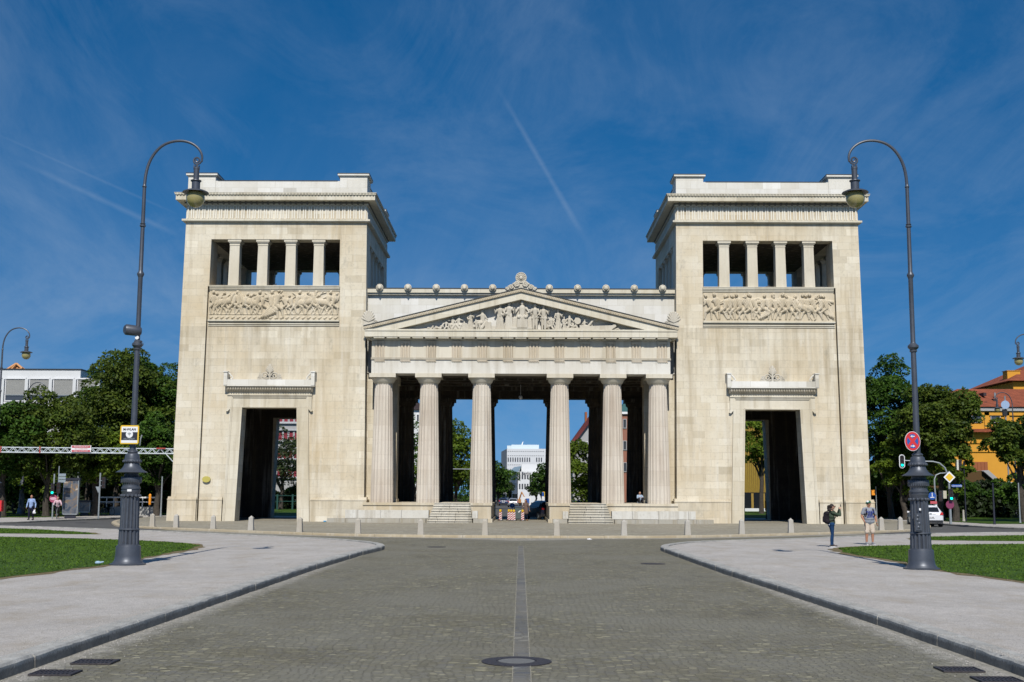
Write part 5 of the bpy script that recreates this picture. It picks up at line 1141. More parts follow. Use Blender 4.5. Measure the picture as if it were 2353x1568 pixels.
# orange hoist beyond its roof
o = empty('crane_jib', (0, 0, 0), 0, 'pale orange lattice crane jib peeping over the white building roof', 'crane'); q = MB(); YC = 190
P0 = [at(-30, 880, YC), at(38, 836, YC), at(51, 847, YC), at(-20, 905, YC)]
for a, b_ in ((0, 1), (1, 2), (2, 3), (0, 3), (0, 2), (1, 3)): q.tube([(P0[a][0], YC, P0[a][1]), (P0[b_][0], YC, P0[b_][1])], .22, 5)
for k in range(8):
    t = k / 7; a = [P0[0][i] * (1 - t) + P0[1][i] * t for i in (0, 1)]; b_ = [P0[3][i] * (1 - t) + P0[2][i] * t for i in (0, 1)]; q.tube([(a[0], YC, a[1]), (b_[0], YC + 1, b_[1])], .1, 5)
q.prism([(P0[0][0], P0[0][1]), (P0[1][0], P0[1][1]), (P0[2][0], P0[2][1]), (P0[3][0], P0[3][1])], YC + .2, YC + .5)
q.build('jib', simple('faded_orange_paint', (.62, .3, .12), .7), o); q = MB(); xm = at(-20, 900, YC)[0]; q.tube([(xm, YC, 0), (xm, YC, at(0, 870, YC)[1])], .6, 4); q.build('mast', M['orange'], o)
# yellow museum with red hipped roof, right
YM = 150.; bm = empty('museum_building', (0, 0, 0), 0, 'yellow building with red hipped tile roof behind the right trees', 'building')
X = lambda px, py=950: at(px, py, YM)[0]; Z = lambda py, px=2270: at(px, py, YM)[1]
ze = Z(934); xl, xr = X(2172), X(2420); zr = Z(883)
m_ = MB(); m_.box(xl, xr, YM, YM + 14, 0, ze - .9); m_.box(xl - .2, xr, YM - .2, YM + 14.2, ze - 1.15, ze - .75); m_.box(xl - .1, xr, YM - .1, YM + 14, ze - .75, ze - .1); m_.build('wall', M['ochre'], bm)
m_ = MB(); m_.box(xl - .35, xr, YM - .4, YM + 14.3, ze - .6, ze - .18); m_.build('gutter_board', M['grey_wall'], bm)
xa, xb = X(2249), X(2345) + 5; m_ = MB(); m_.add([(xl - .5, YM - .6, ze - .1), (xr, YM - .6, ze - .1), (xr, YM + 14.6, ze - .1), (xl - .5, YM + 14.6, ze - .1), (xa, YM + 7, zr), (xr, YM + 7, zr)], [(0, 1, 5, 4), (1, 2, 5), (2, 3, 4, 5), (3, 0, 4), (0, 3, 2, 1)]); rf = m_.build('roof', M['roof'], bm)
for (px, py) in ((2258, 900), (2284, 900), (2238, 918), (2299, 916), (2274, 924)): q = MB(); xx, zz = X(px, py), Z(py, px); q.box(xx - .18, xx + .18, YM + .5 + (zz - ze) * 1.3, YM + 2.4 + (zz - ze) * 1.3, zz - .3, zz + .12); q.build('roof_vent', M['roof_dark'], rf)
q = MB(); q.tube([(X(2310), YM + 3, Z(925)), (X(2310), YM + 3, Z(898))], .12, 6); q.build('flue', M['galv'], rf)
window(bm, X(2231), X(2254), Z(972), Z(955), YM, frame=M['grey_wall']); window(bm, X(2275), X(2298), Z(972), Z(955), YM, frame=M['grey_wall'])
m_ = MB(); m_.box(X(2180), X(2420), YM, YM - .8, Z(994), Z(987)); m_.prism([(YM - .9, Z(994)), (YM, Z(994)), (YM, Z(986))], X(2180), X(2420), 'x'); m_.build('tiled_ledge', M['roof'], bm)
for y_ in (1002, 1018, 1038): m_ = MB(); m_.box(X(2180), X(2420), YM - .05, YM - .14, Z(y_ + 1.2), Z(y_ - 1)); m_.build('band', M['ochre'], bm)
for px in (2266, 2312): m_ = MB(); m_.box(X(px) - .3, X(px) + .3, YM, YM - .2, Z(985), Z(948)); m_.build('pilaster', M['ochre'], bm)
m_ = MB(); m_.box(X(2229), X(2262), YM - .3, YM - .1, Z(1085), Z(1062)); 
for k in range(4): m_.box(X(2230 + 8.2 * k), X(2237 + 8.2 * k), YM - .36, YM - .3, Z(1084), Z(1063.5))
m_.build('shutter_door', M['brown'], bm)
# dark roof left of it
bd = empty('dark_roofed_house', (0, 0, 0), 0, 'house with dark slate roof between the olive-green tree and the red roof', 'building'); YD = 185
m_ = MB(); x0, x1 = at(2150, 900, YD)[0], at(2300, 900, YD)[0]; zt = at(2200, 890, YD)[1]; zl = at(2200, 925, YD)[1]
m_.box(x0, x1, YD, YD + 12, 0, zl - .1); m_.build('wall', M['grey_wall'], bd); m_ = MB(); m_.prism([(YD - .5, zl - .1), (YD + 12.5, zl - .1), (YD + 6, zt)], x0 - .4, x1 + .4, 'x'); m_.build('roof', M['roof_dark'], bd)
# taller house at the right edge
bt_ = empty('tall_yellow_house', (0, 0, 0), 0, 'taller yellow house with red roof and chimney cut by the right picture edge', 'building'); YT = 165
x0 = at(2318, 880, YT)[0]; z0, z1 = at(2318, 876, YT)[1], at(2340, 862, YT)[1]; m_ = MB(); m_.box(x0 + .6, x0 + 20, YT, YT + 14, 0, z0 - .1); m_.build('wall', M['ochre'], bt_)
m_ = MB(); m_.add([(x0 - .3, YT - .8, z0), (x0 + 21, YT - .8, z0 + .02), (x0 + 21, YT + 15, z0), (x0 - .3, YT + 15, z0), (x0 + 6, YT + 7, z0 + 3.2), (x0 + 15, YT + 7, z0 + 3.2)], [(0, 1, 5, 4), (1, 2, 5), (2, 3, 4, 5), (3, 0, 4), (0, 3, 2, 1)]); rf = m_.build('roof', M['roof'], bt_)
xc = at(2345, 860, YT)[0]; m_ = MB(); m_.box(xc - 1.0, xc + .8, YT + 2, YT + 3.6, z0, at(2340, 849, YT)[1]); m_.box(xc - 1.1, xc + .9, YT + 1.9, YT + 3.7, at(2340, 849, YT)[1], at(2340, 848, YT)[1]); m_.build('chimney', M['ochre'], rf)
# low lean-to with stair
bl = empty('lean_to', (0, 0, 0), 0, 'low ochre annexe with sloping grey roof edge and outside stair under the right trees', 'building'); YL = 122
X = lambda px, py=1100: at(px, py, YL)[0]; Z = lambda py, px=2270: at(px, py, YL)[1]
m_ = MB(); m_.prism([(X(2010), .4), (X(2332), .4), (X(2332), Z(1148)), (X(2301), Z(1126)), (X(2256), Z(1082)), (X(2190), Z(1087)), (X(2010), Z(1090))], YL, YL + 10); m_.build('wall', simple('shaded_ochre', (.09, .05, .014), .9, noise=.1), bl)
m_ = MB(); m_.prism([(X(2256), Z(1083)), (X(2268), Z(1081)), (X(2293), Z(1104)), (X(2289), Z(1112))], YL - .5, YL + 10); m_.prism([(X(2296), Z(1118)), (X(2318), Z(1118)), (X(2333), Z(1148)), (X(2324), Z(1140))], YL - .5, YL + 10); m_.build('roof_edge', M['grey_wall'], bl)
m_ = MB(); m_.box(X(2010), X(2330), YL - .3, YL, .1, .95); m_.build('plinth_wall', M['grey_wall'], bl)
m_ = MB(); 
for k in range(7): m_.box(X(2322) + k * .0, X(2345), YL + .2 + k * .25, YL + 3, .1 + k * .5, .1 + (k + 1) * .5)
m_.build('stair', M['grey_wall'], bl)
m_ = MB(); pts = [(X(2320), YL - .2, Z(1120)), (X(2333), YL - .2, Z(1137))]; m_.tube(pts, .03, 5); m_.tube([(p[0], p[1], p[2] - .5) for p in pts], .03, 5)
for t in (0, .5, 1): xx = pts[0][0] * (1 - t) + pts[1][0] * t; zz = pts[0][2] * (1 - t) + pts[1][2] * t; m_.tube([(xx, YL - .2, zz), (xx, YL - .2, zz - 1)], .025, 5)
m_.build('railing', M['galv'], bl)
# golden slatted museum wing behind the right doorway
bg_ = empty('golden_wing', (0, 0, 0), 0, 'golden tube-clad building seen through the right doorway', 'building'); YG = 158
X = lambda px: at(px, 1050, YG)[0]; Z = lambda py: at(1740, py, YG)[1]
m_ = MB(); m_.box(X(1690), X(1800), YG + .2, YG + 12, 0, Z(940)); m_.build('wall', simple('gold_backing', (.3, .19, .03), .6), bg_)
m_ = MB(); xx = X(1692)
while xx < X(1798): m_.tube([(xx, YG + .1, Z(1132)), (xx, YG + .1, Z(938))], .09, 6); xx += .26
m_.build('golden_tubes', M['gold'], bg_); tag(bg_.children[-1], None)
m_ = MB(); m_.box(X(1690), X(1800), YG - .2, YG + .3, .1, Z(1132)); m_.build('glazed_ground_floor', M['glass_dark'], bg_)
for k in range(4): m_ = MB(); xx = X(1700 + 26 * k); m_.box(xx - .15, xx + .15, YG - .3, YG - .1, .1, Z(1134)); m_.build('mullion', simple('green_mullion', (.02, .06, .05), .6) if k == 0 else m_prev, bg_); m_prev = bg_.children[-1].data.materials[0]
m_ = MB(); m_.box(X(1698), X(1800), YG - 3.5, YG - 3.2, .12, .5); m_.build('low_wall', M['wh_wall'], bg_)
# grey office with red panels behind the left doorway
br_ = empty('panelled_office', (0, 0, 0), 0, 'grey office block with red window panels seen through the left doorway', 'building'); YR = 175
X = lambda px: at(px, 1050, YR)[0]; Z = lambda py: at(670, py, YR)[1]
m_ = MB(); m_.box(X(560), X(720), YR, YR + 14, 0, Z(930)); m_.build('wall', M['grey_wall'], br_)
pr_ = simple('red_panel', (.22, .016, .03), .55); M['frame_grey'] = simple('pale_grey_frame', (.45, .46, .48), .6)
for row in range(4):
    za, zb = 968 + 42 * row - 20, 968 + 42 * row + 3
    for k in range(12): window(br_, X(574 + 12.6 * k), X(585.4 + 12.6 * k), Z(zb), Z(za), YR, 'window', pr_, M['frame_grey'], .15)
    m_ = MB(); m_.box(X(560), X(720), YR - .35, YR, Z(zb + 3), Z(zb)); m_.box(X(560), X(720), YR - .35, YR, Z(za), Z(za - 2.5)); m_.build('band', M['frame_grey'], br_)
# far white towers on the avenue axis
wt = empty('white_tower_block', (0, 0, 0), 0, 'tall white office block closing the avenue, seen through the middle of the gate', 'building'); YW = 430
X = lambda px: at(px, 1050, YW)[0]; Z = lambda py: at(1200, py, YW)[1]
m_ = MB(); x0, x1 = X(1164.8), X(1275); m_.box(x0, x1, YW, YW + 40, 0, Z(1031.5)); m_.build('wall', simple('white_facade', (.62, .635, .65), .7), wt)
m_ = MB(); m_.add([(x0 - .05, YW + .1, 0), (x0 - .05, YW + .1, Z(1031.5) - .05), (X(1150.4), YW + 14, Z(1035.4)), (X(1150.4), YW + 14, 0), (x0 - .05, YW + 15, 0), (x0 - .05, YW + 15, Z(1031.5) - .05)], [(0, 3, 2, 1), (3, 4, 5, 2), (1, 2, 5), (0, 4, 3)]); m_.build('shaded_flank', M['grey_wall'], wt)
m_ = MB(); m_.box(X(1174.8), X(1238.6), YW + 3, YW + 25, Z(1031.5), Z(1021.5)); m_.box(X(1164.8), X(1174.8), YW + 5, YW + 25, Z(1031.5), Z(1023)); m_.build('roof_storey', simple('pale_glass', (.62, .72, .76), .3), wt)
m_ = MB(); m_.add([(X(1197.5), YW + 8, Z(1021.5)), (X(1201), YW + 8, Z(1021.5)), (X(1202.5), YW + 8, Z(1012.3)), (X(1200.3), YW + 8, Z(1014)), (X(1197.5), YW + 9, Z(1021.5)), (X(1201), YW + 9, Z(1021.5)), (X(1202.5), YW + 9, Z(1012.3)), (X(1200.3), YW + 9, Z(1014))], [(0, 1, 2, 3), (7, 6, 5, 4), (0, 4, 5, 1), (1, 5, 6, 2), (2, 6, 7, 3), (3, 7, 4, 0)]); m_.build('roof_fin', M['white'], wt)
for k in range(15):
    if k in (10, 11): continue
    px = 1166.6 + 5.45 * k
    q = MB(); q.box(X(px), X(px + 2.6), YW - .1, YW + .1, Z(1061.5), Z(1051.7)); q.build('window', M['panes'], wt)
for zz in (1037, 1047, 1068, 1078, 1088): 
    q = MB()
    for k in range(17): q.box(X(1166.5 + 5 * k), X(1169.5 + 5 * k), YW - .15, YW + .1, Z(zz + .5), Z(zz - .3))
    q.build('shadow_joint', M['grey_wall'], wt)
w2 = empty('white_office_wing', (0, 0, 0), 0, 'lower white office wing with ribbed grey flank and roof lettering, before the tall white block', 'building'); YV = 330
X = lambda px: at(px, 1100, YV)[0]; Z = lambda py: at(1200, py, YV)[1]
xc = X(1190.0); m_ = MB(); m_.box(xc, X(1262), YV, YV + 30, 0, Z(1084)); m_.box(X(1198), X(1262), YV + 5, YV + 30, Z(1084), Z(1066)); m_.build('wall', M['wh_wall'], w2)
ang = [(xc, YV), (X(1153) * 1.2, YV + 85)]; m_ = MB(); m_.prism([(ang[0][0] - .05, ang[0][1] + .05), (ang[1][0], ang[1][1]), (ang[1][0] + 8, ang[1][1] + 4), (xc - .05, YV + 30)], 0, Z(1086), 'z'); m_.build('long_flank', M['grey_wall'], w2)
for row in range(5):
    z1_ = Z(1086) - 1.1 - row * 3.0; q = MB(); 
    for k in range(26):
        t0, t1 = k / 26 + .008, k / 26 + .028
        a0 = (ang[0][0] + (ang[1][0] - ang[0][0]) * t0 - .2, ang[0][1] + 85 * t0); a1 = (ang[0][0] + (ang[1][0] - ang[0][0]) * t1 - .2, ang[0][1] + 85 * t1)
        q.add([(a0[0], a0[1], z1_), (a1[0], a1[1], z1_), (a1[0], a1[1], z1_ - 1.7), (a0[0], a0[1], z1_ - 1.7)], [(0, 1, 2, 3)])
    q.build('window_row', M['wh_wall'], w2)
m_ = MB(); m_.add([(X(1162), YV + 25, Z(1086)), (xc, YV + 2, Z(1084)), (X(1198), YV + 5, Z(1070)), (X(1180), YV + 30, Z(1068)), (X(1205), YV + 40, Z(1064)), (X(1200), YV + 10, Z(1084))], [(0, 1, 2, 3), (2, 4, 3), (1, 5, 2)]); m_.build('sloping_roof', simple('pale_metal_roof', (.45, .55, .55), .4, .3), w2)
for k in range(5): q = MB(); px = 1192.6 + 6.1 * k; q.box(X(px), X(px + 3.4), YV - .1, YV + .1, Z(1101), Z(1091.5)); q.build('window', M['panes'], w2)
for k in range(5): q = MB(); px = 1192.6 + 6.1 * k; q.box(X(px), X(px + 3.4), YV - .1, YV + .1, Z(1124), Z(1112)); q.build('window', M['panes'], w2)
text_mesh('lettering', 'VS Berlin', 1.1, M['dark'], w2, (X(1203), YV - .2, Z(1088)), .05)
# gabled house and pink house on the right behind the columns
gh = empty('gabled_house', (0, 0, 0), 0, 'house with steep dark red gable seen between the fourth and fifth column', 'building'); YH = 190
X = lambda px: at(px, 1000, YH)[0]; Z = lambda py: at(1330, py, YH)[1]
m_ = MB(); m_.prism([(X(1316), 0), (X(1405), 0), (X(1405), Z(1017)), (X(1362), Z(955)), (X(1316), Z(1017))], YH, YH + 14); m_.build('wall', M['grey_wall'], gh)
m_ = MB(); m_.prism([(X(1311), Z(1018)), (X(1316), Z(1024)), (X(1362), Z(962)), (X(1408), Z(1024)), (X(1413), Z(1018)), (X(1362), Z(947))], YH - .6, YH + 14.5); rf = m_.build('roof', tiles('wine_red_tiles', (.16, .03, .03)), gh)
m_ = MB(); m_.prism([(X(1309), Z(1016)), (X(1330), Z(1021)), (X(1330), Z(1024)), (X(1309), Z(1019.5))], YH - 1.2, YH - .6); m_.build('white_eave', M['white'], gh)
m_ = MB(); m_.box(X(1346), X(1351), YH + 2, YH + 3.4, Z(990), Z(945)); m_.build('chimney', M['brown'], rf); window(gh, X(1340), X(1352), Z(1040), Z(1015), YH); window(gh, X(1362), X(1374), Z(1040), Z(1015), YH)
ph = empty('pink_house', (0, 0, 0), 0, 'salmon pink house with green copper roof seen between the fifth and sixth column', 'building'); YP = 160
X = lambda px: at(px, 1000, YP)[0]; Z = lambda py: at(1440, py, YP)[1]
m_ = MB(); m_.box(X(1424), X(1480), YP, YP + 12, 0, Z(952)); m_.build('wall', simple('salmon_render', (.3, .13, .085), .85), ph)
m_ = MB(); m_.box(X(1422), X(1482), YP - .3, YP + 12, Z(952), Z(947)); m_.build('eaves', M['white'], ph)
m_ = MB(); m_.add([(X(1422), YP - .3, Z(947)), (X(1482), YP - .3, Z(947)), (X(1482), YP + 12, Z(947)), (X(1422), YP + 12, Z(947)), (X(1452), YP + 6, Z(905))], [(0, 1, 4), (1, 2, 4), (2, 3, 4), (3, 0, 4)]); m_.build('roof', simple('copper_green', (.05, .13, .12), .6), ph)
for zz in (985, 1035, 1085): 
    for k in range(3): window(ph, X(1431 + 16 * k), X(1440 + 16 * k), Z(zz), Z(zz - 22), YP, frame=M['grey_wall'])
hb = empty('cream_house', (0, 0, 0), 0, 'pale house corner above a dark tree, seen between the first and second column', 'building'); YQ = 175
X = lambda px: at(px, 950, YQ)[0]; Z = lambda py: at(955, py, YQ)[1]
m_ = MB(); m_.box(X(925), X(975), YQ, YQ + 12, 0, Z(942)); m_.build('wall', M['wh_wall'], hb); m_ = MB(); m_.prism([(X(922), Z(942)), (X(978), Z(942)), (X(950), Z(915))], YQ - .4, YQ + 12.4); m_.build('roof', M['roof_dark'], hb); window(hb, X(945), X(952), Z(970), Z(952), YQ); window(hb, X(957), X(964), Z(970), Z(952), YQ)
# ------------------------------------------------------------------ people
def joints(h=1.75, **over):
    """right = the person's own right side (image left when facing the camera); y < 0 is forwards"""
    k = h / 1.75
    J = dict(pelvis=(0, 0, .95), waist=(0, 0, 1.08), chest=(0, 0, 1.3), neck=(0, .0, 1.47), head=(0, -.015, 1.635),
             hipR=(-.095, 0, .92), hipL=(.095, 0, .92), kneeR=(-.1, -.01, .5), kneeL=(.1, -.01, .5), ankR=(-.1, .02, .08), ankL=(.1, .02, .08), toeR=(-.12, -.16, .035), toeL=(.12, -.16, .035),
             shR=(-.19, 0, 1.42), shL=(.19, 0, 1.42), elR=(-.25, .02, 1.13), elL=(.25, .02, 1.13), wrR=(-.26, -.04, .88), wrL=(.26, -.04, .88), hdR=(-.255, -.07, .8), hdL=(.255, -.07, .8), face=(0, -1, 0))
    J.update(over); return {a: Vector(v) * (k if a != 'face' else 1) for a, v in J.items()}, k
def hand(mb, wr, hd, side, k, curl=.5):
    """palm, four fingers of different length and a thumb leaving the side of the palm"""
    d = (hd - wr).normalized(); u = Vector((0, 0, 1)).cross(d); u = (u if u.length > .2 else Vector((1, 0, 0)).cross(d)).normalized(); fw = Vector((0, -1, 0)); wv = fw - d * fw.dot(d); wv = wv.normalized() if wv.length > .2 else u
    nrm = d.cross(wv).normalized() * side; p0 = wr + d * .03 * k; p1 = wr + d * .085 * k
    for q in (-1, 0, 1): mb.cap(p0 + wv * .014 * q * k, p1 + wv * .022 * q * k, .017 * k, .014 * k, 8)
    for q, L in zip((-1.5, -.5, .5, 1.5), (.055, .07, .076, .066)):
        a = p1 + wv * .0165 * q * k; m_ = a + (d * (1 - curl * .3) - nrm * curl * .5).normalized() * L * .5 * k; mb.cap(a, m_, .0095 * k, .0088 * k, 6); mb.cap(m_, m_ + (d * (1 - curl) - nrm * curl).normalized() * L * .5 * k, .0088 * k, .0078 * k, 6)
    a = p0 + wv * .03 * k; mb.cap(a, a + (wv * .7 + d * .7).normalized() * .035 * k, .0115 * k, .01 * k, 6); mb.cap(a + (wv * .7 + d * .7).normalized() * .035 * k, a + (wv * .7 + d * .7).normalized() * .035 * k + (d * .9 - nrm * .3).normalized() * .028 * k, .01 * k, .0085 * k, 6)
def head(mb, J, k, nose=True):
    c = J['head']; f = J['face'].normalized(); s = Vector((0, 0, 1)).cross(f).normalized()
    mb.cap(J['neck'] - Vector((0, 0, .06 * k)), c - Vector((0, 0, .05 * k)), .055 * k, .052 * k); i0 = len(mb.v); mb.ball(c, (.078 * k, .095 * k, .115 * k), 16, 12)
    ang = math.atan2(f.x, -f.y); R_ = Matrix.Rotation(ang, 3, 'Z'); mb.xf(lambda v: R_ @ (Vector(v) - c) + c, i0)
    mb.cap(c + f * .045 * k + Vector((0, 0, -.075 * k)), c + f * .065 * k + Vector((0, 0, -.082 * k)), .04 * k, .024 * k, 8)       # jaw and chin
    mb.cap(c + f * .085 * k + Vector((0, 0, .02 * k)), c + f * .108 * k + Vector((0, 0, -.018 * k)), .012 * k, .017 * k, 8)         # nose
    mb.cap(c + f * .088 * k + s * .018 * k + Vector((0, 0, -.05 * k)), c + f * .088 * k - s * .018 * k + Vector((0, 0, -.05 * k)), .009 * k, .009 * k, 6)
    mb.cap(c + f * .082 * k + s * .045 * k + Vector((0, 0, .032 * k)), c + f * .082 * k - s * .045 * k + Vector((0, 0, .032 * k)), .012 * k, .012 * k, 6)
    for q in (-1, 1): mb.cap(c + s * .078 * q * k + Vector((0, 0, .015 * k)), c + s * .084 * q * k + Vector((0, 0, -.02 * k)), .018 * k, .013 * k, 6)
def limbs(mb, J, k, arms=True, legs=True, ra=1., rl=1.):
    for s in 'RL':
        if legs:
            mb.cap(J['hip' + s], J['knee' + s], .085 * k * rl, .056 * k * rl); mb.cap(J['knee' + s], J['knee' + s].lerp(J['ank' + s], .35) + Vector((0, .012 * k, 0)), .054 * k * rl, .057 * k * rl); mb.cap(J['knee' + s].lerp(J['ank' + s], .35) + Vector((0, .012 * k, 0)), J['ank' + s], .056 * k * rl, .036 * k * rl)
        if arms:
            mb.cap(J['sh' + s], J['el' + s], .05 * k * ra, .039 * k * ra); mb.cap(J['el' + s], J['el' + s].lerp(J['wr' + s], .3), .04 * k * ra, .042 * k * ra); mb.cap(J['el' + s].lerp(J['wr' + s], .3), J['wr' + s], .041 * k * ra, .026 * k * ra)
def torso(mb, J, k, g=1., w_=1.):
    mb.cap(J['hipR'] * 1, J['hipL'] * 1, .1 * k * g, None); mb.cap(J['pelvis'], J['waist'], .13 * k * g * w_, .125 * k * g * w_); mb.cap(J['waist'], J['chest'], .125 * k * g * w_, .135 * k * g)
    a = J['shR'].lerp(J['shL'], .18); b = J['shL'].lerp(J['shR'], .18); mb.cap(a, b, .075 * k * g); c = J['chest']
    mb.cap(c + (a - J['neck']) * .45, c + (b - J['neck']) * .45, .115 * k * g); mb.cap(J['chest'], J['neck'] - Vector((0, 0, .05 * k)), .12 * k * g, .062 * k * g)
def feet(J, k, mat, parent, sole=None):
    for s in 'RL':
        b = MB(); a, t = J['ank' + s], J['toe' + s]; d = Vector((t.x - a.x, t.y - a.y, 0)).normalized(); z0 = min(a.z - .08 * k, t.z - .035 * k); base = Vector((a.x, a.y, t.z))
        b.cap(base - d * .04 * k + Vector((0, 0, .012 * k)), base + d * .17 * k, .043 * k, .038 * k, 8); b.cap(a, base + d * .07 * k + Vector((0, 0, .03 * k)), .045 * k, .035 * k, 8)
        sh = fuse(b, 'shoe', mat, parent, .011, 1)
        if sole:
            q = MB(); p = Vector((-d.y, d.x, 0)); o_ = base - Vector((0, 0, .036 * k))
            pts = [o_ + d * (.065 + .145 * math.cos(t_)) * k + p * .045 * math.sin(t_) * k for t_ in [2 * PI * i / 14 for i in range(14)]]
            q.prism([(v.x, v.y) for v in pts], o_.z, o_.z + .03 * k, 'z'); q.build('sole', sole, sh)
def body(J, k, mat, parent, voxel, ra=1., rl=1., curl=.5):
    b = MB(); torso(b, J, k, .92); limbs(b, J, k, True, True, ra * .95, rl * .95); head(b, J, k)
    for s, q in (('R', -1), ('L', 1)):
        hand(b, J['wr' + s], J['hd' + s], q, k, curl); b.cap(J['ank' + s], J['toe' + s], .034 * k, .026 * k, 6)
    return fuse(b, 'body', mat, parent, voxel, 1)
def person(x, y, z, rz, label, group=None):
    return empty('person', (x, y, z), rz, label, 'person', group)
gh_ = cloth('heather_grey_jersey', (.27, .285, .32)); ol = cloth('olive_hoodie', (.055, .075, .05)); jn = cloth('blue_denim', (.012, .045, .12)); bg2 = cloth('beige_cotton', (.62, .52, .42)); bkp = cloth('black_nylon', (.018, .014, .018))
# -- woman with raised phone (profile to the right)
W = person(12.22, 47.6, .118, PI / 2, 'woman in olive hoodie and blue jeans raising a phone, black backpack on her back')
J, k = joints(1.67, head=(0, -.05, 1.63), face=(0, -1, .05), neck=(0, -.015, 1.47), shR=(-.17, -.02, 1.4), shL=(.17, -.02, 1.4), elR=(-.2, -.31, 1.3), elL=(.2, -.3, 1.27), wrR=(-.08, -.34, 1.53), wrL=(.08, -.34, 1.52), hdR=(-.04, -.35, 1.61), hdL=(.04, -.35, 1.6),
              chest=(0, .0, 1.28), ankR=(-.08, .05, .08), ankL=(.08, -.04, .08), toeR=(-.09, -.13, .035), toeL=(.09, -.23, .035), kneeR=(-.09, .0, .5), kneeL=(.09, -.05, .5))
body(J, k, M['skin'], W, .008, curl=.9)
b = MB(); torso(b, J, k, 1.06); limbs(b, J, k, True, False, 1.32); b.cap(J['pelvis'] + Vector((0, 0, .02)), J['pelvis'] + Vector((0, 0, .09)), .155 * k); b.cap(J['neck'] + Vector((0, .06, -.02)), J['neck'] + Vector((0, .08, .0)), .07 * k, .05 * k)
i0 = len(b.v); fuse(b, 'hoodie', ol, W, .012)
b = MB(); b.tube([J['pelvis'] + Vector((0, 0, -.06)), J['pelvis'] + Vector((0, 0, .0))], .152 * k, 20); fuse(b, 'undershirt_hem', cloth('white_cotton', (.7, .7, .72)), W, .014)
b = MB(); limbs(b, J, k, False, True, 1, 1.12); b.cap(J['hipR'], J['hipL'], .112 * k); b.cap(J['pelvis'] - Vector((0, -.02, .03)), J['pelvis'] - Vector((0, -.03, -.02)), .135 * k); fuse(b, 'jeans', jn, W, .012)
feet(J, k, M['black'], W, M['white'])
c = J['head']; b = MB(); b.ball(c + Vector((0, .022, .028)), (.087, .098, .1), 14, 10); 
rr = random.Random(4)
for q in range(16): a = c + Vector((rr.uniform(-.05, .05), .12 + rr.uniform(-.02, .06), rr.uniform(-.17, .05))); b.ball(a, rr.uniform(.03, .048), 8, 6)
b.cap(c + Vector((0, .08, .03)), c + Vector((0, .14, -.1)), .04, .06); fuse(b, 'hair', M['hair'], W, .01, 1)
b = MB(); b.box(-.07 + c.x, .07 + c.x, c.y - .115, c.y - .1, c.z + .005, c.z + .045)
for q in (-1, 1): b.tube([(q * .07, c.y - .108, c.z + .03), (q * .083, c.y - .0, c.z + .03)], .005, 4)
b.build('sunglasses', M['black'], W)
b = MB(); b.cap((0, .2, 1.04), (0, .19, 1.27), .12, .12); b.cap((-.07, .17, .99), (.07, .17, .99), .1); b.cap((-.06, .18, 1.3), (.06, .18, 1.3), .09); b.cap((0, .28, 1.02), (0, .27, 1.15), .07, .07); bk = fuse(b, 'backpack', bkp, W, .014)
b = MB()
for q in (-1, 1): b.tube([(q * .12, .14, 1.38), (q * .13, .02, 1.475), (q * .14, -.12, 1.36), (q * .15, -.145, 1.2), (q * .155, -.06, 1.05), (q * .12, .12, 1.0)], .02, 6)
b.build('backpack_strap', bkp, bk)
b = MB(); b.box(-.045, .045, -.385, -.373, 1.56, 1.66) ; ph_ = empty('smartphone', (0, 0, 0)); bpy.data.objects.remove(ph_)
sm_ = b.build('smartphone', M['black'], None); sm_.location = (12.22, 47.6, .118); sm_.rotation_euler.z = PI / 2; tag(sm_, 'black smartphone held up by the woman in the olive hoodie', 'phone')
# -- man in the cap
Mn = person(14.42, 50.1, .118, .06, 'man in green cap, grey printed T-shirt and beige shorts standing by the right lawn')
J, k = joints(1.8, face=(-.75, -.62, -.02), head=(-.01, -.02, 1.625), shR=(-.2, 0, 1.41), shL=(.2, 0, 1.41), elR=(-.29, .03, 1.14), elL=(.275, .03, 1.12), wrR=(-.225, -.06, .93), wrL=(.28, -.05, .87), hdR=(-.2, -.08, .87), hdL=(.285, -.09, .79),
              kneeR=(-.11, -.02, .5), kneeL=(.12, -.02, .5), ankR=(-.125, .02, .08), ankL=(.125, .02, .08), toeR=(-.15, -.14, .035), toeL=(.14, -.16, .035))
body(J, k, M['skin2'], Mn, .008, 1.15, 1.1, .5)
b = MB(); torso(b, J, k, 1.12, 1.08); b.cap(Vector((-.075, -.0, .96)), Vector((.075, -.0, .96)), .155); b.cap(Vector((-.06, -.015, 1.08)), Vector((.06, -.015, 1.08)), .165)
for s in 'RL': b.cap(J['sh' + s], J['sh' + s].lerp(J['el' + s], .62), .068 * k, .074 * k)
ts = fuse(b, 't_shirt', gh_, Mn, .012)
bt2 = simple('blue_print', (.015, .035, .25), .8)
for i, (tx, zz, sz) in enumerate((('KICKS', 1.34, .115), ('FOR', 1.245, .105), ('DAYS', 1.15, .12))): text_mesh('lettering', tx, sz, bt2, ts, (0, -.186 if i < 2 else -.178, zz), .003, sx=1., bold=.004)
b = MB()
for s in 'RL': b.cap(J['hip' + s], J['knee' + s].lerp(J['hip' + s], .06), .115 * k, .1 * k); b.cap(J['hip' + s].lerp(J['knee' + s], .55) + Vector((.06 if s == 'L' else -.06, 0, 0)), J['hip' + s].lerp(J['knee' + s], .75) + Vector((.06 if s == 'L' else -.06, 0, 0)), .06, .055)
b.cap(J['hipR'], J['hipL'], .12 * k); fuse(b, 'cargo_shorts', bg2, Mn, .013)
feet(J, k, cloth('grey_canvas', (.25, .26, .29)), Mn, M['white'])
c = J['head']; b = MB(); b.ball(c + Vector((.012, .012, .015)), (.086, .098, .1), 14, 10, z0=-.3); fuse(b, 'hair', M['hair'], Mn, .01, 1)
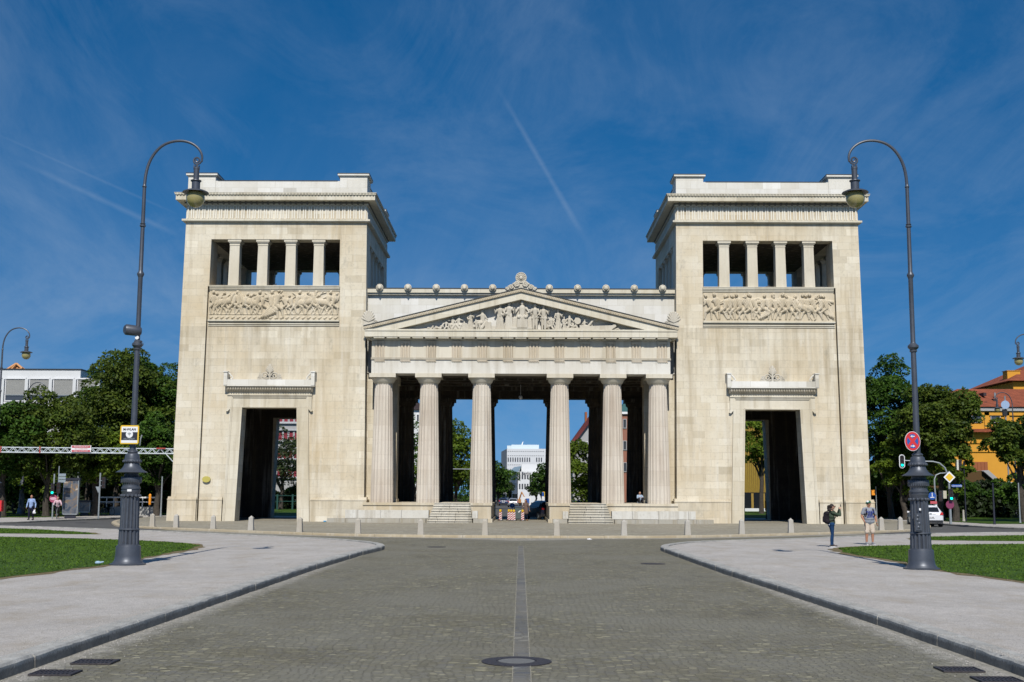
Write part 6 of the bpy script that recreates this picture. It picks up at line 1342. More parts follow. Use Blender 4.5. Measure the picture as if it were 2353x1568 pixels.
cm = simple('green_cap', (.01, .13, .07), .8); b = MB(); b.ball(c + Vector((.0, .0, .055)), (.1, .108, .085), 18, 8, z0=-.1); i0 = len(b.v)
f = J['face'].normalized(); b.add([(c + f * .07 + Vector((-f.y, f.x, 0)) * q * .075 + Vector((0, 0, .05 + dz))) for dz in (0, .012) for q in (-1, 1)] + [(c + f * .175 + Vector((-f.y, f.x, 0)) * q * .05 + Vector((0, 0, .03 + dz))) for dz in (0, .01) for q in (-1, 1)], [(0, 1, 5, 4), (2, 6, 7, 3), (0, 4, 6, 2), (1, 3, 7, 5), (4, 5, 7, 6), (0, 2, 3, 1)])
cp = b.build('cap', cm, Mn); b = MB(); b.ball(c + f * .055 + Vector((0, 0, .085)), (.065, .065, .055), 12, 8); b.build('cap_front_panel', M['white'], cp)
b = MB(); s_ = Vector((-f.y, f.x, 0)); b.cap(c + f * .098 + s_ * .06 + Vector((0, 0, .018)), c + f * .098 - s_ * .06 + Vector((0, 0, .018)), .018, .018, 8); b.build('sunglasses', M['black'], Mn)
b = MB()
for q in (-1, 1): b.tube([(q * .13, .13, 1.42), (q * .135, .02, 1.51), (q * .14, -.1, 1.46), (q * .15, -.165, 1.36), (q * .17, -.165, 1.22), (q * .19, -.05, 1.1), (q * .15, .14, 1.05)], .02, 6)
bs = b.build('backpack_strap', bkp, Mn); b = MB(); b.cap((0, .24, 1.12), (0, .23, 1.38), .14, .13); b.cap((-.08, .2, 1.1), (.08, .2, 1.1), .11); fuse(b, 'backpack', bkp, Mn, .016)
b = MB(); b.ring((J['wrL'].x, J['wrL'].y, J['wrL'].z + .02), .036, .012, 'z', 16, 6); b.build('wristwatch', M['galv'], Mn)
b = MB(); b.box(-.205, -.19, -.09, -.0, .62, .88); b.build('strap_end', M['black'], Mn)
# -- man walking at the far left
A = person(-35.15, 86.6, .12, -.05, 'walking man in pale blue shirt and dark trousers carrying a white bag')
J, k = joints(1.8, kneeR=(-.08, -.12, .5), ankR=(-.08, -.1, .1), toeR=(-.09, -.28, .06), kneeL=(.1, .02, .5), ankL=(.09, .2, .12), toeL=(.09, .06, .05), elR=(-.29, .03, 1.14), wrR=(-.31, -.04, .9), hdR=(-.31, -.06, .82), elL=(.29, .05, 1.13), wrL=(.31, -.02, .88), hdL=(.31, -.04, .8))
body(J, k, M['skin2'], A, .014)
b = MB(); torso(b, J, k, 1.1, 1.06); limbs(b, J, k, True, False, 1.4); fuse(b, 'shirt', cloth('pale_blue_shirt', (.28, .38, .6)), A, .016)
b = MB(); limbs(b, J, k, False, True, 1, 1.25); b.cap(J['hipR'], J['hipL'], .12 * k); fuse(b, 'trousers', cloth('navy_trousers', (.012, .012, .03)), A, .016); feet(J, k, M['black'], A)
bgw = empty('shopping_bag', (-34.86, 86.45, .6), 0, 'white carrier bag in the hand of the walking man', 'bag'); b = MB(); b.cap((0, 0, .1), (.02, 0, .22), .1, .06); b.cap((-.04, 0, .05), (.06, 0, .05), .07); fuse(b, 'bag_body', M['white'], bgw, .02); b = MB(); b.ring((.03, 0, .27), .05, .008, 'y', 14, 5); b.build('handle', M['white'], bgw)
# -- woman crossing the passage
B_ = person(.42, 92.4, .12, -.5, 'woman with long dark red hair in a grey brown coat walking through the middle passage')
J, k = joints(1.62, kneeR=(-.08, -.1, .5), ankR=(-.08, -.12, .09), toeR=(-.09, -.28, .04), ankL=(.09, .14, .1), toeL=(.09, .0, .04), face=(.5, -.8, 0), elL=(.26, .08, 1.14), wrL=(.3, .1, .9), hdL=(.31, .1, .82), elR=(-.27, -.05, 1.14), wrR=(-.28, -.14, .92), hdR=(-.28, -.17, .85))
body(J, k, M['skin'], B_, .014)
b = MB(); torso(b, J, k, 1.15, 1.15); limbs(b, J, k, True, False, 1.45); b.cap((-.06, 0, .62), (-.02, 0, 1.0), .16, .15); b.cap((.06, 0, .62), (.02, 0, 1.0), .16, .15); fuse(b, 'coat', cloth('taupe_coat', (.16, .11, .09)), B_, .018)
b = MB(); limbs(b, J, k, False, True, 1, 1.1); fuse(b, 'trousers', cloth('dark_trousers', (.01, .02, .045)), B_, .016); feet(J, k, simple('tan_leather', (.3, .16, .07), .6), B_)
c = J['head']; b = MB(); b.ball(c + Vector((0, .02, .02)), (.09, .1, .11), 12, 9); b.cap(c + Vector((-.03, .05, -.05)), c + Vector((-.05, .08, -.3)), .075, .05); b.cap(c + Vector((.04, .04, -.05)), c + Vector((.06, .04, -.28)), .07, .05); fuse(b, 'hair', simple('auburn_hair', (.06, .012, .01), .6), B_, .016, 1)
# -- someone sitting in the hall
C_ = person(8.95, 90.6, 1.5, .2, 'person in pale top sitting in the shade between the fifth and sixth column')
J, k = joints(1.7, pelvis=(0, 0, .12), waist=(0, -.02, .24), chest=(0, -.04, .45), neck=(0, -.05, .63), head=(0, -.07, .79), hipR=(-.1, 0, .1), hipL=(.1, 0, .1), kneeR=(-.15, -.38, .4), kneeL=(.15, -.38, .4), ankR=(-.12, -.55, .08), ankL=(.12, -.55, .08), toeR=(-.13, -.7, .035), toeL=(.13, -.7, .035), shR=(-.18, -.04, .58), shL=(.18, -.04, .58), elR=(-.24, -.2, .4), elL=(.24, -.2, .4), wrR=(-.12, -.36, .45), wrL=(.12, -.36, .45), hdR=(-.06, -.42, .45), hdL=(.06, -.42, .45))
body(J, k, M['skin'], C_, .014)
b = MB(); torso(b, J, k, 1.08); limbs(b, J, k, True, False, 1.3); fuse(b, 'sweater', cloth('pale_blue_sweater', (.35, .45, .6)), C_, .018); b = MB(); limbs(b, J, k, False, True, 1, 1.15); fuse(b, 'trousers', cloth('dark_grey_trousers', (.03, .03, .04)), C_, .018); feet(J, k, M['black'], C_)
b = MB(); b.ball(J['head'] + Vector((0, .02, .03)), (.085, .098, .1), 12, 9); fuse(b, 'hair', M['hair'], C_, .014, 1)

# ------------------------------------------------------------------ bicycles
def bicycle(x, y, z, rz, label, col=(.03, .03, .035), group='bicycles'):
    o = empty('bicycle', (x, y, z), rz, label, 'bicycle', group); mt = simple('bicycle_paint', col, .4, .3)
    for yy in (-.52, .52):
        b = MB(); b.ring((0, yy, .34), .325, .02, 'x', 28, 6); w_ = b.build('wheel', M['rubber'], o); b = MB(); b.ring((0, yy, .34), .3, .01, 'x', 28, 4); b.cap((-.03, yy, .34), (.03, yy, .34), .02)
        for q in range(12): a = 2 * PI * q / 12; b.tube([(0, yy, .34), (0, yy + .3 * math.cos(a), .34 + .3 * math.sin(a))], .003, 3)
        b.build('rim', M['galv'], w_)
    b = MB(); P_ = dict(bb=(0, .08, .3), seat=(0, .2, .78), head=(0, -.36, .8), hb=(0, -.4, 1.0), fr=(0, -.52, .34), rr=(0, .52, .34))
    for a, c_ in (('bb', 'seat'), ('bb', 'head'), ('head', 'fr'), ('rr', 'bb'), ('rr', 'seat'), ('head', 'hb')): b.tube([P_[a], P_[c_]], .018, 6)
    b.tube([(0, -.36, .72), (0, .19, .7)], .016, 6); b.build('frame', mt, o)
    b = MB(); b.tube([(-.3, -.3, 1.03), (-.22, -.36, 1.05), (0, -.4, 1.0), (.22, -.36, 1.05), (.3, -.3, 1.03)], .014, 6); b.build('handlebar', M['galv'], o)
    b = MB(); b.tube([(0, .2, .78), (0, .22, .92)], .014, 6); b.ball((0, .25, .94), (.08, .13, .04), 10, 6); b.build('saddle', M['black'], o)
    b = MB(); b.tube([(-.12, .08, .2), (-.05, .08, .22), (.05, .08, .38), (.12, .08, .4)], .012, 5); b.ring((.03, .08, .3), .09, .008, 'x', 18, 4); b.build('crank', M['galv'], o); return o
bicycle(-35.1, 91.4, .12, .35, 'bicycle ridden by the woman in the pink blouse')
R_ = person(-35.1, 91.4, .12, .35, 'cyclist in pink blouse and black trousers riding towards the camera')
J, k = joints(1.68, pelvis=(0, .22, .98), waist=(0, .16, 1.12), chest=(0, .04, 1.32), neck=(0, -.02, 1.48), head=(0, -.05, 1.63), hipR=(-.1, .22, .96), hipL=(.1, .22, .96), kneeR=(-.12, -.12, .72), kneeL=(.12, -.02, .55), ankR=(-.12, .0, .34), ankL=(.12, .08, .16), toeR=(-.12, -.12, .29), toeL=(.12, -.07, .12), shR=(-.18, .02, 1.42), shL=(.18, .02, 1.42), elR=(-.27, -.12, 1.22), elL=(.27, -.12, 1.22), wrR=(-.28, -.28, 1.1), wrL=(.28, -.28, 1.1), hdR=(-.28, -.34, 1.09), hdL=(.28, -.34, 1.09))
body(J, k, M['skin'], R_, .014, curl=1.)
b = MB(); torso(b, J, k, 1.08); limbs(b, J, k, True, False, 1.4); fuse(b, 'blouse', cloth('pink_blouse', (.62, .42, .46)), R_, .018); b = MB(); limbs(b, J, k, False, True, 1, 1.15); b.cap(J['hipR'], J['hipL'], .11 * k); fuse(b, 'trousers', cloth('black_trousers', (.01, .01, .012)), R_, .018); feet(J, k, simple('brown_shoes', (.2, .1, .06), .6), R_)
b = MB(); b.ball(J['head'] + Vector((0, .02, .03)), (.086, .098, .1), 12, 9); fuse(b, 'hair', simple('light_brown_hair', (.12, .06, .03), .6), R_, .014, 1)
def gx(px, py, Y): return at(px, py, Y)[0]
bicycle(gx(247, 1175, 106), 106, .12, 1.1, 'dark parked bicycle leaning at the white railing, right of the traffic light'); bicycle(gx(228, 1175, 105.4), 105.4, .12, 1.3, 'parked bicycle half behind the left traffic light pole', (.3, .28, .1))

# ------------------------------------------------------------------ cars
def car(x, y, z, rz, label, paint, kind='hatch', plate='K UK 880'):
    """origin on the road, nose towards +Y, so its tail faces the camera at rz = 0"""
    o = empty('parked_car', (x, y, z), rz, label, 'car', 'cars around the gate')
    # body: sections along y, half profile (x, z) mirrored
    def sec(y_, w_, zb, zs, wr, zr):     # sill width, bottom, shoulder height, roof half width, roof height
        return [(w_ * .93, zb), (w_, zb + .12), (w_ * 1.01, zs * .75), (w_ * .985, zs - .03), (wr + (w_ - wr) * .93, zs), (wr, zr - .05), (wr * .82, zr)]
    S_ = [(-2.1, .74, .38, .8, .6, .82), (-2.06, .82, .3, .92, .66, .95), (-1.98, .86, .26, 1.0, .68, 1.04), (-1.72, .88, .2, 1.0, .62, 1.36), (-1.5, .89, .2, .99, .6, 1.46), (-.6, .9, .2, .97, .62, 1.5), (.2, .9, .2, .95, .6, 1.46), (.75, .9, .2, .95, .62, 1.2), (1.05, .89, .2, .95, .66, .98), (1.7, .86, .22, .86, .6, .88), (2.05, .78, .26, .7, .5, .74), (2.15, .68, .32, .6, .4, .64)]
    b = MB(); rows = []
    for s_ in S_: h = sec(*s_); rows.append([(-p[0], s_[0], p[1]) for p in h] + [(0, s_[0], h[-1][1] + .015)] + [(p[0], s_[0], p[1]) for p in h[::-1]])
    n = len(rows[0]); vs = [v for r_ in rows for v in r_]; fs = [[j * n + i, j * n + i + 1, (j + 1) * n + i + 1, (j + 1) * n + i] for j in range(len(rows) - 1) for i in range(n - 1)] + [[j * n + n - 1, j * n, (j + 1) * n, (j + 1) * n + n - 1] for j in range(len(rows) - 1)]
    fs += [list(range(n)), [(len(rows) - 1) * n + i for i in range(n)][::-1]]; b.add(vs, fs, True); bd_ = b.build('body', paint, o, angle=50)
    b = MB(); b.add([(-.6, -2.0, 1.06), (.6, -2.0, 1.06), (.53, -1.76, 1.36), (-.53, -1.76, 1.36)], [(0, 1, 2, 3)]); b.xf(lambda v: (v[0], v[1] - .035, v[2])); b.build('rear_window', M['glass_dark'], o)
    b = MB()
    for q in (-1, 1): b.add([(q * .895, -1.6, 1.03), (q * .895, .85, 1.0), (q * .66, .25, 1.4), (q * .645, -1.35, 1.4)], [(0, 1, 2, 3)]); 
    b.xf(lambda v: (v[0] * 1.02, v[1], v[2])); b.build('side_windows', M['glass_dark'], o)
    b = MB(); b.add([(-.66, 1.02, 1.02), (.66, 1.02, 1.02), (.56, .3, 1.43), (-.56, .3, 1.43)], [(0, 1, 2, 3)]); b.xf(lambda v: (v[0], v[1] + .03, v[2] + .02)); b.build('windscreen', M['glass_dark'], o)
    b = MB(); b.box(-.8, .8, -2.13, -2.0, .3, .47); b.build('rear_bumper', M['black'], o)
    for q in (-1, 1):
        b = MB(); b.prism([(q * .6, .82), (q * .84, .84), (q * .8, 1.02), (q * .7, 1.0)], -2.12, -2.0); b.build('tail_light', M['red'], o)
        b = MB(); b.box(q * .9, q * 1.05, .62, .78, .95, 1.06); b.build('wing_mirror', paint, o)
        b = MB(); b.ball((q * .6, 2.02, .66), (.16, .1, .09), 10, 6); b.build('headlight', M['galv'], o)
        for yy in (-1.35, 1.3):
            b = MB(); b.tube([(q * .68, yy, .32), (q * .9, yy, .32)], .32, 22); w_ = b.build('wheel', M['rubber'], o); b = MB(); b.tube([(q * .89, yy, .32), (q * .915, yy, .32)], .2, 16); b.build('rim', M['galv'], w_)
    b = MB(); b.box(-.26, .26, -2.14, -2.1, .62, .73); pl_ = b.build('number_plate', M['white'], o); text_mesh('lettering', plate, .1, M['black'], pl_, (0, -2.145, .675), .002)
    b = MB()
    for q in (-1, 1): b.tube([(q * .5, -1.3, 1.51), (q * .5, .1, 1.49)], .018, 5); b.tube([(q * .5, -1.0, 1.48), (q * .5, -1.0, 1.51)], .02, 5)
    b.build('roof_rail', M['black'], o); b = MB(); b.disc((0, .92), .05, -2.13, -2.06, 20, 1.8, .8); b.build('oval_badge', M['galv'], o)
    b = MB(); b.box(-.35, .35, -2.1, -2.06, .86, .885); b.build('tailgate_handle', M['galv'], o)
    return o
wp = simple('white_car_paint', (.75, .76, .78), .25, 0, .5, coat=.6); dp_ = simple('black_car_paint', (.012, .014, .03), .2, 0, .5, coat=.8); bp_ = simple('blue_car_paint', (.03, .05, .12), .25, 0, .5, coat=.6); sv = simple('silver_car_paint', (.4, .41, .43), .3, .4, .5, coat=.5)
car(gx(2147, 1180, 84), 86.1, .004, -.12, 'white hatchback seen from behind, half hidden by the right lamp', wp)
car(gx(1244, 1180, 97) + .1, 98.2, .12, .35, 'black car half hidden by the podium right of the middle passage', dp_, plate='M PX 41')
car(3.1, 118, .004, 0, 'white delivery-like car beyond the barriers in the middle passage', wp, plate='M TK 73')
car(-3.2, 230, .004, 0, 'blue car farther down the avenue', bp_, plate='M AR 62'); car(6.4, 132, .004, 0, 'blue car parked beyond the fourth column', bp_, plate='M SO 15'); car(-1.2, 205, .004, 0, 'silver car far down the avenue', sv, plate='M KE 90')

# ------------------------------------------------------------------ signals, masts, signs
def head_box(parent, x, y, z, facing=-1, lit=None, border=False, s_=1.):
    b = MB(); b.box(x - .13 * s_, x + .13 * s_, y, y + .2, z - .42 * s_, z + .42 * s_); h = b.build('signal_head', M['black'], parent)
    if border: b = MB(); b.prism([(x + px_, z + pz) for px_, pz in rrect(.21 * s_, .5 * s_, .2 * s_, 8)], y + .03, y + .05); b.build('backing_board', M['white'], h)
    if border: b = MB(); b.prism([(x + px_, z + pz) for px_, pz in rrect(.155 * s_, .44 * s_, .15 * s_, 8)], y - .002, y + .03); b.build('black_field', M['black'], h)
    for i, dz in enumerate((.27, 0, -.27)):
        b = MB(); b.disc((x, z + dz * s_), .095 * s_, y - .012, y - .002, 16); b.build('lens', M['green_on'] if lit == i else M['lens_off'], h)
        if facing < 0: b = MB(); b.tube([(x, y - .1, z + dz * s_ + .1 * s_), (x, y, z + dz * s_ + .1 * s_)], .04, 5); b.build('visor', M['black'], h)
    return h
def signbox(name, parent, x0, x1, y, z0, z1, mat, th=.03): b = MB(); b.box(x0, x1, y - th, y, z0, z1); return b.build(name, mat, parent)
# left signal with round sign
Y0 = 92.0; x0 = gx(121, 1170, Y0); ts1 = empty('traffic_light', (x0, Y0, .12), 0, 'traffic light with round red-edged sign and direction board at the far left pavement', 'traffic light', 'traffic lights')
b = MB(); b.tube([(0, 0, 0), (0, 0, 3.4)], .06, 8); b.build('pole', M['galv'], ts1); head_box(ts1, .0, -.28, 2.25, lit=2); head_box(ts1, .3, .1, 2.35, 1)
b = MB(); b.disc((.05, 1.52), .3, -.1, -.07, 28); rs = b.build('round_sign', simple('faded_violet_red', (.36, .07, .13), .6), ts1); b = MB(); b.disc((.05, 1.52), .22, -.115, -.1, 24, 1.1, .5); b.build('pale_bar', simple('pale_pink', (.6, .35, .42), .6), rs)
b = MB(); b.tube([(.22, .3, 0), (.22, .3, 4.0)], .04, 8); b.build('board_post', M['galv'], ts1)
for q in range(3): signbox('direction_board', ts1, .22, .78, .28, 2.75 + q * .24, 2.95 + q * .24, simple('grey_board_%d' % q, (.25, .3, .33), .5) if q == 0 else bpy.data.materials['grey_board_0'])
Y0 = 92.5; ts2 = empty('traffic_light', (gx(226.5, 1180, Y0), Y0, .12), 0, 'traffic light seen from the side, standing before the parked bicycles', 'traffic light', 'traffic lights')
b = MB(); b.tube([(0, 0, 0), (0, 0, 3.5)], .065, 8); b.build('pole', M['galv'], ts2); head_box(ts2, .28, -.05, 2.75, 1); b = MB(); b.prism([(-.35, 2.45), (0, 2.45), (-.12, 1.95)], .05, .08); b.build('sign_back', M['galv'], ts2); b = MB(); b.box(.02, .28, -.03, .03, 2.9, 2.94); b.box(.02, .28, -.03, .03, 2.5, 2.54); b.build('arm', M['galv'], ts2)
# gantry
Yg = 92.; gt = empty('height_gantry', (0, Yg, 0), 0, 'white lattice gantry with red joints spanning the street on the left', 'gantry')
xa, za = at(-260, 1025.6, Yg); xb, zb = at(408, 1031.8, Yg); hgt_ = .37
def lerpz(x): return za + (zb - za) * (x - xa) / (xb - xa)
b = MB()
for yy in (0, .35): b.tube([(xa, yy, lerpz(xa)), (xb, yy, lerpz(xb))], .035, 6); b.tube([(xa, yy, lerpz(xa) - hgt_), (xb, yy, lerpz(xb) - hgt_)], .045, 6)
n = int((xb - xa) / .33)
for k in range(n):
    x_ = xa + (xb - xa) * k / n; x2 = xa + (xb - xa) * (k + 1) / n; z_ = lerpz(x_); up = k % 2
    for yy in (0, .35): b.tube([(x_, yy, z_ - (0 if up else hgt_)), (x2, yy, lerpz(x2) - (hgt_ if up else 0))], .022, 4)
b.tube([(xb - .9, 0, zb - hgt_), (xb, 0, zb - 1.3)], .035, 5); b.build('lattice_beam', simple('white_steel', (.7, .76, .78), .45, .2), gt)
rj = simple('faded_red_steel', (.4, .05, .035), .6)
for px in (-90, 2, 92, 370):
    x_ = gx(px, 1035, Yg); z_ = lerpz(x_); b = MB(); e_ = .055 if px < 300 else .35
    b.box(x_ - e_, x_ + e_, -.06, .4, z_ - .02, z_ + .07)
    if px < 300: b.box(x_ - e_, x_ + e_, -.06, .4, z_ - .4, z_ - .34); b.box(x_ - .05, x_ + .03, -.03, .03, z_ - .36, z_)
    b.build('red_joint', rj, gt)
b = MB(); b.box(xb - .12, xb + .12, .05, .3, .1, zb + .1); b.build('post', M['galv'], gt); b = MB(); b.box(xa - .12, xa + .12, .05, .3, .1, za + .1); b.build('post', M['galv'], gt)
x0, x1 = gx(164.5, 1031, Yg), gx(210.5, 1031, Yg); z1_ = at(187, 1024, Yg)[1]; z0_ = at(187, 1039.5, Yg)[1]; bn = signbox('banner', gt, x0, x1, -.08, z0_, z1_, M['white']); hh = (z1_ - z0_)
pk = simple('faded_red_board', (.5, .09, .11), .6); signbox('red_stripe', bn, x0 + .06, x1 - .06, -.112, z1_ - hh * .36, z1_ - .02, pk, .01); signbox('red_stripe', bn, x0 + .06, x1 - .06, -.112, z0_ + .02, z0_ + hh * .33, pk, .01)
text_mesh('lettering', 'Weiterfahrt bis 45 m', .13, M['white'], bn, ((x0 + x1) / 2, -.125, z1_ - hh * .19), .002); text_mesh('lettering', 'max. Durchfahrtshöhe', .11, M['red'], bn, ((x0 + x1) / 2, -.115, (z0_ + z1_) / 2), .002); text_mesh('lettering', 'Halten Tel. 0176-1234', .12, M['white'], bn, ((x0 + x1) / 2, -.125, z0_ + hh * .18), .002)
# glass showcases
def showcase(px, py0, py1, wpx, Y, label, col, tall=True):
    x0, x1 = gx(px, 1140, Y), gx(px + wpx, 1140, Y); zt = at(px, py0, Y)[1]; z0 = max(.3, at(px, py1, Y)[1]); o = empty('advertising_showcase', ((x0 + x1) / 2, Y, .12), .05, label, 'showcase'); w_ = (x1 - x0) / 2; zt -= .12; z0 -= .12
    mt, nt, bs_ = newmat('blurred_poster'); w = N(nt); pos = w.n('ShaderNodeTexCoord').outputs['Object']; f_ = w.noise(pos, 1.6, 4, .6, dist=1.2); g_ = w.noise(w.map(pos, loc=(4, 2, 1)), 2.6, 2, .5)
    base = w.ramp(f_, [(.36, (.05, .07, .1)), (.5, (.15, .15, .16)), (.58, (.24, .15, .07)), (.7, (.8, .72, .6))]); base = w.mix(w.ramp(g_, [(.5, g1(0)), (.6, g1(.5))]), base, (.12, .14, .17)); nt.links.new(base, bs_.inputs['Base Color']); bs_.inputs['Roughness'].default_value = .25
    b = MB(); b.box(-w_ + .06, w_ - .06, -.12, .12, z0 + .08, zt - .1); b.build('poster', mt, o)
    b = MB(); b.box(-w_, -w_ + .06, -.15, .15, z0, zt); b.box(w_ - .06, w_, -.15, .15, z0, zt); b.box(-w_, w_, -.15, .15, z0, z0 + .08); b.build('frame', M['galv'], o); b = MB(); b.box(-w_ * .7, w_ * .7, -.08, .08, 0, z0); b.build('foot', M['dark'], o)
    b = MB(); b.box(-w_ - .02, w_ + .08, -.18, .18, zt - .1, zt + .08); b.build('roof_cap', M['dark'], o)
showcase(146, 1101, 1183, 35, 93.5, 'tall glazed advertising showcase with brown and white posters behind the cyclist', 0)
showcase(183, 1152, 1178, 26, 104, 'low glazed showcase behind the left traffic lights', 0)
# white railing with low wall
Yr = 108.; x0, x1 = gx(228, 1150, Yr), gx(360, 1150, Yr); rl_ = empty('white_railing', (0, Yr, .12), 0, 'white low wall with a two-bar railing behind the left lamp', 'railing')
b = MB(); b.box(x0 + 1, x1, 0, .25, 0, .75); b.build('low_wall', simple('pale_concrete', (.4, .4, .38), .8, noise=.1, scale=2), rl_); b = MB(); b.box(x0, x1, .02, .14, 1.52, 1.64); b.box(x0, x1, .04, .12, 1.12, 1.22)
for k in range(9): xx = x0 + (x1 - x0) * k / 8; b.box(xx - .04, xx + .04, .05, .12, .7, 1.52)
b.build('rails', M['white'], rl_)
def post(px, ytop, ybase, Y, r_, name, label, cat, mat='galv', z=.12):
    x_, zt = at(px, ytop, Y); o = empty(name, (x_, Y, z), 0, label, cat); b = MB(); b.tube([(0, 0, 0), (0, 0, .3), (0, 0, zt - z)], [r_ * 1.5, r_, r_ * .8], 8); b.build('pole', M[mat], o); return o, zt - z
o, zt = post(373, 1095, 1185, 102, .07, 'pale_post', 'pale thin post on the grass just left of the gate', 'post')
o, zt = post(345, 1138, 1180, 101.5, .05, 'orange_marker', 'orange tube marker on a thin post behind the leftmost bollards', 'marker', 'dark'); b = MB(); b.cap((0, 0, zt - .75), (0, 0, zt), .11, .11); b.build('orange_tube', M['orange'], o)
o, zt = post(628.5, 1156, 1195, 103.5, .05, 'orange_marker', 'orange tube marker standing at the left doorway edge', 'marker', 'dark'); b = MB(); b.cap((0, 0, zt - .8), (0, 0, zt), .1, .1); b.build('orange_tube', M['orange'], o)
o, zt = post(1760.0, 1152, 1195, 103.5, .05, 'orange_marker', 'orange tube marker seen through the right doorway', 'marker', 'dark'); b = MB(); b.cap((0, 0, zt - .75), (0, 0, zt), .1, .1); b.build('orange_tube', M['orange'], o)
o, zt = post(2012.5, 1118, 1180, 104, .05, 'pale_post', 'thin pale post right of the gate with an orange box beside it', 'post'); b = MB(); b.box(-.4, -.12, -.1, .1, zt - .75, zt - .3); b.build('orange_box', M['orange'], o)
post(2281, 1110, 1206, 88, .07, 'dark_post', 'thin dark post on the right far pavement', 'post', 'dark'); post(2340, 1110, 1206, 93, .06, 'pale_post', 'pale thin post near the right picture edge', 'post'); post(2213.5, 1172, 1196, 98, .09, 'wooden_stake', 'short pale stake in the grass right of the traffic light', 'stake', 'bollard')
for (px, py, Y, lab) in ((184.5, 937, 115, 'mast with a round silver lamp between white building and tallest tree'), (2308.5, 933.5, 121, 'mast with a round silver lamp before the yellow wall')):
    x_, z_ = at(px, py, Y); o = empty('mast_light', (x_, Y, .12), 0, lab, 'mast light'); b = MB(); b.tube([(.1, .1, 0), (.1, .1, z_ + .9)], .08, 8); b.build('pole', M['galv'], o); b = MB(); b.tube([(-.03, -.25, z_), (-.0, .1, z_)], [.42, .3], 20); b.build('round_lamp', simple('bright_reflector', (.65, .72, .8), .15, .6), o); b = MB(); b.box(-.2, .2, -.1, .2, z_ - 1.1, z_ - .45); b.build('control_box', M['black'], o)
o = empty('red_post_box', (gx(-1, 1180, 95), 95, .12), 0, 'bright red box cut off by the left picture edge', 'post box'); b = MB(); b.box(-.3, .2, -.2, .2, .5, 1.35); b.build('box', M['red'], o); b = MB(); b.box(-.08, .08, -.08, .08, 0, .5); b.build('foot', M['dark'], o)
# green railing in the left doorway
o = empty('green_fence', (gx(655, 1175, 150), 150, .12), 0, 'dark green metal fence beyond the lawn seen through the left doorway', 'fence'); b = MB(); gm = simple('green_metal', (.01, .06, .05), .5)
for z_ in (1.0, 1.7): b.box(-3, 3, 0, .05, z_, z_ + .07)
b.build('rail', gm, o)
for k in range(4): b = MB(); b.box(-3 + 1.9 * k, -2.8 + 1.9 * k, -.02, .1, 0, 1.9); b.build('post', gm, o)
# right mast with arm
Ym = 88.5; xm = gx(2184.5, 1200, Ym); mt_ = empty('signal_mast', (xm, Ym, .12), 0, 'curved signal mast reaching over the road, with yellow diamond and street name sign', 'traffic light', 'traffic lights')
X_ = lambda px, py=1100: at(px, py, Ym)[0] - xm; Z_ = lambda py, px=2180: at(px, py, Ym)[1] - .12
pts = [(0, 0, 0), (0, 0, Z_(1110)), (X_(2177.5), 0, Z_(1090)), (X_(2172), 0, Z_(1075)), (X_(2160), 0, Z_(1064.5)), (X_(2145), 0, Z_(1061)), (X_(2120), 0, Z_(1060.5)), (X_(2080), 0, Z_(1059))]
b = MB(); b.tube(pts, [.1, .075, .07, .06, .055, .05, .045, .04], 10); b.build('mast', M['galv'], mt_)
head_box(mt_, X_(2073.5), -.1, Z_(1061), lit=2, border=True); head_box(mt_, X_(2181), -.32, Z_(1137), lit=2, s_=1.0); b = MB(); b.box(X_(2171) - .12, X_(2171) + .12, .1, .3, Z_(1146), Z_(1128)); b.build('side_signal', simple('cream_plastic', (.5, .47, .36), .6), mt_)
def diamond(c, r_, y0, y1): b = MB(); b.prism([(c[0] - r_, c[1]), (c[0], c[1] - r_), (c[0] + r_, c[1]), (c[0], c[1] + r_)], y0, y1); return b
c0 = (X_(2180.5), Z_(1097)); d_ = diamond(c0, .43, -.12, -.09).build('priority_sign', M['white'], mt_); diamond(c0, .3, -.13, -.12).build('yellow_centre', M['yellow'], d_)
sn = signbox('street_name_sign', mt_, X_(2185), X_(2208), -.08, Z_(1119.5), Z_(1113.5), M['blue']); text_mesh('lettering', 'Luisenstraße', .15, M['white'], sn, ((X_(2185) + X_(2208)) / 2, -.115, Z_(1116.6)), .002)
b = MB(); b.disc((X_(2181) - .05, Z_(1160)), .3, -.1, -.07, 24); b.build('round_sign_back', simple('violet_red', (.2, .03, .09), .6), mt_)
Yn = 96.; xn = gx(2154, 1170, Yn); m2 = empty('signal_mast', (xn, Yn, .12), 0, 'farther curved signal mast above the white car with blue round sign', 'traffic light', 'traffic lights')
X_ = lambda px, py=1100: at(px, py, Yn)[0] - xn; Z_ = lambda py, px=2150: at(px, py, Yn)[1] - .12
b = MB(); b.tube([(0, 0, 0), (X_(2147), 0, Z_(1120)), (X_(2147), 0, Z_(1102)), (X_(2151), 0, Z_(1092)), (X_(2160), 0, Z_(1088)), (X_(2184), 0, Z_(1086))], [.09, .065, .06, .05, .045, .035], 8); b.build('mast', M['galv'], m2)
head_box(m2, X_(2158), -.2, Z_(1140), 1); b = MB(); b.disc((X_(2138.5), Z_(1140)), .3, -.2, -.17, 28); bs_ = b.build('blue_round_sign', M['blue'], m2)
b = MB(); b.box(X_(2138.5) - .03, X_(2138.5) + .03, -.215, -.2, Z_(1140) - .05, Z_(1140) + .2); b.box(X_(2138.5) - .16, X_(2138.5) + .16, -.215, -.2, Z_(1140) - .14, Z_(1140) - .08); b.ball((X_(2138.5), -.2, Z_(1140) + .2), .05, 8, 5); b.build('white_symbol', M['white'], bs_)
signbox('red_direction_sign', m2, X_(2134), X_(2149), -.15, Z_(1158), Z_(1152), pk); signbox('white_plate', m2, X_(2141), X_(2149), -.15, Z_(1167), Z_(1160), M['white'])
